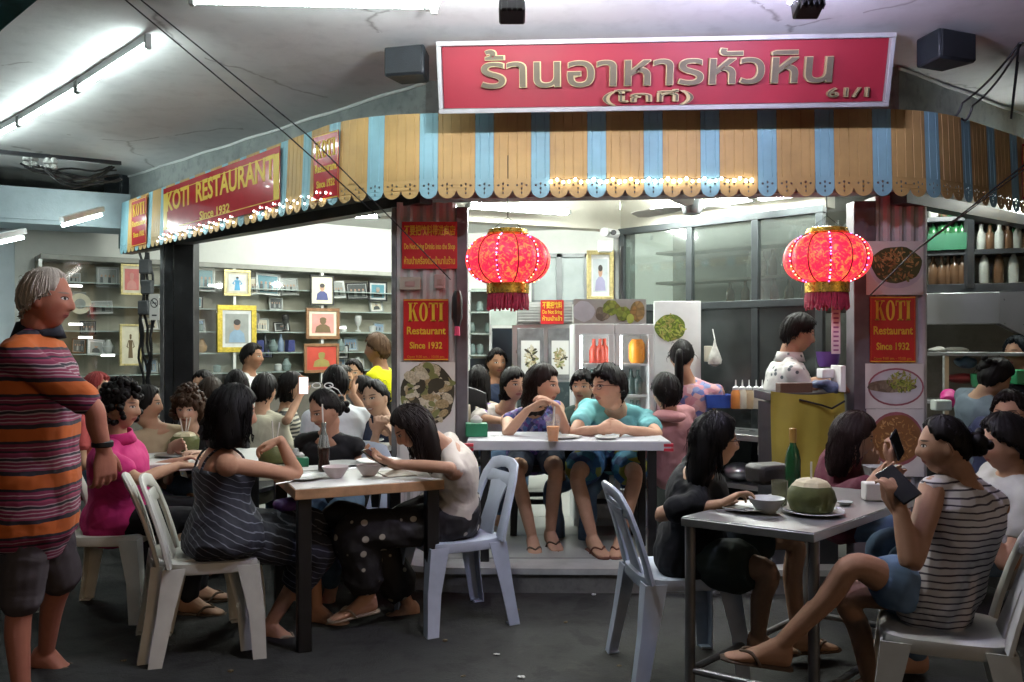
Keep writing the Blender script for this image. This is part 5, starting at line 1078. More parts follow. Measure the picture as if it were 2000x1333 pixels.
bottle_row(PP(.75, 1.911, -.6), PP(PL, 1.911, -.6), 10, 'cwb', 'pale bottle on the middle shelf behind hazy glass', 'bottles behind the partition glass', .65)
bottle_row(PP(1.1, 2.161, -.6), PP(PL + .1, 2.161, -.6), 8, 'cc', 'clear bottle on the top shelf behind hazy glass', 'bottles behind the partition glass', .4)
# kitchen on the right
kA = at(1812, 560, 6.35); kB = at(2090, 545, 6.0)
def KP(t, z, f=0.): p = kA.lerp(kB, t); d = (kB - kA).normalized(); n_ = Vector((d.y, -d.x, 0)); n_ = n_ if n_.y < 0 else -n_; return Vector((p.x + n_.x * f, p.y + n_.y * f, z))
ks = empty('kitchen_shelving', KP(.5, 1.8), 'steel kitchen shelving with bottles beyond the pillar', 'shelf')
for z in (1.80, 2.055, 2.30): q = MB(); q.bar(KP(-.15, z, -.1), KP(1.2, z, -.1), .26, .035 if z > 1.81 else .06); q.build('shelf_board', DARK, ks, bevel=.003)
for t_ in (.30, 1.0): q = MB(); q.bar(KP(t_, 1.80, .03), KP(t_, 2.6, .03), .05, .05, up=(1, 0, 0)); q.build('upright', DARK, ks)
q = MB(); q.bar(KP(-.2, 2.2, -.24), KP(1.3, 2.2, -.24), .02, .85); q.build('back_wall', mm('pale_board', (.62, .64, .60), .5, var=.08), ks)
bottle_row(KP(.02, 1.832, -.06), KP(.28, 1.832, -.06), 5, 'bb', 'brown beer bottle on the lower kitchen shelf', 'bottles on the kitchen shelves', .75)
bottle_row(KP(.02, 2.075, -.06), KP(.28, 2.075, -.06), 5, 'g', 'green bottle standing in the green crate', 'bottles on the kitchen shelves', .95)
bottle_row(KP(.36, 1.832, -.06), KP(1.0, 1.832, -.06), 6, 'cbcw', 'spirit bottle on the lower kitchen shelf past the upright', 'bottles on the kitchen shelves', .95)
bottle_row(KP(.02, 2.318, -.06), KP(1.0, 2.318, -.06), 14, 'cbgc', 'small bottle on the top kitchen shelf under the awning', 'bottles on the kitchen shelves', .5)
bottle_row(KP(.36, 2.075, -.14), KP(1.0, 2.075, -.14), 8, 'bg', 'dark bottle at the back of the middle kitchen shelf', 'bottles on the kitchen shelves', .7)
bottle_row(KP(.36, 2.075, -.03), KP(1.0, 2.075, -.03), 10, 'cb', 'upturned clear bottle on the middle kitchen shelf', 'bottles on the kitchen shelves', .62)
cr = empty('bottle_crate', KP(.15, 2.075, -.02), 'green plastic bottle crate on the kitchen shelf', 'crate')
for a, b, f1, f2 in ((0.0, .29, .045, .045), (0.0, .29, -.18, -.18), (0., 0., .045, -.18), (.29, .29, .045, -.18)): q = MB(); q.bar(KP(a, 2.135, f1), KP(b, 2.135, f2), .012, .12); q.build('side', mm('crate_green', (.008, .085, .040), .5), cr)
wl_ = MB(); wl_.bar((2.3, 7.6, 1.4), (5.6, 7.1, 1.4), .08, 2.6); wl_.build('kitchen_back_wall', m_plaster('kitchen_wall', (.16, .16, .15), (.26, .26, .24), .5, .5), kind='structure', smooth=False)
hd = empty('extractor_hood', KP(.5, 1.4), 'stainless extractor hood under the bottle shelves', 'hood')
q = MB(); P0_, P1_ = KP(-.1, 1.74, -.05), KP(.45, 1.74, -.05); q.bar(KP(-.15, 1.65, .02), KP(.5, 1.65, .02), .3, .22); q.build('canopy', STEEL, hd, bevel=.004)
q = MB(); q.loft([[KP(.5, 1.76, .17), KP(1.3, 1.76, .17), KP(1.3, 1.76, -.1), KP(.5, 1.76, -.1)], [KP(.5, 1.54, .17), KP(1.3, 1.14, .17), KP(1.3, 1.14, -.1), KP(.5, 1.54, -.1)]]); q.build('sloped_side', STEEL, hd, smooth=False)
ct = empty('kitchen_counter', KP(.5, FL), 'steel kitchen counter with a raised shelf beyond the pillar', 'counter')
for z, f in ((1.33, .1), (1.0, .2), (.80, .3)): q = MB(); q.bar(KP(-.15, z, f), KP(1.3, z, f), .35, .025); q.build('worktop', STEEL, ct, bevel=.003)
for t_ in (.12, .9): q = MB(); q.bar(KP(t_, FL, .2), KP(t_, 1.32, .2), .03, .03); q.build('leg', STEEL, ct)
q = MB(); q.bar(KP(-.15, .5, .0), KP(1.3, .5, .0), .05, .6); q.build('skirt', DARK, ct)
def blob(name, p, size, m, lab, cat, seed=0, amp=.12):
    s_ = Sh(); s_.ball(np.zeros(3), np.array(size), None, 18); me = s_.mesh(min(size) * .22, 1); c = coords(me); c += normals(me) * (wob(c, 2.2 / max(size), seed) * amp * min(size))[:, None]; setc(me, c); me.materials.clear(); me.materials.append(m); me.polygons.foreach_set('use_smooth', [True] * len(me.polygons)); return put(bpy.data.objects.new(name, me), None, lab, cat, mw=Matrix.Translation(p))
blob('plastic_bag', at(1852, 782, 5.9), (.07, .06, .06), mm('magenta_bag', (.55, .03, .22), .35, var=.2), 'crumpled magenta plastic bag on the kitchen counter', 'bag', 3, .5)
blob('plastic_bag', at(1885, 703, 6.2), (.07, .06, .045), mm('blue_bag', (.12, .22, .32), .35, var=.2), 'knotted pale blue bag on the kitchen counter', 'bag', 4, .4)
blob('tray', at(1880, 738, 6.2), (.12, .08, .04), mm('red_tub', (.25, .03, .03), .4), 'red plastic tub behind the magenta bag', 'tub', 5, .1)
q = MB(); q.lathe([(.05, 0), (.06, .02), (.065, .09), (.06, .095), (.05, .02)], at(1915, 755, 6.1), 20); q.build('tub', mm('green_tub', (.03, .25, .10), .4), None, 'small green tub near the woman in grey', 'tub')
q = MB(); q.box(at(1990, 735, 5.9), (.10, .1, .10)); q.build('tub', mm('green_tub', (.03, .25, .1)), None, 'square green tub at the picture edge', 'tub', bevel=.01)
for i, (x, l) in enumerate(((1828, 'folded pale cloth at the near end of the raised shelf'), (1868, 'rolled pale cloth in the middle of the raised shelf'))):
    blob('cloth', at(x, 683, 6.22), (.06 + .03 * i, .05, .018), mm('pale_cloth', (.5, .5, .46), .8, var=.1), l, 'cloth', 7 + i, .5)
q = MB(); q.box(at(1838, 790, 5.7), (.11, .08, .07)); q.build('basket', mm('white_basket', (.6, .62, .6), .5), None, 'white plastic basket below the magenta bag', 'basket', bevel=.01)

# drinks fridge, freezer cabinets, posters above
def fr_box(name, x0, x1, y0, y1, d, dep, m, lab, cat):
    M, w, h = flat_M(x0, x1, y0, y1, d); return M, w, h
dF = 6.02; zt = EYE - (632 - 665) / 1700 * dF; fx0, fx1 = (1121 - 1000) / 1700 * dF, (1277 - 1000) / 1700 * dF
fg = empty('drinks_fridge', ((fx0 + fx1) / 2, dF, FL), 'white two-door glass drinks fridge behind the couple', 'fridge'); fw_ = fx1 - fx0; fc_ = (fx0 + fx1) / 2
q = MB(); q.box((fc_, dF + .44, (zt + FL) / 2), (fw_, .03, zt - FL)); q.box((fx0 + .015, dF + .22, (zt + FL) / 2), (.03, .42, zt - FL)); q.box((fx1 - .015, dF + .22, (zt + FL) / 2), (.03, .42, zt - FL)); q.box((fc_, dF + .22, zt - .02), (fw_ - .062, .42, .04)); q.box((fc_, dF + .22, FL + .1), (fw_ - .062, .42, .2)); q.build('cabinet', WHITEP, fg, smooth=False)
for s_ in (0, 1):
    a = fx0 + s_ * fw_ / 2; b = a + fw_ / 2; q = MB()
    for c, sz in ((((a + b) / 2, dF - .02, zt - .035), (fw_ / 2 - .006, .04, .07)), (((a + b) / 2, dF - .02, FL + .16), (fw_ / 2 - .006, .04, .2)), ((a + .022, dF - .02, (zt + FL) / 2 + .095), (.035, .04, zt - FL - .33)), ((b - .022, dF - .02, (zt + FL) / 2 + .095), (.035, .04, zt - FL - .33))): q.box(c, sz)
    dr = q.build('door', WHITEP, fg, bevel=.003); q = MB(); q.box(((a + b) / 2, dF - .012, (zt + FL) / 2 + .09), (fw_ / 2 - .08, .005, zt - FL - .34)); q.build('pane', PANE, dr, smooth=False)
    q = MB(); q.tube([(a + .05, dF + .04, FL + .3), (a + .05, dF + .04, zt - .08)], .012, 8); q.build('fridge_lamp', mm('fridge_tube', (1, 1, 1), .5, var=0, emit=(.95, 1, 1), es=16.), fg)
shz = [zt - .28, zt - .50, zt - .72]
for z in shz: q = MB(); q.box((fc_, dF + .22, z), (fw_ - .07, .38, .014)); q.build('shelf', WHITEP, fg)
RB = mm('red_drink', (.40, .05, .03), .25); OB = mm('orange_drink', (.75, .26, .02), .3); DB = mm('dark_drink', (.03, .05, .045), .2)
for nm, m_ in (('r', RB), ('o', OB), ('d', DB)): bots[nm] = bot.mesh('bottle', m_)
bottle_row((fx0 + .13, dF + .12, shz[0] + .008), (fx0 + fw_ / 2 - .03, dF + .12, shz[0] + .008), 3, 'r', 'red drink bottle in the lit fridge', 'bottles in the drinks fridge', .62)
q = MB(); q.lathe([(.045, 0), (.058, .03), (.058, .13), (.04, .165), (.03, .17)], (fx1 - .10, dF + .12, shz[0] + .008), 18); q.build('juice_jug', OB, None, 'orange juice jug in the lit fridge', 'jug')
for z, n, wd_ in ((shz[1], 8, 'middle'), (shz[2], 8, 'bottom')): bottle_row((fx0 + .06, dF + .14, z + .008), (fx1 - .06, dF + .14, z + .008), n, 'd', 'dark bottle on the %s fridge shelf' % wd_, 'bottles in the drinks fridge', .6)
# food header above the fridge
M, w, h = flat_M(1120, 1262, 583, 631, 6.0); poster('food picture header board above the drinks fridge', M, w, h, [(-.36, 0, .15, .42, PLATE_P, .03), (-.1, -.1, .10, .3, F_FISH, .05), (.02, .15, .12, .3, F_GREEN, .06), (.18, -.1, .1, .3, F_GREEN, .05), (.38, 0, .10, .42, F_MUSS, .03), (.28, -.3, .05, .2, mm('lime', (.35, .4, .08)), .02)], mm('header_board', (.38, .37, .35), .4))
# freezer with louvre and photo doors
fz = empty('freezer', ((1065 - 1000) / 1700 * 7.15, 7.15, FL), 'steel freezer with louvred top and seafood photos on the doors', 'freezer')
M, w, h = flat_M(1000, 1119, 632, 860, 7.15); q = MB(); q.box((0, 0, -.31), (w, h, .6)); q.build('body', STEEL, fz, mw=M, bevel=.005)
M, w, h = flat_M(1010, 1119, 588, 631, 7.13); q = MB(); q.box((0, 0, -.2), (w, h, .3)); q.build('top_housing', mm('light_grey_housing', (.42, .43, .43), .4), fz, mw=M)
for i in range(7): q = MB(); q.box((0, h * (.42 - i * .13), .0), (w * .98, h * .06, .03)); q.build('slat', mm('louvre_slat', (.50, .51, .5), .4), fz, mw=M)
for a, b, f_, lb in ((1010, 1062, F_FISH, 'l'), (1070, 1118, F_CLAM, 'r')):
    M, w, h = flat_M(a, b, 640, 740, 7.14); q = MB(); q.box((0, 0, 0), (w, h, .02)); d_ = q.build('door', GREYM, fz, mw=M, bevel=.004); q = MB(); q.box((0, -.03, .011), (w * .7, h * .66, .006)); q.build('photo', PAPER, d_, mw=M); q = MB(); heap(q, 0, -.03, w * .24, h * .22, .0145, 60, 5, .022, a, .5); q.build('seafood_print', HEAP['clam'], d_, mw=M, smooth=False)['kind'] = 'stuff'
    M, w, h = flat_M(a, b, 745, 850, 7.14); q = MB(); q.box((0, 0, 0), (w, h, .02)); q.build('door', mm('dark_door', (.03, .045, .05), .25), fz, mw=M, bevel=.004)
M, w, h = flat_M(1056, 1101, 585, 632, 7.10); notice('freezer_notice', M, w, h, [('不要把饮料', .27, .30, .85, YEL), ('Do Not Bring', .0, .22, .85, YEL), ('ห้ามนำเข้า', -.28, .24, .85, YEL)], label='small red notice stuck on the freezer louvre', border=False)
M, w, h = flat_M(958, 1008, 606, 634, 7.14); q = MB(); q.box((0, 0, -.05), (w, h, .1)); q.build('cupboard_top', mm('pale_green_box', (.45, .52, .48), .5), None, 'pale box under the left lantern fringe', 'box', mw=M)
# dark shelving with ornaments at left of the freezer
M, w, h = flat_M(918, 1000, 640, 860, 7.6); dsh = empty('dark_cabinet', M.translation, 'dark cabinet beside the freezer', 'cabinet'); q = MB(); q.box((0, 0, -.15), (w, h, .3)); q.build('carcass', mm('midnight', (.02, .03, .045), .35), dsh, mw=M); q = MB(); q.box((0, .1, .01), (w * .9, .02, .02)); q.build('rail', GREYM, dsh, mw=M)
M, w, h = flat_M(916, 958, 560, 700, 7.3); dsh = empty('glass_showcase', M.translation, 'small glass showcase just right of the corner pillar', 'cabinet')
q = MB(); q.box((0, 0, -.2), (w, h, .02)); q.build('back_panel', mm('showcase_back', (.26, .30, .27), .4, var=.2), dsh, mw=M)
for i in range(4): q = MB(); q.box((0, h * (-.45 + .3 * i), -.1), (w, .012, .2)); q.build('shelf', SHELFG, dsh, mw=M)
for x in (-w / 2, w / 2): q = MB(); q.box((x, 0, -.1), (.02, h, .2)); q.build('side', WHITEP, dsh, mw=M)
for i in range(5): q = MB(); q.lathe([(.02, 0), (.035, .02), (.03, .07), (.02, .09)], M @ Vector((-.07 + .07 * (i % 3), h * (-.44 + .3 * (i // 2)), -.08)), 12); q.build('glassware', GLS, None, ['glass beaker low in the small showcase', 'second beaker low in the small showcase', 'beaker on the middle board of the small showcase', 'jar on the middle board of the small showcase', 'cup on the upper board of the small showcase'][i], 'glass')
# grey sliding windows, white wall, gilt portrait, camera box
wn_ = empty('sliding_window', at(1090, 545, 9.3), 'grey sliding window above the freezer', 'window'); M, w, h = flat_M(1038, 1146, 495, 592, 9.3)
for x0, x1 in ((-.5, -.0), (.0, .5)):
    q = MB(); cx = (x0 + x1) / 2 * w; q.box((cx, 0, 0), (w * .48, h * .9, .01)); q.build('pane', mm('frosted_pane', (.26, .29, .29), .15, var=.25, vs=2), wn_, mw=M)
    q = MB()
    for c, sz in (((cx, h * .47), (w * .5, .04)), ((cx, -h * .47), (w * .5, .04)), ((x0 * w + .015, 0), (.03, h)), ((x1 * w - .015, 0), (.03, h))): q.box((*c, .01), (*sz, .04))
    q.build('frame', mm('grey_frame', (.14, .15, .155), .4), wn_, mw=M)
framed(1146, 1199, 488, 586, 'ornate gilt portrait hanging beside the inner column', PALEGOLD, WMT, [mm('print_haze', (.42, .46, .48), .3), mm('print_mauve', (.25, .24, .36)), SKN, HRD], 'bust', d=6.85, fw=.16)
cm = empty('camera_box', at(1188, 462, 6.75), 'white security camera and junction box at the inner corner', 'camera')
q = MB(); q.box(at(1182, 480, 6.78), (.11, .06, .09)); q.build('junction_box', WHITEP, cm, bevel=.006); q = MB(); q.tube([at(1180, 452, 6.6), at(1204, 456, 6.85)], .035, 12); q.build('camera_body', WHITEP, cm); q = MB(); q.tube([at(1199, 453, 6.58), at(1197, 453, 6.6)], .02, 12); q.build('lens', BLACK, cm)
cable('conduit', [at(1215, 480, 6.78), at(1213, 560, 6.78), at(1222, 610, 6.75)], .014, 'grey conduit running down the inner column')
# white panel with green food sticker
M, w, h = flat_M(1278, 1369, 587, 860, 6.12); pn_ = empty('white_panel', M.translation, 'tall white panel with a green salad sticker', 'panel'); q = MB(); q.box((0, 0, -.02), (w, h, .04)); q.build('board', WHITEP, pn_, mw=M, bevel=.003); q = MB(); ell(q, -.16 * w, h * .31, w * .33, h * .095, .002, wob_=.02); stk = q.build('salad_sticker', mat('hp_l', (.12, .17, .03)), pn_, mw=M, smooth=False); q = MB(); heap(q, -.16 * w, h * .31, w * .33, h * .095, .0034, 150, 4, .018, 5, .35); o = q.build('salad_print', HEAP['herb'], stk, mw=M, smooth=False); o['kind'] = 'stuff'
q = MB(); q.box(at(1383, 690, 6.08), (.05, .04, .11)); q.build('switch_box', mm('ivory_box', (.58, .56, .46), .5), None, 'ivory switch box at the white panel edge', 'box', bevel=.004)
bgm = empty('hanging_bag', at(1396, 660, 6.0), 'clear plastic bag hanging on the dark panel', 'bag'); s_ = MB(); p = at(1396, 690, 6.0); s_.lathe([(.004, .10), (.012, .06), (.035, .0), (.05, -.04), (.045, -.07), (.01, -.085)], p, 14); s_.build('bag_body', mm('bag_film', (.45, .45, .42), .3, var=.3, vs=30, bump=.5), bgm); s_ = MB(); s_.tube([p + Vector((0, 0, .1)), p + Vector((0, .06, .17))], .004, 6); s_.build('handle', BC, bgm)

# condiment counter and yellow cloth
ctr = empty('serving_counter', at(1480, 800, 5.9), 'serving counter with sauce bottles behind the couple', 'counter'); q = MB(); q.bar((1.28, 6.05, .80), (1.95, 5.4, .80), .4, .04); q.build('worktop', STEEL, ctr, bevel=.003); q = MB(); q.bar((1.28, 6.05, .48), (1.95, 5.4, .48), .36, .03); q.build('under_shelf', STEEL, ctr)
for x, y in ((1.25, 5.9), (1.80, 5.36), (1.42, 6.15), (1.98, 5.6)): q = MB(); q.bar((x, y, FL), (x, y, .78), .03, .03); q.build('leg', DARK, ctr)
blob('pot', (1.50, 5.75, .56), (.10, .10, .06), STEEL, 'steel pot on the shelf under the serving counter', 'pot', 1, .02); blob('pot', (1.65, 5.62, .56), (.09, .09, .06), STEEL, 'second steel pot under the serving counter', 'pot', 2, .02)
def squeeze(x, y, d, m, lab):
    p = at(x, y, d); t = empty('sauce_bottle', p, lab, 'bottle', 'sauce bottles on the counter'); q = MB(); q.lathe([(.028, 0), (.032, .01), (.032, .10), (.02, .125)], p, 14); q.build('bottle_body', m, t); q = MB(); q.lathe([(.022, .124), (.022, .14), (.006, .15), (.003, .19)], p, 10); q.build('nozzle', WHITEP, t)
for x, m_, l in ((1437, mm('orange_sauce', (.60, .22, .05), .4), 'orange sauce bottle next to the blue basket'), (1450, mm('cream_sauce', (.55, .5, .4), .4), 'cream sauce bottle second from the blue basket'), (1463, mm('tan_sauce', (.45, .33, .2), .4), 'tan sauce bottle third from the blue basket'), (1477, mm('cream_sauce', (.55, .5, .4)), 'pale sauce bottle nearer the yellow cloth'), (1489, mm('white_sauce', (.6, .6, .56), .4), 'white sauce bottle closest to the yellow cloth')): squeeze(x, 797, 5.75, m_, l)
bk = empty('plastic_basket', at(1400, 795, 5.9), 'blue plastic basket beside the sauce bottles', 'basket'); q = MB(); q.loft([[Vector((x * s_, y * s_, z)) + at(1400, 795, 5.85) for x, y in ((-.09, -.07), (.09, -.07), (.09, .07), (-.09, .07))] for z, s_ in ((0, .85), (.09, 1.), (.09, .94), (.012, .8))]); q.build('tub', mm('blue_plastic', (.03, .08, .38), .4), bk, bevel=.004)
yc = empty('cloth_counter', (1.66, 4.98, FL), 'counter front draped in mustard yellow cloth', 'counter'); n = 26; q = MB(); vs = []; x0, x1 = 1.47, 1.885
for j in range(14):
    for i in range(n):
        u, v = i / (n - 1), j / 13; z = 1.135 - .02 * math.sin(u * 3.14) - v * .62; y = 4.93 + .014 * math.sin(u * 16 + v * 2.5) * (.3 + v) + .012 * math.sin(u * 7 + v * 5 + 1) - .02 * v; vs.append((x0 + (x1 - x0) * u, y, z))
fs = [(j * n + i, j * n + i + 1, (j + 1) * n + i + 1, (j + 1) * n + i) for j in range(13) for i in range(n - 1)]
q.add(vs, [f[::-1] for f in fs]); q.add([(a, b + .006, c) for a, b, c in vs], fs); q.build('yellow_cloth', mm('mustard_cloth', (.30, .245, .035), .75, var=.2, vs=4, bump=.4, bs=250), yc)
q = MB(); q.box((1.68, 5.12, 1.10), (.42, .34, .05)); q.build('countertop', DARK, yc, bevel=.004); q = MB(); q.box((1.68, 5.13, .6), (.38, .28, .92)); q.build('body', DARK, yc)
q = MB(); q.tube([(1.88, 4.92, 1.08), (1.80, 4.90, 1.04), (1.74, 4.90, 1.06), (1.62, 4.91, 1.09)], .006, 6); q.build('tie_cord', BLACK, yc)
q = MB(); q.box((1.62, 5.0, 1.15), (.20, .06, .06), Matrix.Rotation(R(10), 3, 'Z')); q.build('wooden_tray', mm('dark_tray', (.09, .05, .035), .5), None, 'dark wooden tray at the edge of the yellow cloth counter', 'tray', bevel=.004)
q = MB(); q.box(at(1612, 728, 5.05), (.07, .10, .055)); q.build('cash_box', WHITEP, None, 'white receipt printer on the cloth counter', 'printer', bevel=.006); q = MB(); q.box(at(1637, 738, 4.98), (.03, .16, .15)); q.build('monitor', WHITEP, None, 'white screen standing at the kitchen post', 'screen', bevel=.005)
q = MB(); q.lathe([(.05, 0), (.06, .02), (.07, .09), (.066, .09), (.055, .02)], at(1617, 715, 5.25), 16); q.build('tub', mm('violet_tub', (.14, .06, .32), .4), None, 'violet tub above the receipt printer', 'tub')
blob('cable_clutter', at(1610, 752, 5.0), (.07, .05, .03), mm('clutter', (.07, .09, .16), .5, var=.5, vs=40), 'heap of small cables and papers on the cloth counter', 'clutter', 11, 1.2)

# ------------------------------------------------------------------ small fittings on the pillars and posts
for x0, x1, y0, y1, lb, m_ in ((780, 822, 540, 565, 'beige cable duct box on the corner pillar', mm('beige', (.40, .36, .30), .6)), (848, 869, 535, 562, 'pink switch plate on the corner pillar', mm('pinkish', (.42, .30, .28), .5))):
    M, w, h = flat_M(x0, x1, y0, y1, 5.31); t = empty('switch_box', M.translation, lb, 'switch'); q = MB(); q.box((0, 0, 0), (w, h, .03)); q.build('plate', m_, t, mw=M, bevel=.004); q = MB(); q.box((0, -.005, .017), (w * .45, h * .4, .008)); q.build('rocker', mm('rocker', (.35, .22, .20), .5), t, mw=M)
t = empty('folded_umbrella', at(893, 600, 5.28), 'black folded umbrella with a pink tie hung on the pillar post', 'umbrella'); q = MB(); p = at(893, 567, 5.25); q.tube([p, p - Vector((0, 0, .04)), p - Vector((0, 0, .16)), p - Vector((0, 0, .22))], [.018, .032, .034, .015], 8); q.build('canopy', BLACK, t); q = MB(); q.tube([p - Vector((0, 0, .20)), p - Vector((0, .01, .27))], [.014, .018], 8); q.build('pink_tie', mm('pink_tie', (.55, .05, .14), .5), t)
M, w, h = flat_M(292, 311, 573, 624, 7.3); t = empty('no_smoking_sign', M.translation, 'small white no-smoking sign on the street post', 'sign'); q = MB(); q.box((0, 0, 0), (w, h, .004)); q.build('plate', PAPER, t, mw=M)
q = MB(); n = 24; r0, r1 = w * .40, w * .32; sy = 1.25
for i in range(n):
    a, b = 2 * math.pi * i / n, 2 * math.pi * (i + 1) / n; q.prism([(r0 * math.cos(a), .15 * h + sy * r0 * math.sin(a)), (r0 * math.cos(b), .15 * h + sy * r0 * math.sin(b)), (r1 * math.cos(b), .15 * h + sy * r1 * math.sin(b)), (r1 * math.cos(a), .15 * h + sy * r1 * math.sin(a))], .002, .0032)
q.box((0, .15 * h, .0035), (.008, r0 * 2.2, .001), Matrix.Rotation(R(40), 3, 'Z')); q.box((0, .15 * h, .003), (w * .5, .008, .001)); q.box((0, -.32 * h, .003), (w * .5, .012, .001)); q.build('symbol', mm('ink', (.04, .04, .045), .5), t, mw=M)
# ------------------------------------------------------------------ chairs
def plastic_chair(col, mname):
    m = mat(mname, col, .42, var=.24, vs=3.2, bump=.08, bs=25); root = empty('plastic_chair', (0, 0, 0), 'x', 'chair')
    # seat: dished rounded slab with a rolled edge, front is +Y
    n = 28; rings = []
    def outline(s, z):
        out = []
        for i in range(n):
            a = 2 * math.pi * i / n; cx, sy = math.cos(a), math.sin(a); x = math.copysign(abs(cx) ** .45, cx) * .205 * s * (1 - .06 * (sy < 0) * abs(sy)); y = math.copysign(abs(sy) ** .5, sy) * .205 * s; out.append(Vector((x, y, z)))
        return out
    q = MB(); q.loft([outline(.3, .402), outline(.9, .412), outline(1., .385), outline(1.02, .395), outline(1.0, .432), outline(.93, .436), outline(.6, .424), outline(.2, .420)]); q.build('seat', m, root, angle=50)
    def back(u, v): # u across (-1..1), v up 0..1
        return Vector((u * (.185 - .02 * v), -.185 - .085 * v - .025 * v * v - .02 * (1 - u * u) * v + .010, .42 + .36 * v))
    q = MB(); pts = []; wid = []; nor = []
    P2 = [(-1, 0), (-1.02, .25), (-1.0, .55), (-.93, .80), (-.72, .95), (-.36, 1.0), (0, 1.01), (.36, 1.0), (.72, .95), (.93, .80), (1.0, .55), (1.02, .25), (1, 0)]
    W_ = [.044, .038, .034, .034, .038, .030, .028, .030, .038, .034, .034, .038, .044]
    sm = []
    for i, (u, v) in enumerate(P2):
        a = Vector(P2[max(i - 1, 0)]); b = Vector(P2[min(i + 1, len(P2) - 1)]); t = (back(*b) - back(*a)).normalized(); nn = Vector((0, -.95, -.3)).normalized(); w = t.cross(nn).normalized(); pts.append(back(u, v)); wid.append(w * W_[i]); nor.append(nn)
    q.ribbon(pts, wid, nor, .020); q.build('backrest', m, root, angle=50)
    nn = Vector((0, -.95, -.3)).normalized()
    q = MB(); q.ribbon([back(u, .80) for u in (-.86, -.4, 0, .4, .86)], [Vector((0, -.08, .28)).normalized() * w for w in (.035, .030, .030, .030, .035)], [nn] * 5, .016); q.build('cross_rail', m, root, angle=50)
    q = MB(); q.ribbon([back(0, v) for v in (.0, .2, .45, .65, .82)], [Vector((w, 0, 0)) for w in (.095, .075, .070, .085, .12)], [nn] * 5, .014); q.build('splat', m, root, angle=50)
    # channel legs
    for sx in (-1, 1):
        for sy in (-1, 1):
            def sec(cx, cy, z, w, d, t=.007): # L profile, outer corner at (cx,cy)
                o = [(0, 0), (w, 0), (w, t), (t, t), (t, d), (0, d)]; pts = [Vector((cx - sx * a, cy - sy * b, z)) for a, b in o]; return pts if sx * sy > 0 else pts[::-1]
            q = MB(); q.loft([sec(sx * (.205 + .035), sy * (.205 + (.03 if sy > 0 else .055)), 0, .055, .058), sec(sx * .226, sy * .228, .2, .062, .068), sec(sx * .204, sy * .203, .415, .080, .095)]); q.build('leg', m, root, smooth=False)
            q = MB(); q.box((sx * (.240 - .026), sy * (.205 + (.03 if sy > 0 else .055) - .028), .004), (.048, .05, .008)); q.build('foot_cap', m, root, smooth=False)
    return root
CH_W = plastic_chair((.60, .60, .56), 'white_plastic'); CH_B = plastic_chair((.47, .53, .64), 'pale_blue_plastic')
USED = set()
def place(proto, x, y, a, label, group, z=0., tilt=0.):
    mw = Matrix.Translation((x, y, z)) @ Matrix.Rotation(R(-a), 4, 'Z') @ Matrix.Rotation(R(tilt), 4, 'X')
    if proto.name not in USED:
        USED.add(proto.name); proto.matrix_basis = mw; WM[proto.name] = mw.copy(); proto['label'] = label; proto['group'] = group; return proto
    return copy_tree(proto, mw, label, group)
PG = 'monobloc chairs on the pavement'
place(CH_W, -1.39, 4.06, 74, 'white plastic chair of the woman in the dark striped dress', PG)
place(CH_W, -1.50, 4.13, 66, 'white plastic chair stacked behind the dress wearer, showing a second backrest', PG, .0)
place(CH_W, -2.10, 4.58, 88, 'white plastic chair of the woman in pink', PG)
place(CH_W, -2.75, 4.75, 80, 'white plastic chair hidden behind the man in the polo', PG)
place(CH_B, -.30, 4.46, 243, 'pale blue plastic chair of the woman with the phone', PG)
place(CH_B, .72, 3.80, 82, 'pale blue plastic chair of the woman in black at the steel table', PG)
place(CH_W, 1.50, 3.03, 292, 'white plastic chair of the woman in the striped tank top', PG)
place(CH_B, -.95, 4.98, 190, 'pale blue plastic chair behind the white table', PG)
def wood_chair():
    r = empty('wooden_chair', (0, 0, 0), 'x', 'chair'); m = mat('black_wood', (.014, .014, .016), .35, var=.3)
    q = MB(); q.box((0, 0, .44), (.40, .40, .035)); q.build('seat', m, r, bevel=.008)
    for sx in (-1, 1):
        for sy in (-1, 1): q = MB(); q.bar((sx * .17, sy * .17, 0), (sx * .165, sy * .165, .425), .045, .045); q.build('leg', m, r, bevel=.004)
        q = MB(); q.bar((sx * .175, -.175, .44), (sx * .17, -.24, .84), .04, .035); q.build('back_post', m, r, bevel=.004)
        q = MB(); q.bar((sx * .165, -.16, .2), (sx * .165, .16, .2), .025, .03); q.build('stretcher', m, r)
    q = MB(); q.ribbon([(u * .20, -.245 - .02 * (1 - u * u), .86 + .05 * (1 - u * u)) for u in np.linspace(-1, 1, 7)], [(0, -.012, .06)] * 7, [(0, -1, -.1)] * 7, .03); q.build('top_rail', m, r)
    for u in (-.1, -.035, .035, .1): q = MB(); q.bar((u, -.18, .45), (u, -.25, .84), .032, .015); q.build('slat', m, r)
    return r
def wood_stool():
    r = empty('wooden_stool', (0, 0, 0), 'x', 'stool'); m = mat('black_wood', (.014, .014, .016))
    q = MB(); q.box((0, 0, .44), (.34, .34, .04)); q.build('seat', m, r, bevel=.008)
    for sx in (-1, 1):
        for sy in (-1, 1): q = MB(); q.bar((sx * .15, sy * .15, 0), (sx * .135, sy * .135, .425), .045, .045); q.build('leg', m, r, bevel=.004)
        q = MB(); q.bar((sx * .142, -.14, .18), (sx * .142, .14, .18), .025, .03); q.build('stretcher', m, r); q = MB(); q.bar((-.14, sx * .142, .22), (.14, sx * .142, .22), .025, .03); q.build('stretcher', m, r)
    return r
CH_S = wood_stool(); CH_K = wood_chair(); KG = 'black wooden chairs inside the shop'
place(CH_S, .16, 5.88, 180, 'black wooden stool under the woman in the blue patterned top', KG, FL); place(CH_S, .66, 5.90, 180, 'black wooden stool under the man in turquoise', KG, FL)
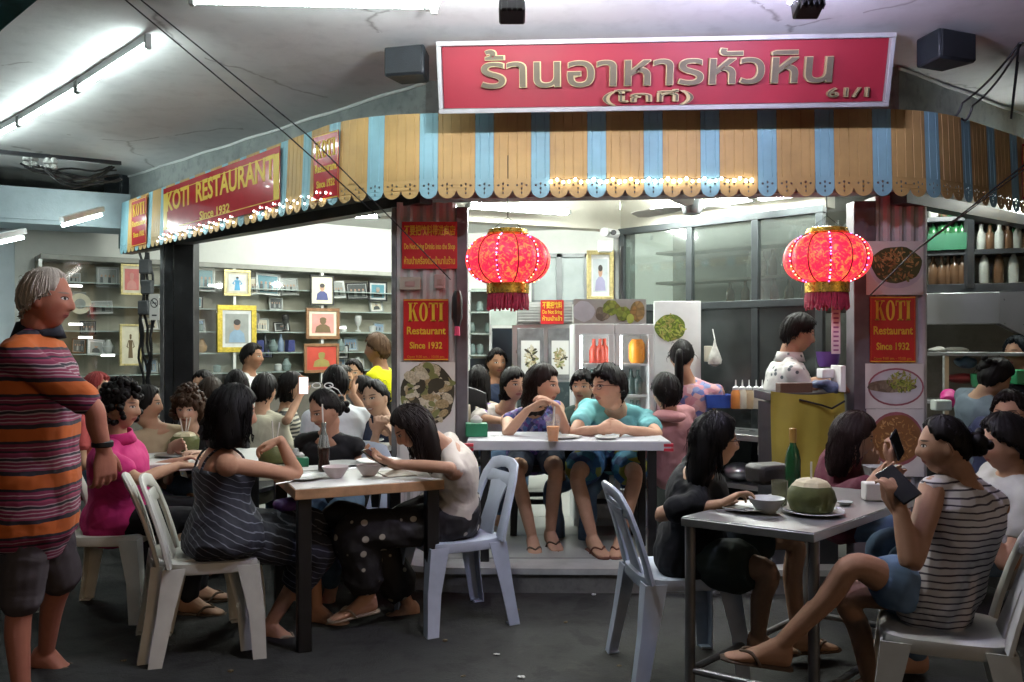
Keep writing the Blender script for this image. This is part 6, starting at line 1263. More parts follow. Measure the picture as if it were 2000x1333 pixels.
place(CH_K, -1.76, 5.75, 20, 'black wooden chair back right of the dark bob haircut', KG, .02); pass
place(CH_K, -.93, 5.95, 200, 'black wooden chair of the smiling woman', KG, .02); place(CH_K, -.28, 6.3, 20, 'black wooden chair of the person in white lace', KG, FL)

# ------------------------------------------------------------------ tables
def table_poly(name, corners, zt, th, label, mtop, medge, legm, legw, leg_in=.05, rail=False, z0=0., round_legs=False):
    c = sum((Vector(p) for p in corners), Vector((0, 0))) / 4; t = empty(name, (c.x, c.y, z0), label, 'table')
    q = MB(); q.prism([tuple(p) for p in corners], zt - th, zt - .004); q.build('edge_band', medge, t, bevel=.003)
    ins = [Vector(p) + (c - Vector(p)).normalized() * .006 for p in corners]; q = MB(); q.prism([tuple(p) for p in ins], zt - .0045, zt); q.build('tabletop', mtop, t, bevel=.0015)
    L_ = [Vector(p) + (c - Vector(p)).normalized() * leg_in * 1.41 for p in corners]; d = (Vector(corners[1]) - Vector(corners[0])).normalized()
    for p in L_:
        q = MB()
        if round_legs: q.tube([(p.x, p.y, z0), (p.x, p.y, zt - th)], legw / 2, 12)
        else: q.bar((p.x, p.y, z0), (p.x, p.y, zt - th), legw, legw, up=(d.x, d.y, 0))
        q.build('leg', legm, t, bevel=0 if round_legs else .004)
    if rail:
        for i in range(4): a, b = L_[i], L_[(i + 1) % 4]; q = MB(); q.tube([(a.x, a.y, .16), (b.x, b.y, .16)], .014, 10); q.build('stretcher', legm, t)
    return t
LAM = mat('white_laminate', (.70, .70, .68), .3, var=.08, vs=5); EDG = mat('orange_wood_edge', (.42, .24, .13), .45, var=.3, vs=12, bump=.1); BLEG = mat('black_leg', (.010, .010, .011), .4, var=.2)
fl_ = Vector((-.98, 3.93)); e1 = Vector((.912, .41)); e2 = Vector((-.41, .912))
table_poly('dining_table', [fl_, fl_ + e1 * .715, fl_ + e1 * .715 + e2 * .74, fl_ + e2 * .74], .75, .05, 'white-topped table with wooden edge between the four women', LAM, EDG, BLEG, .062)
sc_ = Vector((1.054, 3.036)); s1 = Vector((-.82, .57)); s2 = Vector((.70, .714))
STT = mat('brushed_steel_top', (.50, .505, .51), .36, .85, var=.10, vs=6, bump=.04, bs=40); STL = mat('dull_steel_leg', (.20, .20, .205), .42, .7, var=.2)
table_poly('steel_table', [sc_, sc_ + s2 * 1.05, sc_ + s2 * 1.05 + s1 * .50, sc_ + s1 * .50], .75, .035, 'stainless steel table with the green coconut', STT, STT, STL, .04, .03, True, 0., True)
ct_ = [(-.262, 5.02), (.912, 4.99), (.915, 5.50), (-.262, 5.53)]
tb = table_poly('dining_table', ct_, .845, .055, 'white table of the couple with red tape on its corners', mat('cool_white_laminate', (.58, .60, .64), .3, var=.06), mat('cool_white_edge', (.48, .50, .54), .35, var=.06), BLEG, .05, .08, z0=FL)
TAPE = mat('red_tape', (.45, .03, .05), .5, var=.1)
for x in (-.265, .882):
    for k in (0, 1): q = MB(); q.box((x + .016, 5.004, .822 - k * .026), (.055, .03 + .004, .016)); q.build('tape', TAPE, tb)
table_poly('dining_table', [(-2.05, 4.72), (-1.40, 4.92), (-1.60, 5.52), (-2.25, 5.32)], .745, .04, 'white table of the woman in pink and the curly-haired diner', LAM, mat('white_edge', (.5, .5, .48), .4), BLEG, .05)
table_poly('dining_table', [(-1.35, 5.50), (-.80, 5.35), (-.70, 5.85), (-1.25, 6.0)], .76, .035, 'white table with plates in front of the smiling woman', LAM, mat('white_edge', (.5, .5, .48)), BLEG, .05)

# ------------------------------------------------------------------ things on the tables
def lathe_obj(name, prof, p, m, lab, cat, seg=24, parent=None, group=None): q = MB(); q.lathe(prof, (0, 0, 0), seg); return q.build(name, m, parent, lab, cat, group, mw=Matrix.Translation(p))
HUSK = mat('coconut_husk', (.085, .095, .028), .6, var=.35, vs=14, bump=.4, bs=50); FLESH = mat('coconut_cut', (.52, .46, .30), .6, var=.2, vs=20, bump=.3); STRAW = mat('straw', (.62, .60, .56), .4, var=.05)
def coconut(p, k, lab, straws):
    p = Vector(p); t = empty('coconut', p, lab, 'coconut'); s_ = Sh(); prof = [(.055, 0), (.080, .012), (.090, .05), (.086, .085), (.074, .105)]; a = np.linspace(0, 2 * np.pi, 20, endpoint=False)
    q = MB(); q.lathe([(r * k, z * k) for r, z in prof], p, 20); q.v = [(x + .004 * math.sin(z * 80 + x * 60), y, z) for x, y, z in q.v]; q.build('husk', HUSK, t)
    q = MB(); q.loft([[p + Vector((math.cos(b) * r * k * (1 + .06 * math.sin(i * 2.1)), math.sin(b) * r * k, z * k)) for i, b in enumerate(np.linspace(0, 2 * math.pi, 9)[:-1])] for r, z in ((.074, .104), (.060, .120), (.034, .130))]); q.build('cut_top', FLESH, t, smooth=False)
    for dx, L in straws: q = MB(); q.tube([p + Vector((dx * .3, 0, .11 * k)), p + Vector((dx, 0, .11 * k + L))], .0042, 8); q.build('straw', STRAW, t)
def on(x, y, h, back=0.):
    d = 1700 * (EYE - h) / (y - 665); v = at(x, y, d); return v
coconut(on(1595, 1006, .752) + Vector((0, .06, 0)), 1.02, 'green cut coconut with straw on the steel table', [(.0, .085)])
lathe_obj('plate', [(.02, 0), (.085, .004), (.115, .014), (.112, .017), (.08, .008), (.01, .006)], on(1600, 1008, .752) + Vector((0, .06, -.001)), CER, 'white plate under the green coconut', 'plate')
coconut(on(355, 884, .745) + Vector((0, .05, 0)), .95, 'cut coconut with straws before the curly-haired diner', [(-.03, .10), (.012, .11), (.035, .105)])
coconut(on(525, 910, .752) + Vector((0, .10, 0)), .95, 'cut coconut half hidden by a raised arm', [(-.01, .13), (.03, .12)])
BOWL = [(.03, 0), (.036, .006), (.062, .045), (.066, .055), (.061, .053), (.03, .012), (.005, .010)]
def bowl(x, y, h, lab, m=CER, k=1.): return lathe_obj('bowl', [(r * k, z * k) for r, z in BOWL], on(x, y, h) + Vector((0, .04, 0)), m, lab, 'bowl')
PINKB = mat('pale_pink_bowl', (.50, .42, .42), .3, var=.05)
bowl(652, 934, .752, 'pale bowl nearest the cola bottle', PINKB); bowl(718, 930, .752, 'pale bowl next to the phone hands', PINKB)
bowl(1503, 1004, .752, 'white bowl beside the coconut on the steel table', CER, 1.05)
PLT = [(.02, 0), (.07, .003), (.10, .012), (.098, .015), (.07, .007), (.01, .005)]
lathe_obj('plate', PLT, on(665, 910, .752) + Vector((0, .06, 0)), CER, 'white plate behind the two pale bowls', 'plate'); lathe_obj('plate', PLT, on(588, 936, .752) + Vector((0, .03, 0)), CER, 'white plate under the bare elbow', 'plate')
lathe_obj('plate', PLT, on(1465, 1000, .752) + Vector((0, .06, 0)), CER, 'white plate under the bowl on the steel table', 'plate'); lathe_obj('plate', PLT, on(1100, 857, .845) + Vector((0, .06, 0)), CER, 'white saucer behind the iced tea', 'plate'); lathe_obj('plate', [(r * .7, z) for r, z in PLT], on(1186, 858, .845) + Vector((0, .04, 0)), CER, 'small saucer in front of the clasped hands', 'plate')
lathe_obj('plate', PLT, on(330, 893, .745) + Vector((0, .05, 0)), STEEL, 'shiny plate under the first coconut', 'plate')
for p_, lb in ((at(712, 838, 5.6), 'stacked plates before the smiling woman'), (at(740, 880, 4.72), 'large white dish behind the phone hands')):
    lathe_obj('plate', [(r * 1.25, z * 1.6) for r, z in PLT], Vector((p_.x, p_.y, .765 if p_.y > 5 else .753)), CER, lb, 'plate')
# cola bottle
p = on(630, 921, .752) + Vector((0, .03, 0)); t = empty('soda_bottle', p, 'glass cola bottle with straw on the white table', 'bottle'); GLB = mat('bottle_glass', (.55, .60, .57), .08, var=0, trans=.75, ior=1.3)
q = MB(); q.lathe([(.024, 0), (.030, .006), (.030, .04), (.026, .06), (.030, .10), (.030, .122)], p, 20); q.build('cola', mat('cola', (.018, .008, .006), .15, var=0), t)
q = MB(); q.lathe([(.0302, .1225), (.029, .14), (.018, .185), (.0125, .205), (.0115, .235), (.014, .238), (.014, .248), (.011, .25)], p, 20); q.build('neck', GLB, t)
for i in range(6): a = i * math.pi / 3; q = MB(); q.tube([p + Vector((.0305 * math.cos(a), .0305 * math.sin(a), .123)), p + Vector((.019 * math.cos(a), .019 * math.sin(a), .186))], .0016, 5); q.build('flute', CER, t)
q = MB(); q.tube([p + Vector((0, 0, .12)), p + Vector((-.008, 0, .345))], .004, 8); q.build('straw', STRAW, t)
# green tissue boxes
def tissue(p, rz, lab, k=1.):
    p = Vector(p); t = empty('tissue_box', p, lab, 'tissue box'); Mz = Matrix.Rotation(R(rz), 3, 'Z'); q = MB(); q.box(p + Vector((0, 0, .04 * k)), (.13 * k, .10 * k, .08 * k), Mz); q.build('box', mat('tissue_green', (.015, .16, .075), .4, var=.15), t, bevel=.004); s_ = MB(); s_.loft([[p + Vector((math.cos(a) * r * (1 + .3 * math.sin(3 * a)), math.sin(a) * r * .5, z)) * 1. for a in np.linspace(0, 6.28, 9)[:-1]] for r, z in ((.03 * k, .081 * k), (.038 * k, .10 * k), (.015 * k, .125 * k))]); s_.build('tissue', PAPER, t)
tissue((-.215, 5.25, .846), 5, 'green tissue box on the corner of the couple\'s table'); tissue(on(584, 912, .752) + Vector((0, .03, 0)), 20, 'green tissue box behind the raised elbow', .62); tissue(on(292, 880, .745) + Vector((0, .1, 0)), 10, 'green tissue box before the woman in pink', .9)
# iced tea
p = on(1081, 863, .845) + Vector((0, .05, 0)); t = empty('iced_tea', p, 'clear plastic cup of orange iced tea with a dome lid', 'cup'); q = MB(); q.lathe([(.028, .003), (.037, .085), (.036, .086)], p, 20); q.build('tea', mat('thai_tea', (.85, .33, .07), .3, var=.12, vs=25), t)
CUPC = mat('clear_cup', (.8, .8, .8), .1, var=0, alpha=.14); q = MB(); q.lathe([(.030, 0), (.043, .115), (.041, .116), (.029, .002)], p, 20); q.build('cup', CUPC, t); q = MB(); q.lathe([(.044, .115), (.045, .122), (.040, .140), (.025, .155), (.008, .158)], p, 20); q.build('lid', CUPC, t); q = MB(); q.tube([p + Vector((0, 0, .05)), p + Vector((.008, 0, .20))], .005, 8); q.build('straw', STRAW, t)
q = MB(); q.lathe([(.025, 0), (.03, .06), (.028, .06), (.023, .004)], on(1105, 850, .845) + Vector((0, .12, .005)), 16); q.build('cup', CER, None, 'small white cup on the saucer behind the iced tea', 'cup')
# right table things
lathe_obj('beer_bottle', [(.03, 0), (.034, .008), (.034, .14), (.026, .18), (.014, .205), (.013, .255), (.016, .258), (.016, .275)], on(1563, 965, .752) + Vector((0, .1, 0)), mat('beer_green', (.012, .06, .02), .12, var=.1), 'green glass bottle behind the coconut', 'bottle')
lathe_obj('bottle_foil', [(.0145, 0), (.0165, .03), (.0165, .062), (.012, .064)], on(1563, 965, .752) + Vector((0, .1, .215)), mat('amber_foil', (.30, .17, .04), .4), 'amber foil around the neck of the green bottle', 'foil')
q = MB(); q.lathe([(.03, 0), (.033, .10), (.0315, .10), (.029, .004)], on(1530, 990, .752) + Vector((0, .05, 0)), 18); q.build('drinking_glass', mat('beer_glass', (.55, .55, .40), .08, var=0, trans=.7, ior=1.2), None, 'glass of pale beer left of the coconut', 'glass')
q = MB(); q.prism([(x, y) for x, y in ((-.045, -.03), (.045, -.035), (.05, .03), (-.04, .035))], 0, .075); q.build('tissue_box', mat('tissue_white', (.58, .55, .52), .7, var=.1), None, 'white pack of tissues near the black phone', 'tissue box', mw=Matrix.Translation(on(1712, 978, .752) + Vector((0, .03, 0))), bevel=.006)
q = MB(); q.loft([[Vector((x * s_, y * s_, z)) for x, y in ((-.08, -.05), (.08, -.05), (.08, .05), (-.08, .05))] for z, s_ in ((0, .9), (.04, 1.), (.045, 1.06), (.05, 1.04))]); q.build('foam_box', CER, None, 'white foam box behind the black phone', 'box', mw=Matrix.Translation(on(1748, 950, .752) + Vector((0, .12, .03))), bevel=.004)
q = MB(); q.box((0, 0, .05), (.18, .14, .09)); bagm = q.build('handbag', mat('dark_leather', (.018, .014, .014), .5, var=.3, bump=.4, bs=70), None, 'small dark handbag standing on the steel table', 'bag', mw=Matrix.Translation(on(1530, 960, .752) + Vector((.0, .22, 0))) @ Matrix.Rotation(R(20), 4, 'Z'), bevel=.02)
blob('crumpled_napkin', on(600, 925, .752) + Vector((.25, .15, .01)), (.03, .025, .012), PAPER, 'crumpled napkin beside the pale bowls', 'napkin', 5, .8); blob('crumpled_napkin', on(1648, 1003, .752) + Vector((0, .05, .008)), (.025, .02, .01), PAPER, 'crumpled napkin beside the coconut plate', 'napkin', 6, .8)
for x, y, l in ((302, 872, 'tall water glass in front of the woman in pink'), (322, 875, 'short water glass beside the first coconut')): q = MB(); q.lathe([(.028, 0), (.034, .10), (.032, .10), (.027, .004)], on(x, y, .745) + Vector((0, .1, 0)), 18); q.build('drinking_glass', mat('water_glass', (.75, .8, .78), .06, var=0, trans=.8, ior=1.2), None, l, 'glass')
q = MB(); q.lathe([(.028, 0), (.036, .11), (.034, .11), (.027, .004)], at(788, 812, 5.4) - Vector((0, 0, .05)), 18); q.build('drinking_glass', mat('pink_plastic', (.55, .28, .42), .35, var=0), None, 'pink tumbler beside the smiling woman', 'tumbler')
# litter on the pavement
for x, y, l in ((1018, 1322, 'torn white scrap of paper on the asphalt'), (970, 1277, 'tiny pale scrap on the asphalt'), (1160, 1160, 'pale scrap near the kerb')): blob('paper_scrap', on(x, y, .004) + Vector((0, 0, .002)), (.014, .010, .004), PAPER, l, 'scrap', int(x), 1.)
# bags
blob('backpack', (-.12, 5.62, .48), (.15, .11, .18), mat('navy_canvas', (.035, .055, .11), .8, var=.25, bump=.4, bs=200), 'navy backpack on a seat left of the couple', 'backpack', 21, .1)
blob('handbag', (-.86, 4.45, .52), (.13, .08, .07), mat('black_leather', (.012, .012, .013), .4, var=.3), 'black bag lying on the shelf under the white table', 'bag', 22, .25)
t = empty('shoulder_bag', (1.93, 2.95, .62), 'black bag with a red strap hung in the chair of the striped tank top', 'bag'); s_ = Sh(); s_.ball(np.zeros(3), A3(.075, .06, .15)); me = s_.mesh(.02, 2); me.materials.append(mat('black_leather', (.012, .012, .013))); put(bpy.data.objects.new('bag_body', me), t, mw=Matrix.Translation((1.93, 2.95, .60))); q = MB(); q.tube([(1.86, 2.89, .66), (1.92, 2.87, .63), (2.0, 2.89, .60)], .006, 6); q.build('red_strap', mat('red_strap', (.35, .03, .03), .5), t)

blob('pouch', at(560, 985, 4.32), (.06, .05, .035), mat('violet_pouch', (.12, .05, .22), .5, var=.3), 'violet pouch on the lap of the woman in the dark striped dress', 'pouch', 31, .4)

# cutlery and small clutter
def spoon(x, y, h, a, lab):
    p = on(x, y, h) + Vector((0, .05, .006)); t = empty('spoon', p, lab, 'spoon'); d = Vector((math.cos(R(a)), math.sin(R(a)), 0)); q = MB(); q.tube([p - d * .09, p + d * .03], [.004, .003], 6); q.build('handle', STEEL, t); q = MB(); q.lathe([(.001, -.003), (.014, 0), (.016, .004), (.001, .001)], p + d * .05, 14); q.build('spoon_bowl', STEEL, t)
spoon(690, 918, .752, 20, 'steel spoon between the two pale bowls'); spoon(560, 945, .752, 60, 'steel spoon near the raised elbow'); spoon(1448, 1002, .766, 10, 'steel spoon on the plate at the steel table'); spoon(1120, 856, .846, 30, 'steel spoon beside the saucer of the couple')
q = MB(); q.box((0, 0, .0015), (.15, .21, .003)); q.build('menu_card', mat('menu_card', (.45, .40, .34), .4, var=.3, vs=20), None, 'laminated menu lying on the white table', 'menu', mw=Matrix.Translation(on(772, 925, .752) + Vector((0, .02, 0))) @ Matrix.Rotation(R(25), 4, 'Z'), smooth=False)
q = MB(); q.box((0, 0, .0015), (.12, .12, .003)); q.build('paper_napkin', PAPER, None, 'flat white napkin near the cola bottle', 'napkin', mw=Matrix.Translation(on(602, 915, .752)) @ Matrix.Rotation(R(12), 4, 'Z'), smooth=False)
lathe_obj('sauce_dish', [(.02, 0), (.034, .014), (.032, .015), (.018, .004)], on(1650, 985, .752), CER, 'little sauce dish behind the coconut plate', 'dish'); lathe_obj('pepper_pot', [(.018, 0), (.02, .005), (.018, .05), (.012, .06), (.003, .062)], on(560, 905, .752) + Vector((0, .2, 0)), CER, 'white pepper pot behind the tissue box', 'pot')
for i, (x, y) in enumerate(((870, 1250), (1105, 1215), (1210, 1300), (450, 1310), (240, 1290), (905, 1320), (1010, 1190))):
    blob('dry_leaf', on(x, y, .003) + Vector((0, 0, .002)), (.012, .008, .003), mat('dry_leaf', (.12, .09, .05), .8, var=.4), ['dry leaf on the asphalt right of the black table leg', 'dry leaf in the gap before the step', 'dry leaf left of the blue chair leg', 'dry leaf before the white chair', 'dry leaf by the walking man', 'dry leaf at the bottom of the picture', 'dry leaf below the couple'][i], 'leaf', 40 + i, 1.1)
# ------------------------------------------------------------------ people
def fab(name, col, rough=.8, var=.12, vs=6., weave=320):
    if name in MATS: return MATS[name]
    t = NT(name); n = t.noise(vs, 4); w = t.noise(weave, 2); t.color(t.mix(n, tuple(c * (1 - var) for c in col), tuple(c * (1 + var) for c in col))); t.b.inputs['Roughness'].default_value = rough; t.b.inputs['Specular IOR Level'].default_value = .2
    b = t.bump(t.noise(6, 2, .45, dist=1.2), .45, .03); t.bump(w, .15, .002, b); MATS[name] = t.m; return t.m
def striped(name, stops, period, base=None, slope=0., wiggle=.0, axis=2, rough=.8):
    "constant colour bands along a garment's height"
    t = NT(name); o = t.sep(t.coord()); z = o[axis]
    if slope: z = t.math('ADD', z, t.math('MULTIPLY', o[0], slope))
    z = t.math('ADD', z, t.math('MULTIPLY', t.noise(9, 2), .02 + wiggle)); f = t.math('FRACT', t.math('DIVIDE', z, period)); c = t.ramp(f, stops, 'CONSTANT'); t.color(c); t.b.inputs['Roughness'].default_value = rough
    b = t.bump(t.noise(6, 2, .45, dist=1.2), .45, .03); t.bump(t.noise(320, 2), .12, .002, b); return t.m
def dotted(name, base, dot, scale, r, jitter=.35):
    t = NT(name); v = t.add('ShaderNodeTexVoronoi'); v.inputs['Scale'].default_value = scale; v.inputs['Randomness'].default_value = jitter; t.link(t.coord(), v.inputs['Vector']); m = t.ramp(v.outputs['Distance'], [(0, (1, 1, 1)), (r, (1, 1, 1)), (r + .03, (0, 0, 0))]); t.color(t.mix(m, base, dot)); t.b.inputs['Roughness'].default_value = .75; t.bump(t.noise(6, 2, .45, dist=1.2), .45, .03); return t.m
def patterned(name, cols, scale, rough=.75):
    t = NT(name); v = t.add('ShaderNodeTexVoronoi'); v.inputs['Scale'].default_value = scale; t.link(t.coord(), v.inputs['Vector']); c = t.ramp(t.sep(v.outputs['Color'])[0], [(i / len(cols), k) for i, k in enumerate(cols)], 'CONSTANT'); t.color(c); t.b.inputs['Roughness'].default_value = rough; t.bump(t.noise(6, 2, .45, dist=1.2), .45, .03); return t.m
BK = (.0105, .0085, .0085); BRN = (.028, .015, .010)
ASIA = (.46, .27, .175); PALE = (.52, .34, .25); TAN = (.30, .155, .090); RUDDY = (.42, .17, .115)
SAND = fab('sandal', (.10, .07, .05)); SANDW = fab('pale_sandal', (.30, .24, .18)); DSH = fab('dark_shoe', (.02, .018, .018))
JEAN = fab('denim', (.10, .16, .25), .85, .3, 12)
def up(p, dz=0., dx=0., dy=0.): return Vector((p[0] + dx, p[1] + dy, p[2] + dz))
O_, M_, B_, Wt, P_ = (.50, .11, .018), (.19, .018, .060), (.020, .016, .027), (.38, .27, .30), (.28, .042, .10)
POLO = striped('striped_polo', [(0, O_), (.17, B_), (.26, P_), (.30, Wt), (.325, M_), (.38, Wt), (.405, M_), (.46, Wt), (.485, B_), (.54, Wt), (.56, M_), (.62, P_), (.66, B_), (.70, M_), (.76, Wt), (.78, M_), (.84, B_), (.90, O_)], .178)
# man walking by, at the left edge
make_person('man in an orange and magenta striped polo walking past the tables', at(72, 1000, 3.45), at(72, 655, 3.50), at(92, 585, 3.46), 78, 84, hp=4, hs=0.9, k=1.06, male=True, fat=.14, skin=RUDDY, brow=(.2, .15, .12), hair=dict(kind='thin', th=.012), haircol=(.62, .56, .50), seed=3,
    top=dict(mat=POLO, sleeve=.9, hem=-.26, loose=.026, cuff=.006, collar=True, collarmat=fab('collar_navy', (.022, .024, .034)), fold=.004), bottom=dict(name='shorts', mat=fab('grey_shorts', (.075, .065, .070)), len=1.0, loose=.012, cuff=.024, waist=.0),
    armR=dict(w=at(203, 880, 3.36), e=at(178, 790, 3.32), hd=(.05, .05, -1), pn=(-.6, .5, 0), curl=.6), armL=dict(w=at(20, 880, 3.75), hd=(0, 0, -1), pn=(.5, .5, 0)), legR=dict(f=at(42, 1345, 3.40), k=at(40, 1172, 3.40), td=(1, .15, 0)), legL=dict(f=at(90, 1275, 3.80), k=at(118, 1130, 3.66), td=(1, .1, -.3)), footw=SAND)
q = MB(); pw = at(200, 866, 3.36); q.lathe([(.036, -.012), (.040, -.008), (.040, .008), (.036, .012)], pw, 20); q.build('wristwatch', BLACK, None, 'black wristwatch on the arm of the polo wearer', 'watch')
# table at the left
make_person('woman in a pink polo shirt with short curled hair seated at the left table', (-2.06, 4.58, .52), at(228, 858, 4.50), at(238, 795, 4.47), 82, 96, hp=3, hs=0.92, k=1.02, fat=.25, skin=ASIA, hair=dict(kind='curly', th=.026, line='short'), haircol=BK, seed=4,
    top=dict(mat=fab('pink_polo', (.50, .030, .165)), sleeve=.62, hem=-.2, loose=.022, collar=True, fold=.005), bottom=dict(mat=fab('black_trousers', (.014, .014, .016)), len=1.9, loose=.010, waist=.1), armR=dict(w=at(350, 908, 4.55), e=at(272, 935, 4.34), pn=(0, 0, -1), hd=(1, .2, -.05)), armL=dict(w=at(345, 900, 4.85)), footw=SAND)
make_person('woman with dark tied hair in a beige sleeveless top beside the pink polo', (-2.25, 5.45, .50), at(312, 838, 5.35), at(286, 790, 5.32), 130, 80, k=1.0, skin=ASIA, hair=dict(kind='bun', th=.016, line='long'), haircol=BK, seed=5, near=False, top=dict(mat=fab('beige_top', (.40, .31, .20)), sleeve=0, kind='tee'), bottom=dict(mat=JEAN, len=1.9))
make_person('curly brown-haired diner in black sipping from a coconut', (-1.92, 5.72, .50), at(372, 848, 5.42), at(368, 798, 5.36), 172, 176, hp=8, k=.98, skin=PALE, brow=(.06, .03, .02), hair=dict(kind='curly', th=.030, line=[.030, .034, .0, -.06, -.08, -.10, -.10]), haircol=(.045, .022, .012), seed=6, near=True,
    top=dict(mat=fab('black_tee', (.014, .014, .016)), sleeve=.7), bottom=dict(mat=JEAN, len=1.9), armR=dict(w=at(335, 872, 5.15), hd=(.7, -.3, .2), pn=(0, -1, -.3)), armL=dict(w=at(395, 885, 5.1)))
# woman in the dark striped dress, seen from behind
DRESS = striped('navy_striped_dress', [(0, (.014, .016, .026)), (.86, (.13, .14, .17))], .032, slope=.55, wiggle=.02)
make_person('woman with a black bob in a dark striped strap dress leaning on her elbow', (-1.33, 4.07, .52), at(434, 876, 4.06), at(456, 808, 4.02), 62, 56, hp=6, hs=0.95, k=1.07, skin=(.44, .24, .155), hair=dict(kind='bob', th=.020, fall=[(0, -.02, .06, .088, .085), (0, -.028, -.02, .100, .088), (0, -.03, -.09, .106, .085), (0, -.032, -.142, .104, .080)], len=.085, az=1.0), haircol=(.008, .007, .0075), seed=7,
    top=dict(name='dress', kind='cami', mat=DRESS, sleeve=0, neck=.80, hem=-.18, loose=.016, flare=.10, fold=.006), bottom=dict(name='skirt', mat=DRESS, len=1.5, loose=.03, skirt=.95, fold=.006), armR=dict(e=at(578, 925, 4.16), w=at(548, 858, 4.13), hd=(-.85, .1, -.25), pn=(0, .1, -1), curl=.55), armL=dict(w=at(420, 902, 4.5), e=at(400, 930, 4.33)), legR=dict(f=at(525, 1222, 4.22), td=(.9, -.3, 0)), legL=dict(f=at(618, 1190, 4.42), td=(.9, -.25, 0)), footw=SANDW)
make_person('woman in a black top with sunglasses pushed up in her hair', (-1.02, 5.12, .50), at(640, 852, 4.92), at(634, 800, 4.86), 192, 222, hp=20, hr=4, k=1.0, skin=(.42, .23, .155), hair=dict(kind='bun', th=.014, bunpos=(0, -.10, -.02)), haircol=BK, seed=8,
    top=dict(mat=fab('black_top', (.012, .012, .014)), sleeve=.16, neck=.95, loose=.012), bottom=dict(mat=JEAN, len=1.9), armR=dict(w=at(575, 905, 4.75), e=at(570, 905, 5.0)), armL=dict(w=at(690, 915, 4.75), e=at(695, 905, 4.95)))
sg = empty('sunglasses', at(632, 750, 4.82), 'pale-rimmed sunglasses on top of the black hair', 'sunglasses')
for dx in (-14, 10): q = MB(); c = at(632 + dx, 752, 4.80); q.tube([c + Vector((.024 * math.cos(a), .006 * math.sin(a), .014 * math.sin(a))) for a in np.linspace(0, 6.28, 13)], .0035, 6); q.build('lens_rim', WHITEP, sg)
q = MB(); q.tube([at(643, 752, 4.79), at(660, 760, 4.86), at(668, 772, 4.93)], .003, 6); q.build('temple', WHITEP, sg)
DOT = dotted('dotted_trousers', (.011, .010, .012), (.42, .39, .33), 13, .20, .25)
make_person('woman with long dark hair bent over her phone, in a beige top and dotted trousers', (-.33, 4.48, .53), at(872, 872, 4.36), at(806, 836, 4.28), 262, 258, hp=34, hs=0.9, k=1.02, skin=(.47, .27, .18), haircol=(.016, .011, .010), seed=9, slouch=.05,
    hair=dict(kind='long', th=.018, fall=[(0, -.03, .05, .08, .08), (.0, -.05, -.02, .092, .085), (0, -.07, -.10, .092, .08), (0, -.10, -.19, .075, .062), (0, -.12, -.235, .045, .035)], len=.16, az=1.15), top=dict(mat=fab('cream_silk', (.58, .53, .47), .6), sleeve=0, loose=.016, hem=-.1, fold=.006), bottom=dict(mat=DOT, len=1.75, loose=.035, cuff=.03, fold=.007),
    armL=dict(e=at(868, 912, 4.15), w=at(772, 905, 4.20), hd=(-.95, .15, .2), pn=(.1, .2, 1), curl=.55), armR=dict(e=at(800, 915, 4.6), w=at(752, 900, 4.42), hd=(-.8, -.3, .35), pn=(.1, -.2, .9), curl=.6), legL=dict(f=at(715, 1168, 4.35), k=at(690, 1040, 4.25), td=(-.9, -.35, -.1)), legR=dict(f=at(800, 1185, 4.55), td=(-.9, -.3, 0)), footw=SANDW)
PH = mat('phone_black', (.010, .010, .012), .12, var=0)
q = MB(); q.box((0, 0, 0), (.072, .148, .009)); q.build('mobile_phone', PH, None, 'phone in the hands of the woman in dotted trousers', 'phone', mw=Matrix.Translation(at(735, 893, 4.27)) @ Matrix.Rotation(R(70), 4, 'Z') @ Matrix.Rotation(R(28), 4, 'X'), bevel=.004)
# people farther inside, left half
def far(label, x, ytop, d, yaw, hair, col, sleeve=.6, hc=BK, skin=ASIA, stand=False, hyaw=None, hp=0., k=1., male=False, seed=1, topmat=None, **kw):
    top_ = at(x, ytop, d); hd = Vector((top_.x, d, top_.z - .125 * k)); f = face_dir(yaw); nk = Vector((hd.x - f[0] * .03, hd.y - f[1] * .03, hd.z - .155 * k)); tl = .47 * k; pe = Vector((nk.x - f[0] * .05, nk.y - f[1] * .05, nk.z - tl)); fl0 = max(0, pe.z - .52) if not stand else max(0., pe.z - .90)
    return make_person(label, pe, nk, hd, yaw, hyaw, hp=hp, k=k, male=male, skin=skin, hair=hair, haircol=hc, seed=seed, near=False, floor=fl0, top=dict(mat=topmat or fab(label[:24], col), sleeve=sleeve), bottom=dict(mat=JEAN, len=1.9), **kw)
far('diner with dark hair in grey, behind the curly-haired one', 397, 722, 6.6, 200, dict(kind='short'), (.10, .10, .11), seed=31, male=True)
far('diner with brown hair facing the cabinet, left of the dark bob', 412, 735, 6.2, 20, dict(kind='bob', th=.018, fall=[(0, -.03, .05, .085, .07), (0, -.035, -.10, .09, .065)], len=.06), (.20, .16, .12), hc=(.03, .018, .012), seed=32)
far('diner with black hair in dark clothes just above the bob haircut', 462, 722, 6.4, 330, dict(kind='short', th=.02), (.06, .06, .07), seed=33)
far('diner seen from behind in a cream blouse', 517, 728, 6.1, 15, dict(kind='short', th=.02), (.50, .47, .36), seed=34)
far('diner in a striped shirt holding up a lit phone', 570, 724, 6.35, 80, dict(kind='bob', th=.016, fall=[(0, -.03, .05, .085, .07), (0, -.035, -.10, .08, .06)], len=.05), (.3, .3, .3), seed=35, topmat=striped('bw_stripes', [(0, (.45, .42, .34)), (.5, (.03, .03, .03))], .03), armR=dict(w=at(588, 768, 6.1), hd=(.2, -.1, 1), pn=(0, -1, 0)))
q = MB(); q.box(at(593, 752, 6.05), (.062, .009, .115)); ph = q.build('mobile_phone', mat('lit_screen', (1, 1, 1), .3, var=0, emit=(.95, .78, .85), es=.9), None, 'bright phone screen held up among the diners', 'phone', bevel=.003)
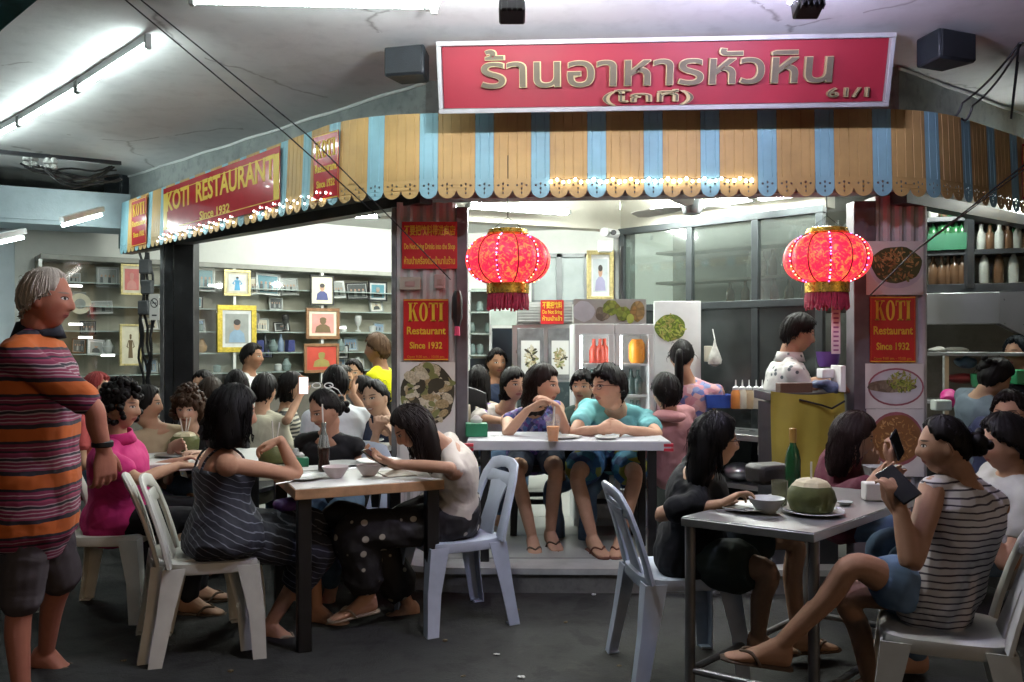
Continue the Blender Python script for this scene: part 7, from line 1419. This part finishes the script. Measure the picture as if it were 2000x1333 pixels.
far('diner in a white shirt leaning behind the sunglasses wearer', 655, 712, 5.75, 330, dict(kind='short'), (.62, .65, .70), sleeve=1.5, seed=36, male=True, fat=.2)
far('grey-haired diner deeper in the room', 668, 712, 6.9, 100, dict(kind='short'), (.15, .14, .13), hc=(.09, .085, .08), seed=37, male=True)
far('diner with cropped dark hair at the red picture', 690, 700, 7.3, 180, dict(kind='short'), (.05, .05, .06), seed=38, male=True)
far('diner raising a hand to the mouth beside the smiling woman', 708, 733, 6.2, 270, dict(kind='short', th=.018), (.55, .54, .50), seed=39, armR=dict(w=at(690, 770, 6.0), hd=(0, 0, 1), pn=(1, 0, 0)))
far('waiter in a white shirt and cap before the gilt picture', 493, 669, 7.6, 100, dict(kind='short'), (.62, .62, .60), stand=True, skin=TAN, seed=40, male=True)
far('man in a bright yellow shirt with a cloth cap', 735, 652, 7.0, 285, dict(kind='short', th=.022), (.62, .62, .01), stand=True, hc=(.10, .055, .03), skin=TAN, seed=41, male=True)
far('diner in a red cap behind the polo wearer', 190, 728, 6.2, 90, dict(kind='short', th=.02), (.3, .05, .05), hc=(.32, .05, .05), seed=42, male=True)
make_person('smiling woman in navy with hands under her chin', (-.86, 6.05, .52), at(752, 830, 5.72), at(733, 778, 5.64), 215, 205, hp=4, hr=-8, k=1.06, smile=True, skin=(.52, .33, .23), hair=dict(kind='bun', th=.012, bunpos=(0, -.1, 0)), haircol=BK, seed=10, near=True, top=dict(mat=fab('navy_top', (.018, .022, .045)), sleeve=.7, cuff=.02), bottom=dict(mat=JEAN, len=1.9), armL=dict(w=at(765, 845, 5.5), e=at(775, 890, 5.6), hd=(-.5, -.2, .7), pn=(0, -.3, 1), curl=1.2), armR=dict(w=at(735, 845, 5.45), e=at(725, 890, 5.6), hd=(.3, -.2, .8), pn=(0, .3, 1), curl=1.2))
# the couple
BLP = patterned('blue_blossom_top', [(.035, .035, .16), (.10, .09, .32), (.06, .13, .34), (.22, .20, .36), (.03, .03, .12), (.12, .05, .24)], 46)
make_person('woman in a blue patterned sleeveless top talking to the man in turquoise', (.16, 5.88, .66), at(1040, 799, 5.70), at(1060, 754, 5.50), 172, 118, hp=2, hr=3, hs=1.0, k=1.10, skin=(.50, .30, .205), hair=dict(kind='long', th=.016, line='bangs', fall=[(0, -.03, .05, .08, .08), (-.01, -.045, -.04, .086, .075), (-.02, -.055, -.12, .078, .06), (-.02, -.06, -.165, .06, .045)], len=.10, az=1.5), haircol=(.022, .014, .012), seed=11, shy=165,
    top=dict(mat=BLP, sleeve=0, loose=.012), bottom=dict(name='shorts', mat=fab('denim_shorts', (.04, .05, .08)), len=.55), armR=dict(e=at(992, 845, 5.34), w=at(1030, 800, 5.28), hd=(.75, -.15, .45), pn=(.2, -.3, -.9), curl=.35), armL=dict(e=at(1108, 848, 5.42), w=at(1085, 790, 5.35), hd=(-.55, -.2, .35), pn=(.1, .2, -1), curl=.5), legR=dict(f=at(1040, 1050, 5.42), k=at(1010, 925, 5.35), td=(.1, -1, 0)), legL=dict(f=at(1075, 1040, 5.5), k=at(1085, 925, 5.35), td=(.2, -1, 0)), floor=FL, footw=SAND)
make_person('man in glasses and a turquoise tee with clasped hands', (.66, 5.90, .66), at(1207, 797, 5.72), at(1188, 756, 5.48), 182, 238, hp=0, hr=-4, hs=1.0, k=1.08, male=True, skin=(.50, .30, .20), hair=dict(kind='short', th=.018, line=[.062, .056, .028, .010, -.035, -.075, -.082]), haircol=BK, seed=12, shy=186,
    top=dict(mat=fab('turquoise_tee', (.17, .45, .48), .8, .06), sleeve=.58, loose=.018, cuff=.016, fold=.006), bottom=dict(name='shorts', mat=patterned('surf_shorts', [(.02, .09, .22), (.03, .16, .25), (.22, .24, .04), (.02, .05, .14)], 14), len=.72, loose=.03, cuff=.03), armR=dict(e=at(1122, 846, 5.36), w=at(1170, 838, 5.22), hd=(.9, -.1, .2), pn=(0, .6, -.5), curl=.9), armL=dict(e=at(1282, 848, 5.36), w=at(1222, 838, 5.22), hd=(-.9, -.12, .22), pn=(0, .6, -.5), curl=.9), legR=dict(f=at(1158, 1050, 5.32), k=at(1128, 930, 5.32), td=(.3, -1, 0)), legL=dict(f=at(1212, 1050, 5.32), k=at(1240, 930, 5.34), td=(-.3, -1, 0)), floor=FL, footw=fab('brown_sandal', (.16, .07, .05)))
def glasses(lab, HMx, hd, k, col):
    t = empty('eyeglasses', hd, lab, 'eyeglasses'); T = lambda q: Vector((np.array(q) * k) @ HMx + V(hd))
    for S in (-1, 1):
        q = MB(); q.tube([T((S * .033 + .022 * math.cos(a), .094 - .004 * abs(math.cos(a)), .006 + .0155 * math.sin(a))) for a in np.linspace(0, 2 * math.pi, 15)], .0018 * k, 6); q.build('rim', col, t)
        q = MB(); q.tube([T((S * .055, .088, .012)), T((S * .078, .03, .012)), T((S * .080, -.015, .004))], .0018 * k, 6); q.build('temple', col, t)
    q = MB(); q.tube([T((-.011, .094, .010)), T((0, .098, .012)), T((.011, .094, .010))], .0016 * k, 6); q.build('bridge', col, t)
def headm(yaw, hp=0., hr=0.):
    FH = face_dir(yaw); RH = np.cross(FH, A3(0, 0, 1)); ca, sa = math.cos(R(hp)), math.sin(R(hp)); f2 = FH * ca - A3(0, 0, 1) * sa; u2 = A3(0, 0, 1) * ca + FH * sa; cr, sr = math.cos(R(hr)), math.sin(R(hr)); return np.array([RH * cr + u2 * sr, f2, u2 * cr - RH * sr])
RIMC = mat('dark_red_rim', (.05, .012, .012), .3, var=0); glasses('dark red glasses of the man in turquoise', headm(238, 0, -4), at(1188, 756, 5.48), 1.12, RIMC)
# others behind the couple
far('black-haired boy in dark green between the couple', 1138, 722, 5.92, 200, dict(kind='short', th=.02, line='bangs'), (.014, .030, .024), seed=43, male=True, k=.95)
far('woman with long black hair seen from behind beside the pillar', 934, 712, 6.5, 350, dict(kind='long', th=.016, fall=[(0, -.03, .05, .085, .08), (0, -.05, -.10, .09, .06), (0, -.06, -.24, .06, .04)], len=.18, az=1.0), (.40, .33, .25), sleeve=0, seed=44)
make_person('diner in a white blouse with violet flowers behind the couple', (-.05, 6.42, .55), at(985, 800, 6.15), at(1003, 752, 6.08), 200, 150, k=1.05, skin=ASIA, hair=dict(kind='bob', th=.018, fall=[(0, -.03, .05, .085, .07), (0, -.035, -.10, .085, .06)], len=.06), haircol=BK, seed=45, near=False, floor=FL, top=dict(mat=dotted('violet_flower_blouse', (.52, .48, .44), (.16, .07, .30), 9, .13, 1.), sleeve=1.1, cuff=.03), bottom=dict(mat=JEAN, len=1.9), armR=dict(e=at(938, 815, 5.95), w=at(985, 822, 5.75)))
far('silhouetted worker in navy before the dark cabinet', 970, 680, 7.3, 160, dict(kind='short', th=.018), (.015, .022, .045), stand=True, seed=46, male=True, skin=TAN)
HOOD = fab('pink_hoodie', (.50, .25, .26))
make_person('woman in a pink hooded jacket seen from behind', (1.06, 5.86, .60), at(1305, 808, 5.70), at(1300, 766, 5.66), 330, 320, k=1.0, skin=ASIA, hair=dict(kind='short', th=.022, line=[.04, .04, 0, -.05, -.08, -.10, -.10]), haircol=BK, seed=13, near=False, floor=FL, top=dict(mat=HOOD, sleeve=1.9, loose=.02, fold=.008), bottom=dict(mat=JEAN, len=1.9))
blob('hood', at(1308, 812, 5.60), (.11, .07, .045), HOOD, 'pink hood lying on the shoulders of the jacket', 'hood', 14, .35)
FLO = patterned('floral_tunic', [(.45, .22, .25), (.10, .12, .30), (.52, .34, .36), (.42, .18, .22), (.16, .20, .38), (.50, .28, .28)], 26)
make_person('woman with a ponytail in a pink floral tunic facing the counter', at(1345, 880, 5.95), at(1345, 745, 5.95), at(1332, 698, 5.92), 25, 20, hp=10, k=1.02, skin=(.45, .26, .17), hair=dict(kind='tail', th=.014), haircol=BK, seed=15, near=False, floor=FL, top=dict(mat=FLO, sleeve=.7, cuff=.02, loose=.016), bottom=dict(mat=JEAN, len=1.9), armR=dict(e=at(1408, 765, 5.85), w=at(1395, 790, 5.9)), legL=dict(f=(1.15, 6.0, FL + .08)), legR=dict(f=(1.3, 6.0, FL + .08)))
LEAFY = dotted('leaf_print_shirt', (.60, .61, .58), (.07, .09, .10), 20, .22, 1.)
make_person('cook in a white leaf-print shirt standing at the yellow counter', at(1535, 870, 5.42), at(1540, 702, 5.42), at(1560, 652, 5.40), 95, 92, hp=12, k=1.0, male=True, skin=(.42, .24, .15), hair=dict(kind='short', th=.020), haircol=BK, seed=16, near=True, floor=FL, top=dict(mat=LEAFY, sleeve=.9, loose=.018, cuff=.02, collar=True), bottom=dict(mat=fab('black_trousers', (.014, .014, .016)), len=1.9), armR=dict(e=at(1572, 758, 5.25), w=at(1610, 745, 5.2), hd=(.9, 0, -.2)), armL=dict(e=at(1575, 750, 5.5), w=at(1612, 740, 5.4), hd=(.9, 0, -.2)), legL=dict(f=(1.70, 5.52, FL + .08)), legR=dict(f=(1.72, 5.34, FL + .08)))
# steel table group
make_person('woman in a black tee with glasses and long dark hair at the steel table', (.80, 3.80, .52), at(1366, 922, 3.66), at(1398, 862, 3.60), 100, 86, hp=2, hs=0.88, k=1.03, skin=(.46, .28, .18), hair=dict(kind='long', th=.020, fall=[(0, -.03, .05, .085, .085), (0, -.055, -.05, .092, .072), (0, -.075, -.14, .088, .06), (0, -.085, -.20, .07, .045)], len=.12, az=1.55), haircol=(.009, .008, .0085), seed=17,
    top=dict(mat=fab('black_tee_loose', (.0045, .005, .007)), sleeve=.62, loose=.018, cuff=.010, hem=-.2, flare=.06, fold=.007), bottom=dict(name='shorts', mat=fab('dark_green_shorts', (.035, .048, .042)), len=.62, loose=.025, cuff=.03), armR=dict(e=at(1286, 1005, 3.60), w=at(1408, 984, 3.46), hd=(.8, .1, .42), pn=(0, -.3, -1), curl=.6), armL=dict(w=at(1450, 985, 3.75)), legR=dict(f=at(1480, 1248, 3.62), k=at(1500, 1115, 3.50), td=(.9, .3, 0)), legL=dict(f=at(1560, 1240, 3.85), td=(.9, .2, 0)), footw=SAND)
glasses('glasses of the woman in the black tee', headm(86, 2), at(1398, 862, 3.60), .91, RIMC)
make_person('woman in maroon holding a phone up beyond the coconut', (1.78, 4.62, .52), at(1640, 905, 4.35), at(1668, 855, 4.25), 120, 95, hp=14, hs=0.9, k=1.02, skin=(.40, .23, .15), hair=dict(kind='long', th=.026, fall=[(0, -.03, .05, .085, .08), (-.01, -.065, -.06, .092, .07), (-.02, -.08, -.15, .09, .06), (-.02, -.08, -.20, .06, .045)], len=.12, az=1.5), haircol=(.022, .012, .011), seed=18, near=True,
    top=dict(mat=fab('maroon_top', (.085, .018, .030)), sleeve=.95, loose=.018), bottom=dict(mat=JEAN, len=1.9), armR=dict(e=at(1700, 945, 4.0), w=at(1738, 905, 4.0), hd=(.3, 0, .9), pn=(-.5, .6, .1), curl=.8), armL=dict(w=at(1690, 925, 4.3), hd=(.2, -.2, .8), pn=(0, .5, .3)))
q = MB(); q.box((0, 0, 0), (.07, .009, .14)); q.build('mobile_phone', PH, None, 'phone raised by the woman in maroon', 'phone', mw=Matrix.Translation(at(1752, 868, 3.97)) @ Matrix.Rotation(R(40), 4, 'Z') @ Matrix.Rotation(R(-35), 4, 'Y'), bevel=.004)
TANK = striped('striped_tank', [(0, (.50, .47, .47)), (.74, (.045, .035, .050))], .0235)
make_person('woman with a bun in a white tank top with dark stripes looking at her phone', (1.50, 3.14, .52), at(1880, 938, 3.12), at(1842, 872, 3.08), 316, 286, shy=338, hp=4, hs=0.85, limb=1.22, k=1.0, skin=(.40, .225, .145), hair=dict(kind='bun', th=.014, bunpos=(0, -.13, .01)), haircol=BK, seed=19, slouch=.05,
    top=dict(mat=TANK, sleeve=0, loose=.016, hem=-.22, fold=.005, flare=.03), bottom=dict(name='shorts', mat=JEAN, len=.45, loose=.014, cuff=.02), armL=dict(e=at(1780, 1098, 2.94), w=at(1758, 995, 2.98), hd=(-.2, .1, .9), pn=(-.2, .6, .3), curl=.8), armR=dict(w=at(1735, 970, 3.25), hd=(.1, -.1, .9), pn=(0, -.4, .2)), legL=dict(f=at(1520, 1262, 3.12), k=at(1665, 1105, 3.02), td=(-.9, .1, .12)), legR=dict(f=at(1700, 1335, 3.25), k=at(1655, 1165, 3.18), td=(-.9, .2, 0)), footw=SAND)
q = MB(); q.box((0, 0, 0), (.074, .009, .15)); q.build('mobile_phone', PH, None, 'black phone held by the woman in the striped tank top', 'phone', mw=Matrix.Translation(at(1754, 945, 2.99)) @ Matrix.Rotation(R(-32), 4, 'Y') @ Matrix.Rotation(R(-48), 4, 'X'), bevel=.005)
make_person('person in a pale grey shirt at the picture edge behind the tank top', (2.10, 3.78, .52), at(1975, 930, 3.72), at(1962, 868, 3.70), 275, 280, hp=6, k=1.05, skin=(.38, .21, .14), hair=dict(kind='short', th=.022), haircol=BK, seed=20, near=False, top=dict(mat=fab('grey_white_shirt', (.36, .35, .33)), sleeve=.5, loose=.018), bottom=dict(mat=JEAN, len=1.9), armL=dict(w=at(1900, 990, 3.6)))
make_person('man with glasses and a lit face at the picture edge', (2.75, 4.95, .55), at(1985, 850, 4.75), at(1972, 808, 4.70), 235, 225, hp=6, k=1.04, male=True, skin=(.44, .26, .17), hair=dict(kind='short', th=.016), haircol=(.02, .015, .014), seed=21, near=False, top=dict(mat=fab('blue_check', (.07, .09, .16)), sleeve=.6), bottom=dict(mat=JEAN, len=1.9))
glasses('thin glasses of the man at the picture edge', headm(225, 6), at(1972, 808, 4.70), 1.01, RIMC)
make_person('kitchen helper in a grey tee with her hair pinned up', at(1905, 880, 5.55), at(1918, 772, 5.45), at(1945, 738, 5.42), 80, 85, hp=25, k=1.0, skin=(.42, .26, .17), hair=dict(kind='bun', th=.022, bunpos=(0, -.10, .05), line='long'), haircol=BK, seed=22, near=False, floor=FL, top=dict(mat=fab('slate_tee', (.12, .15, .18)), sleeve=.7), bottom=dict(mat=JEAN, len=1.9))
far('cook in a dark cap bending at the far kitchen edge', 1988, 656, 6.0, 250, dict(kind='short', th=.02), (.02, .02, .025), stand=True, seed=47, male=True, hc=(.02, .025, .03))
bpy.data.scenes.remove(TMP)
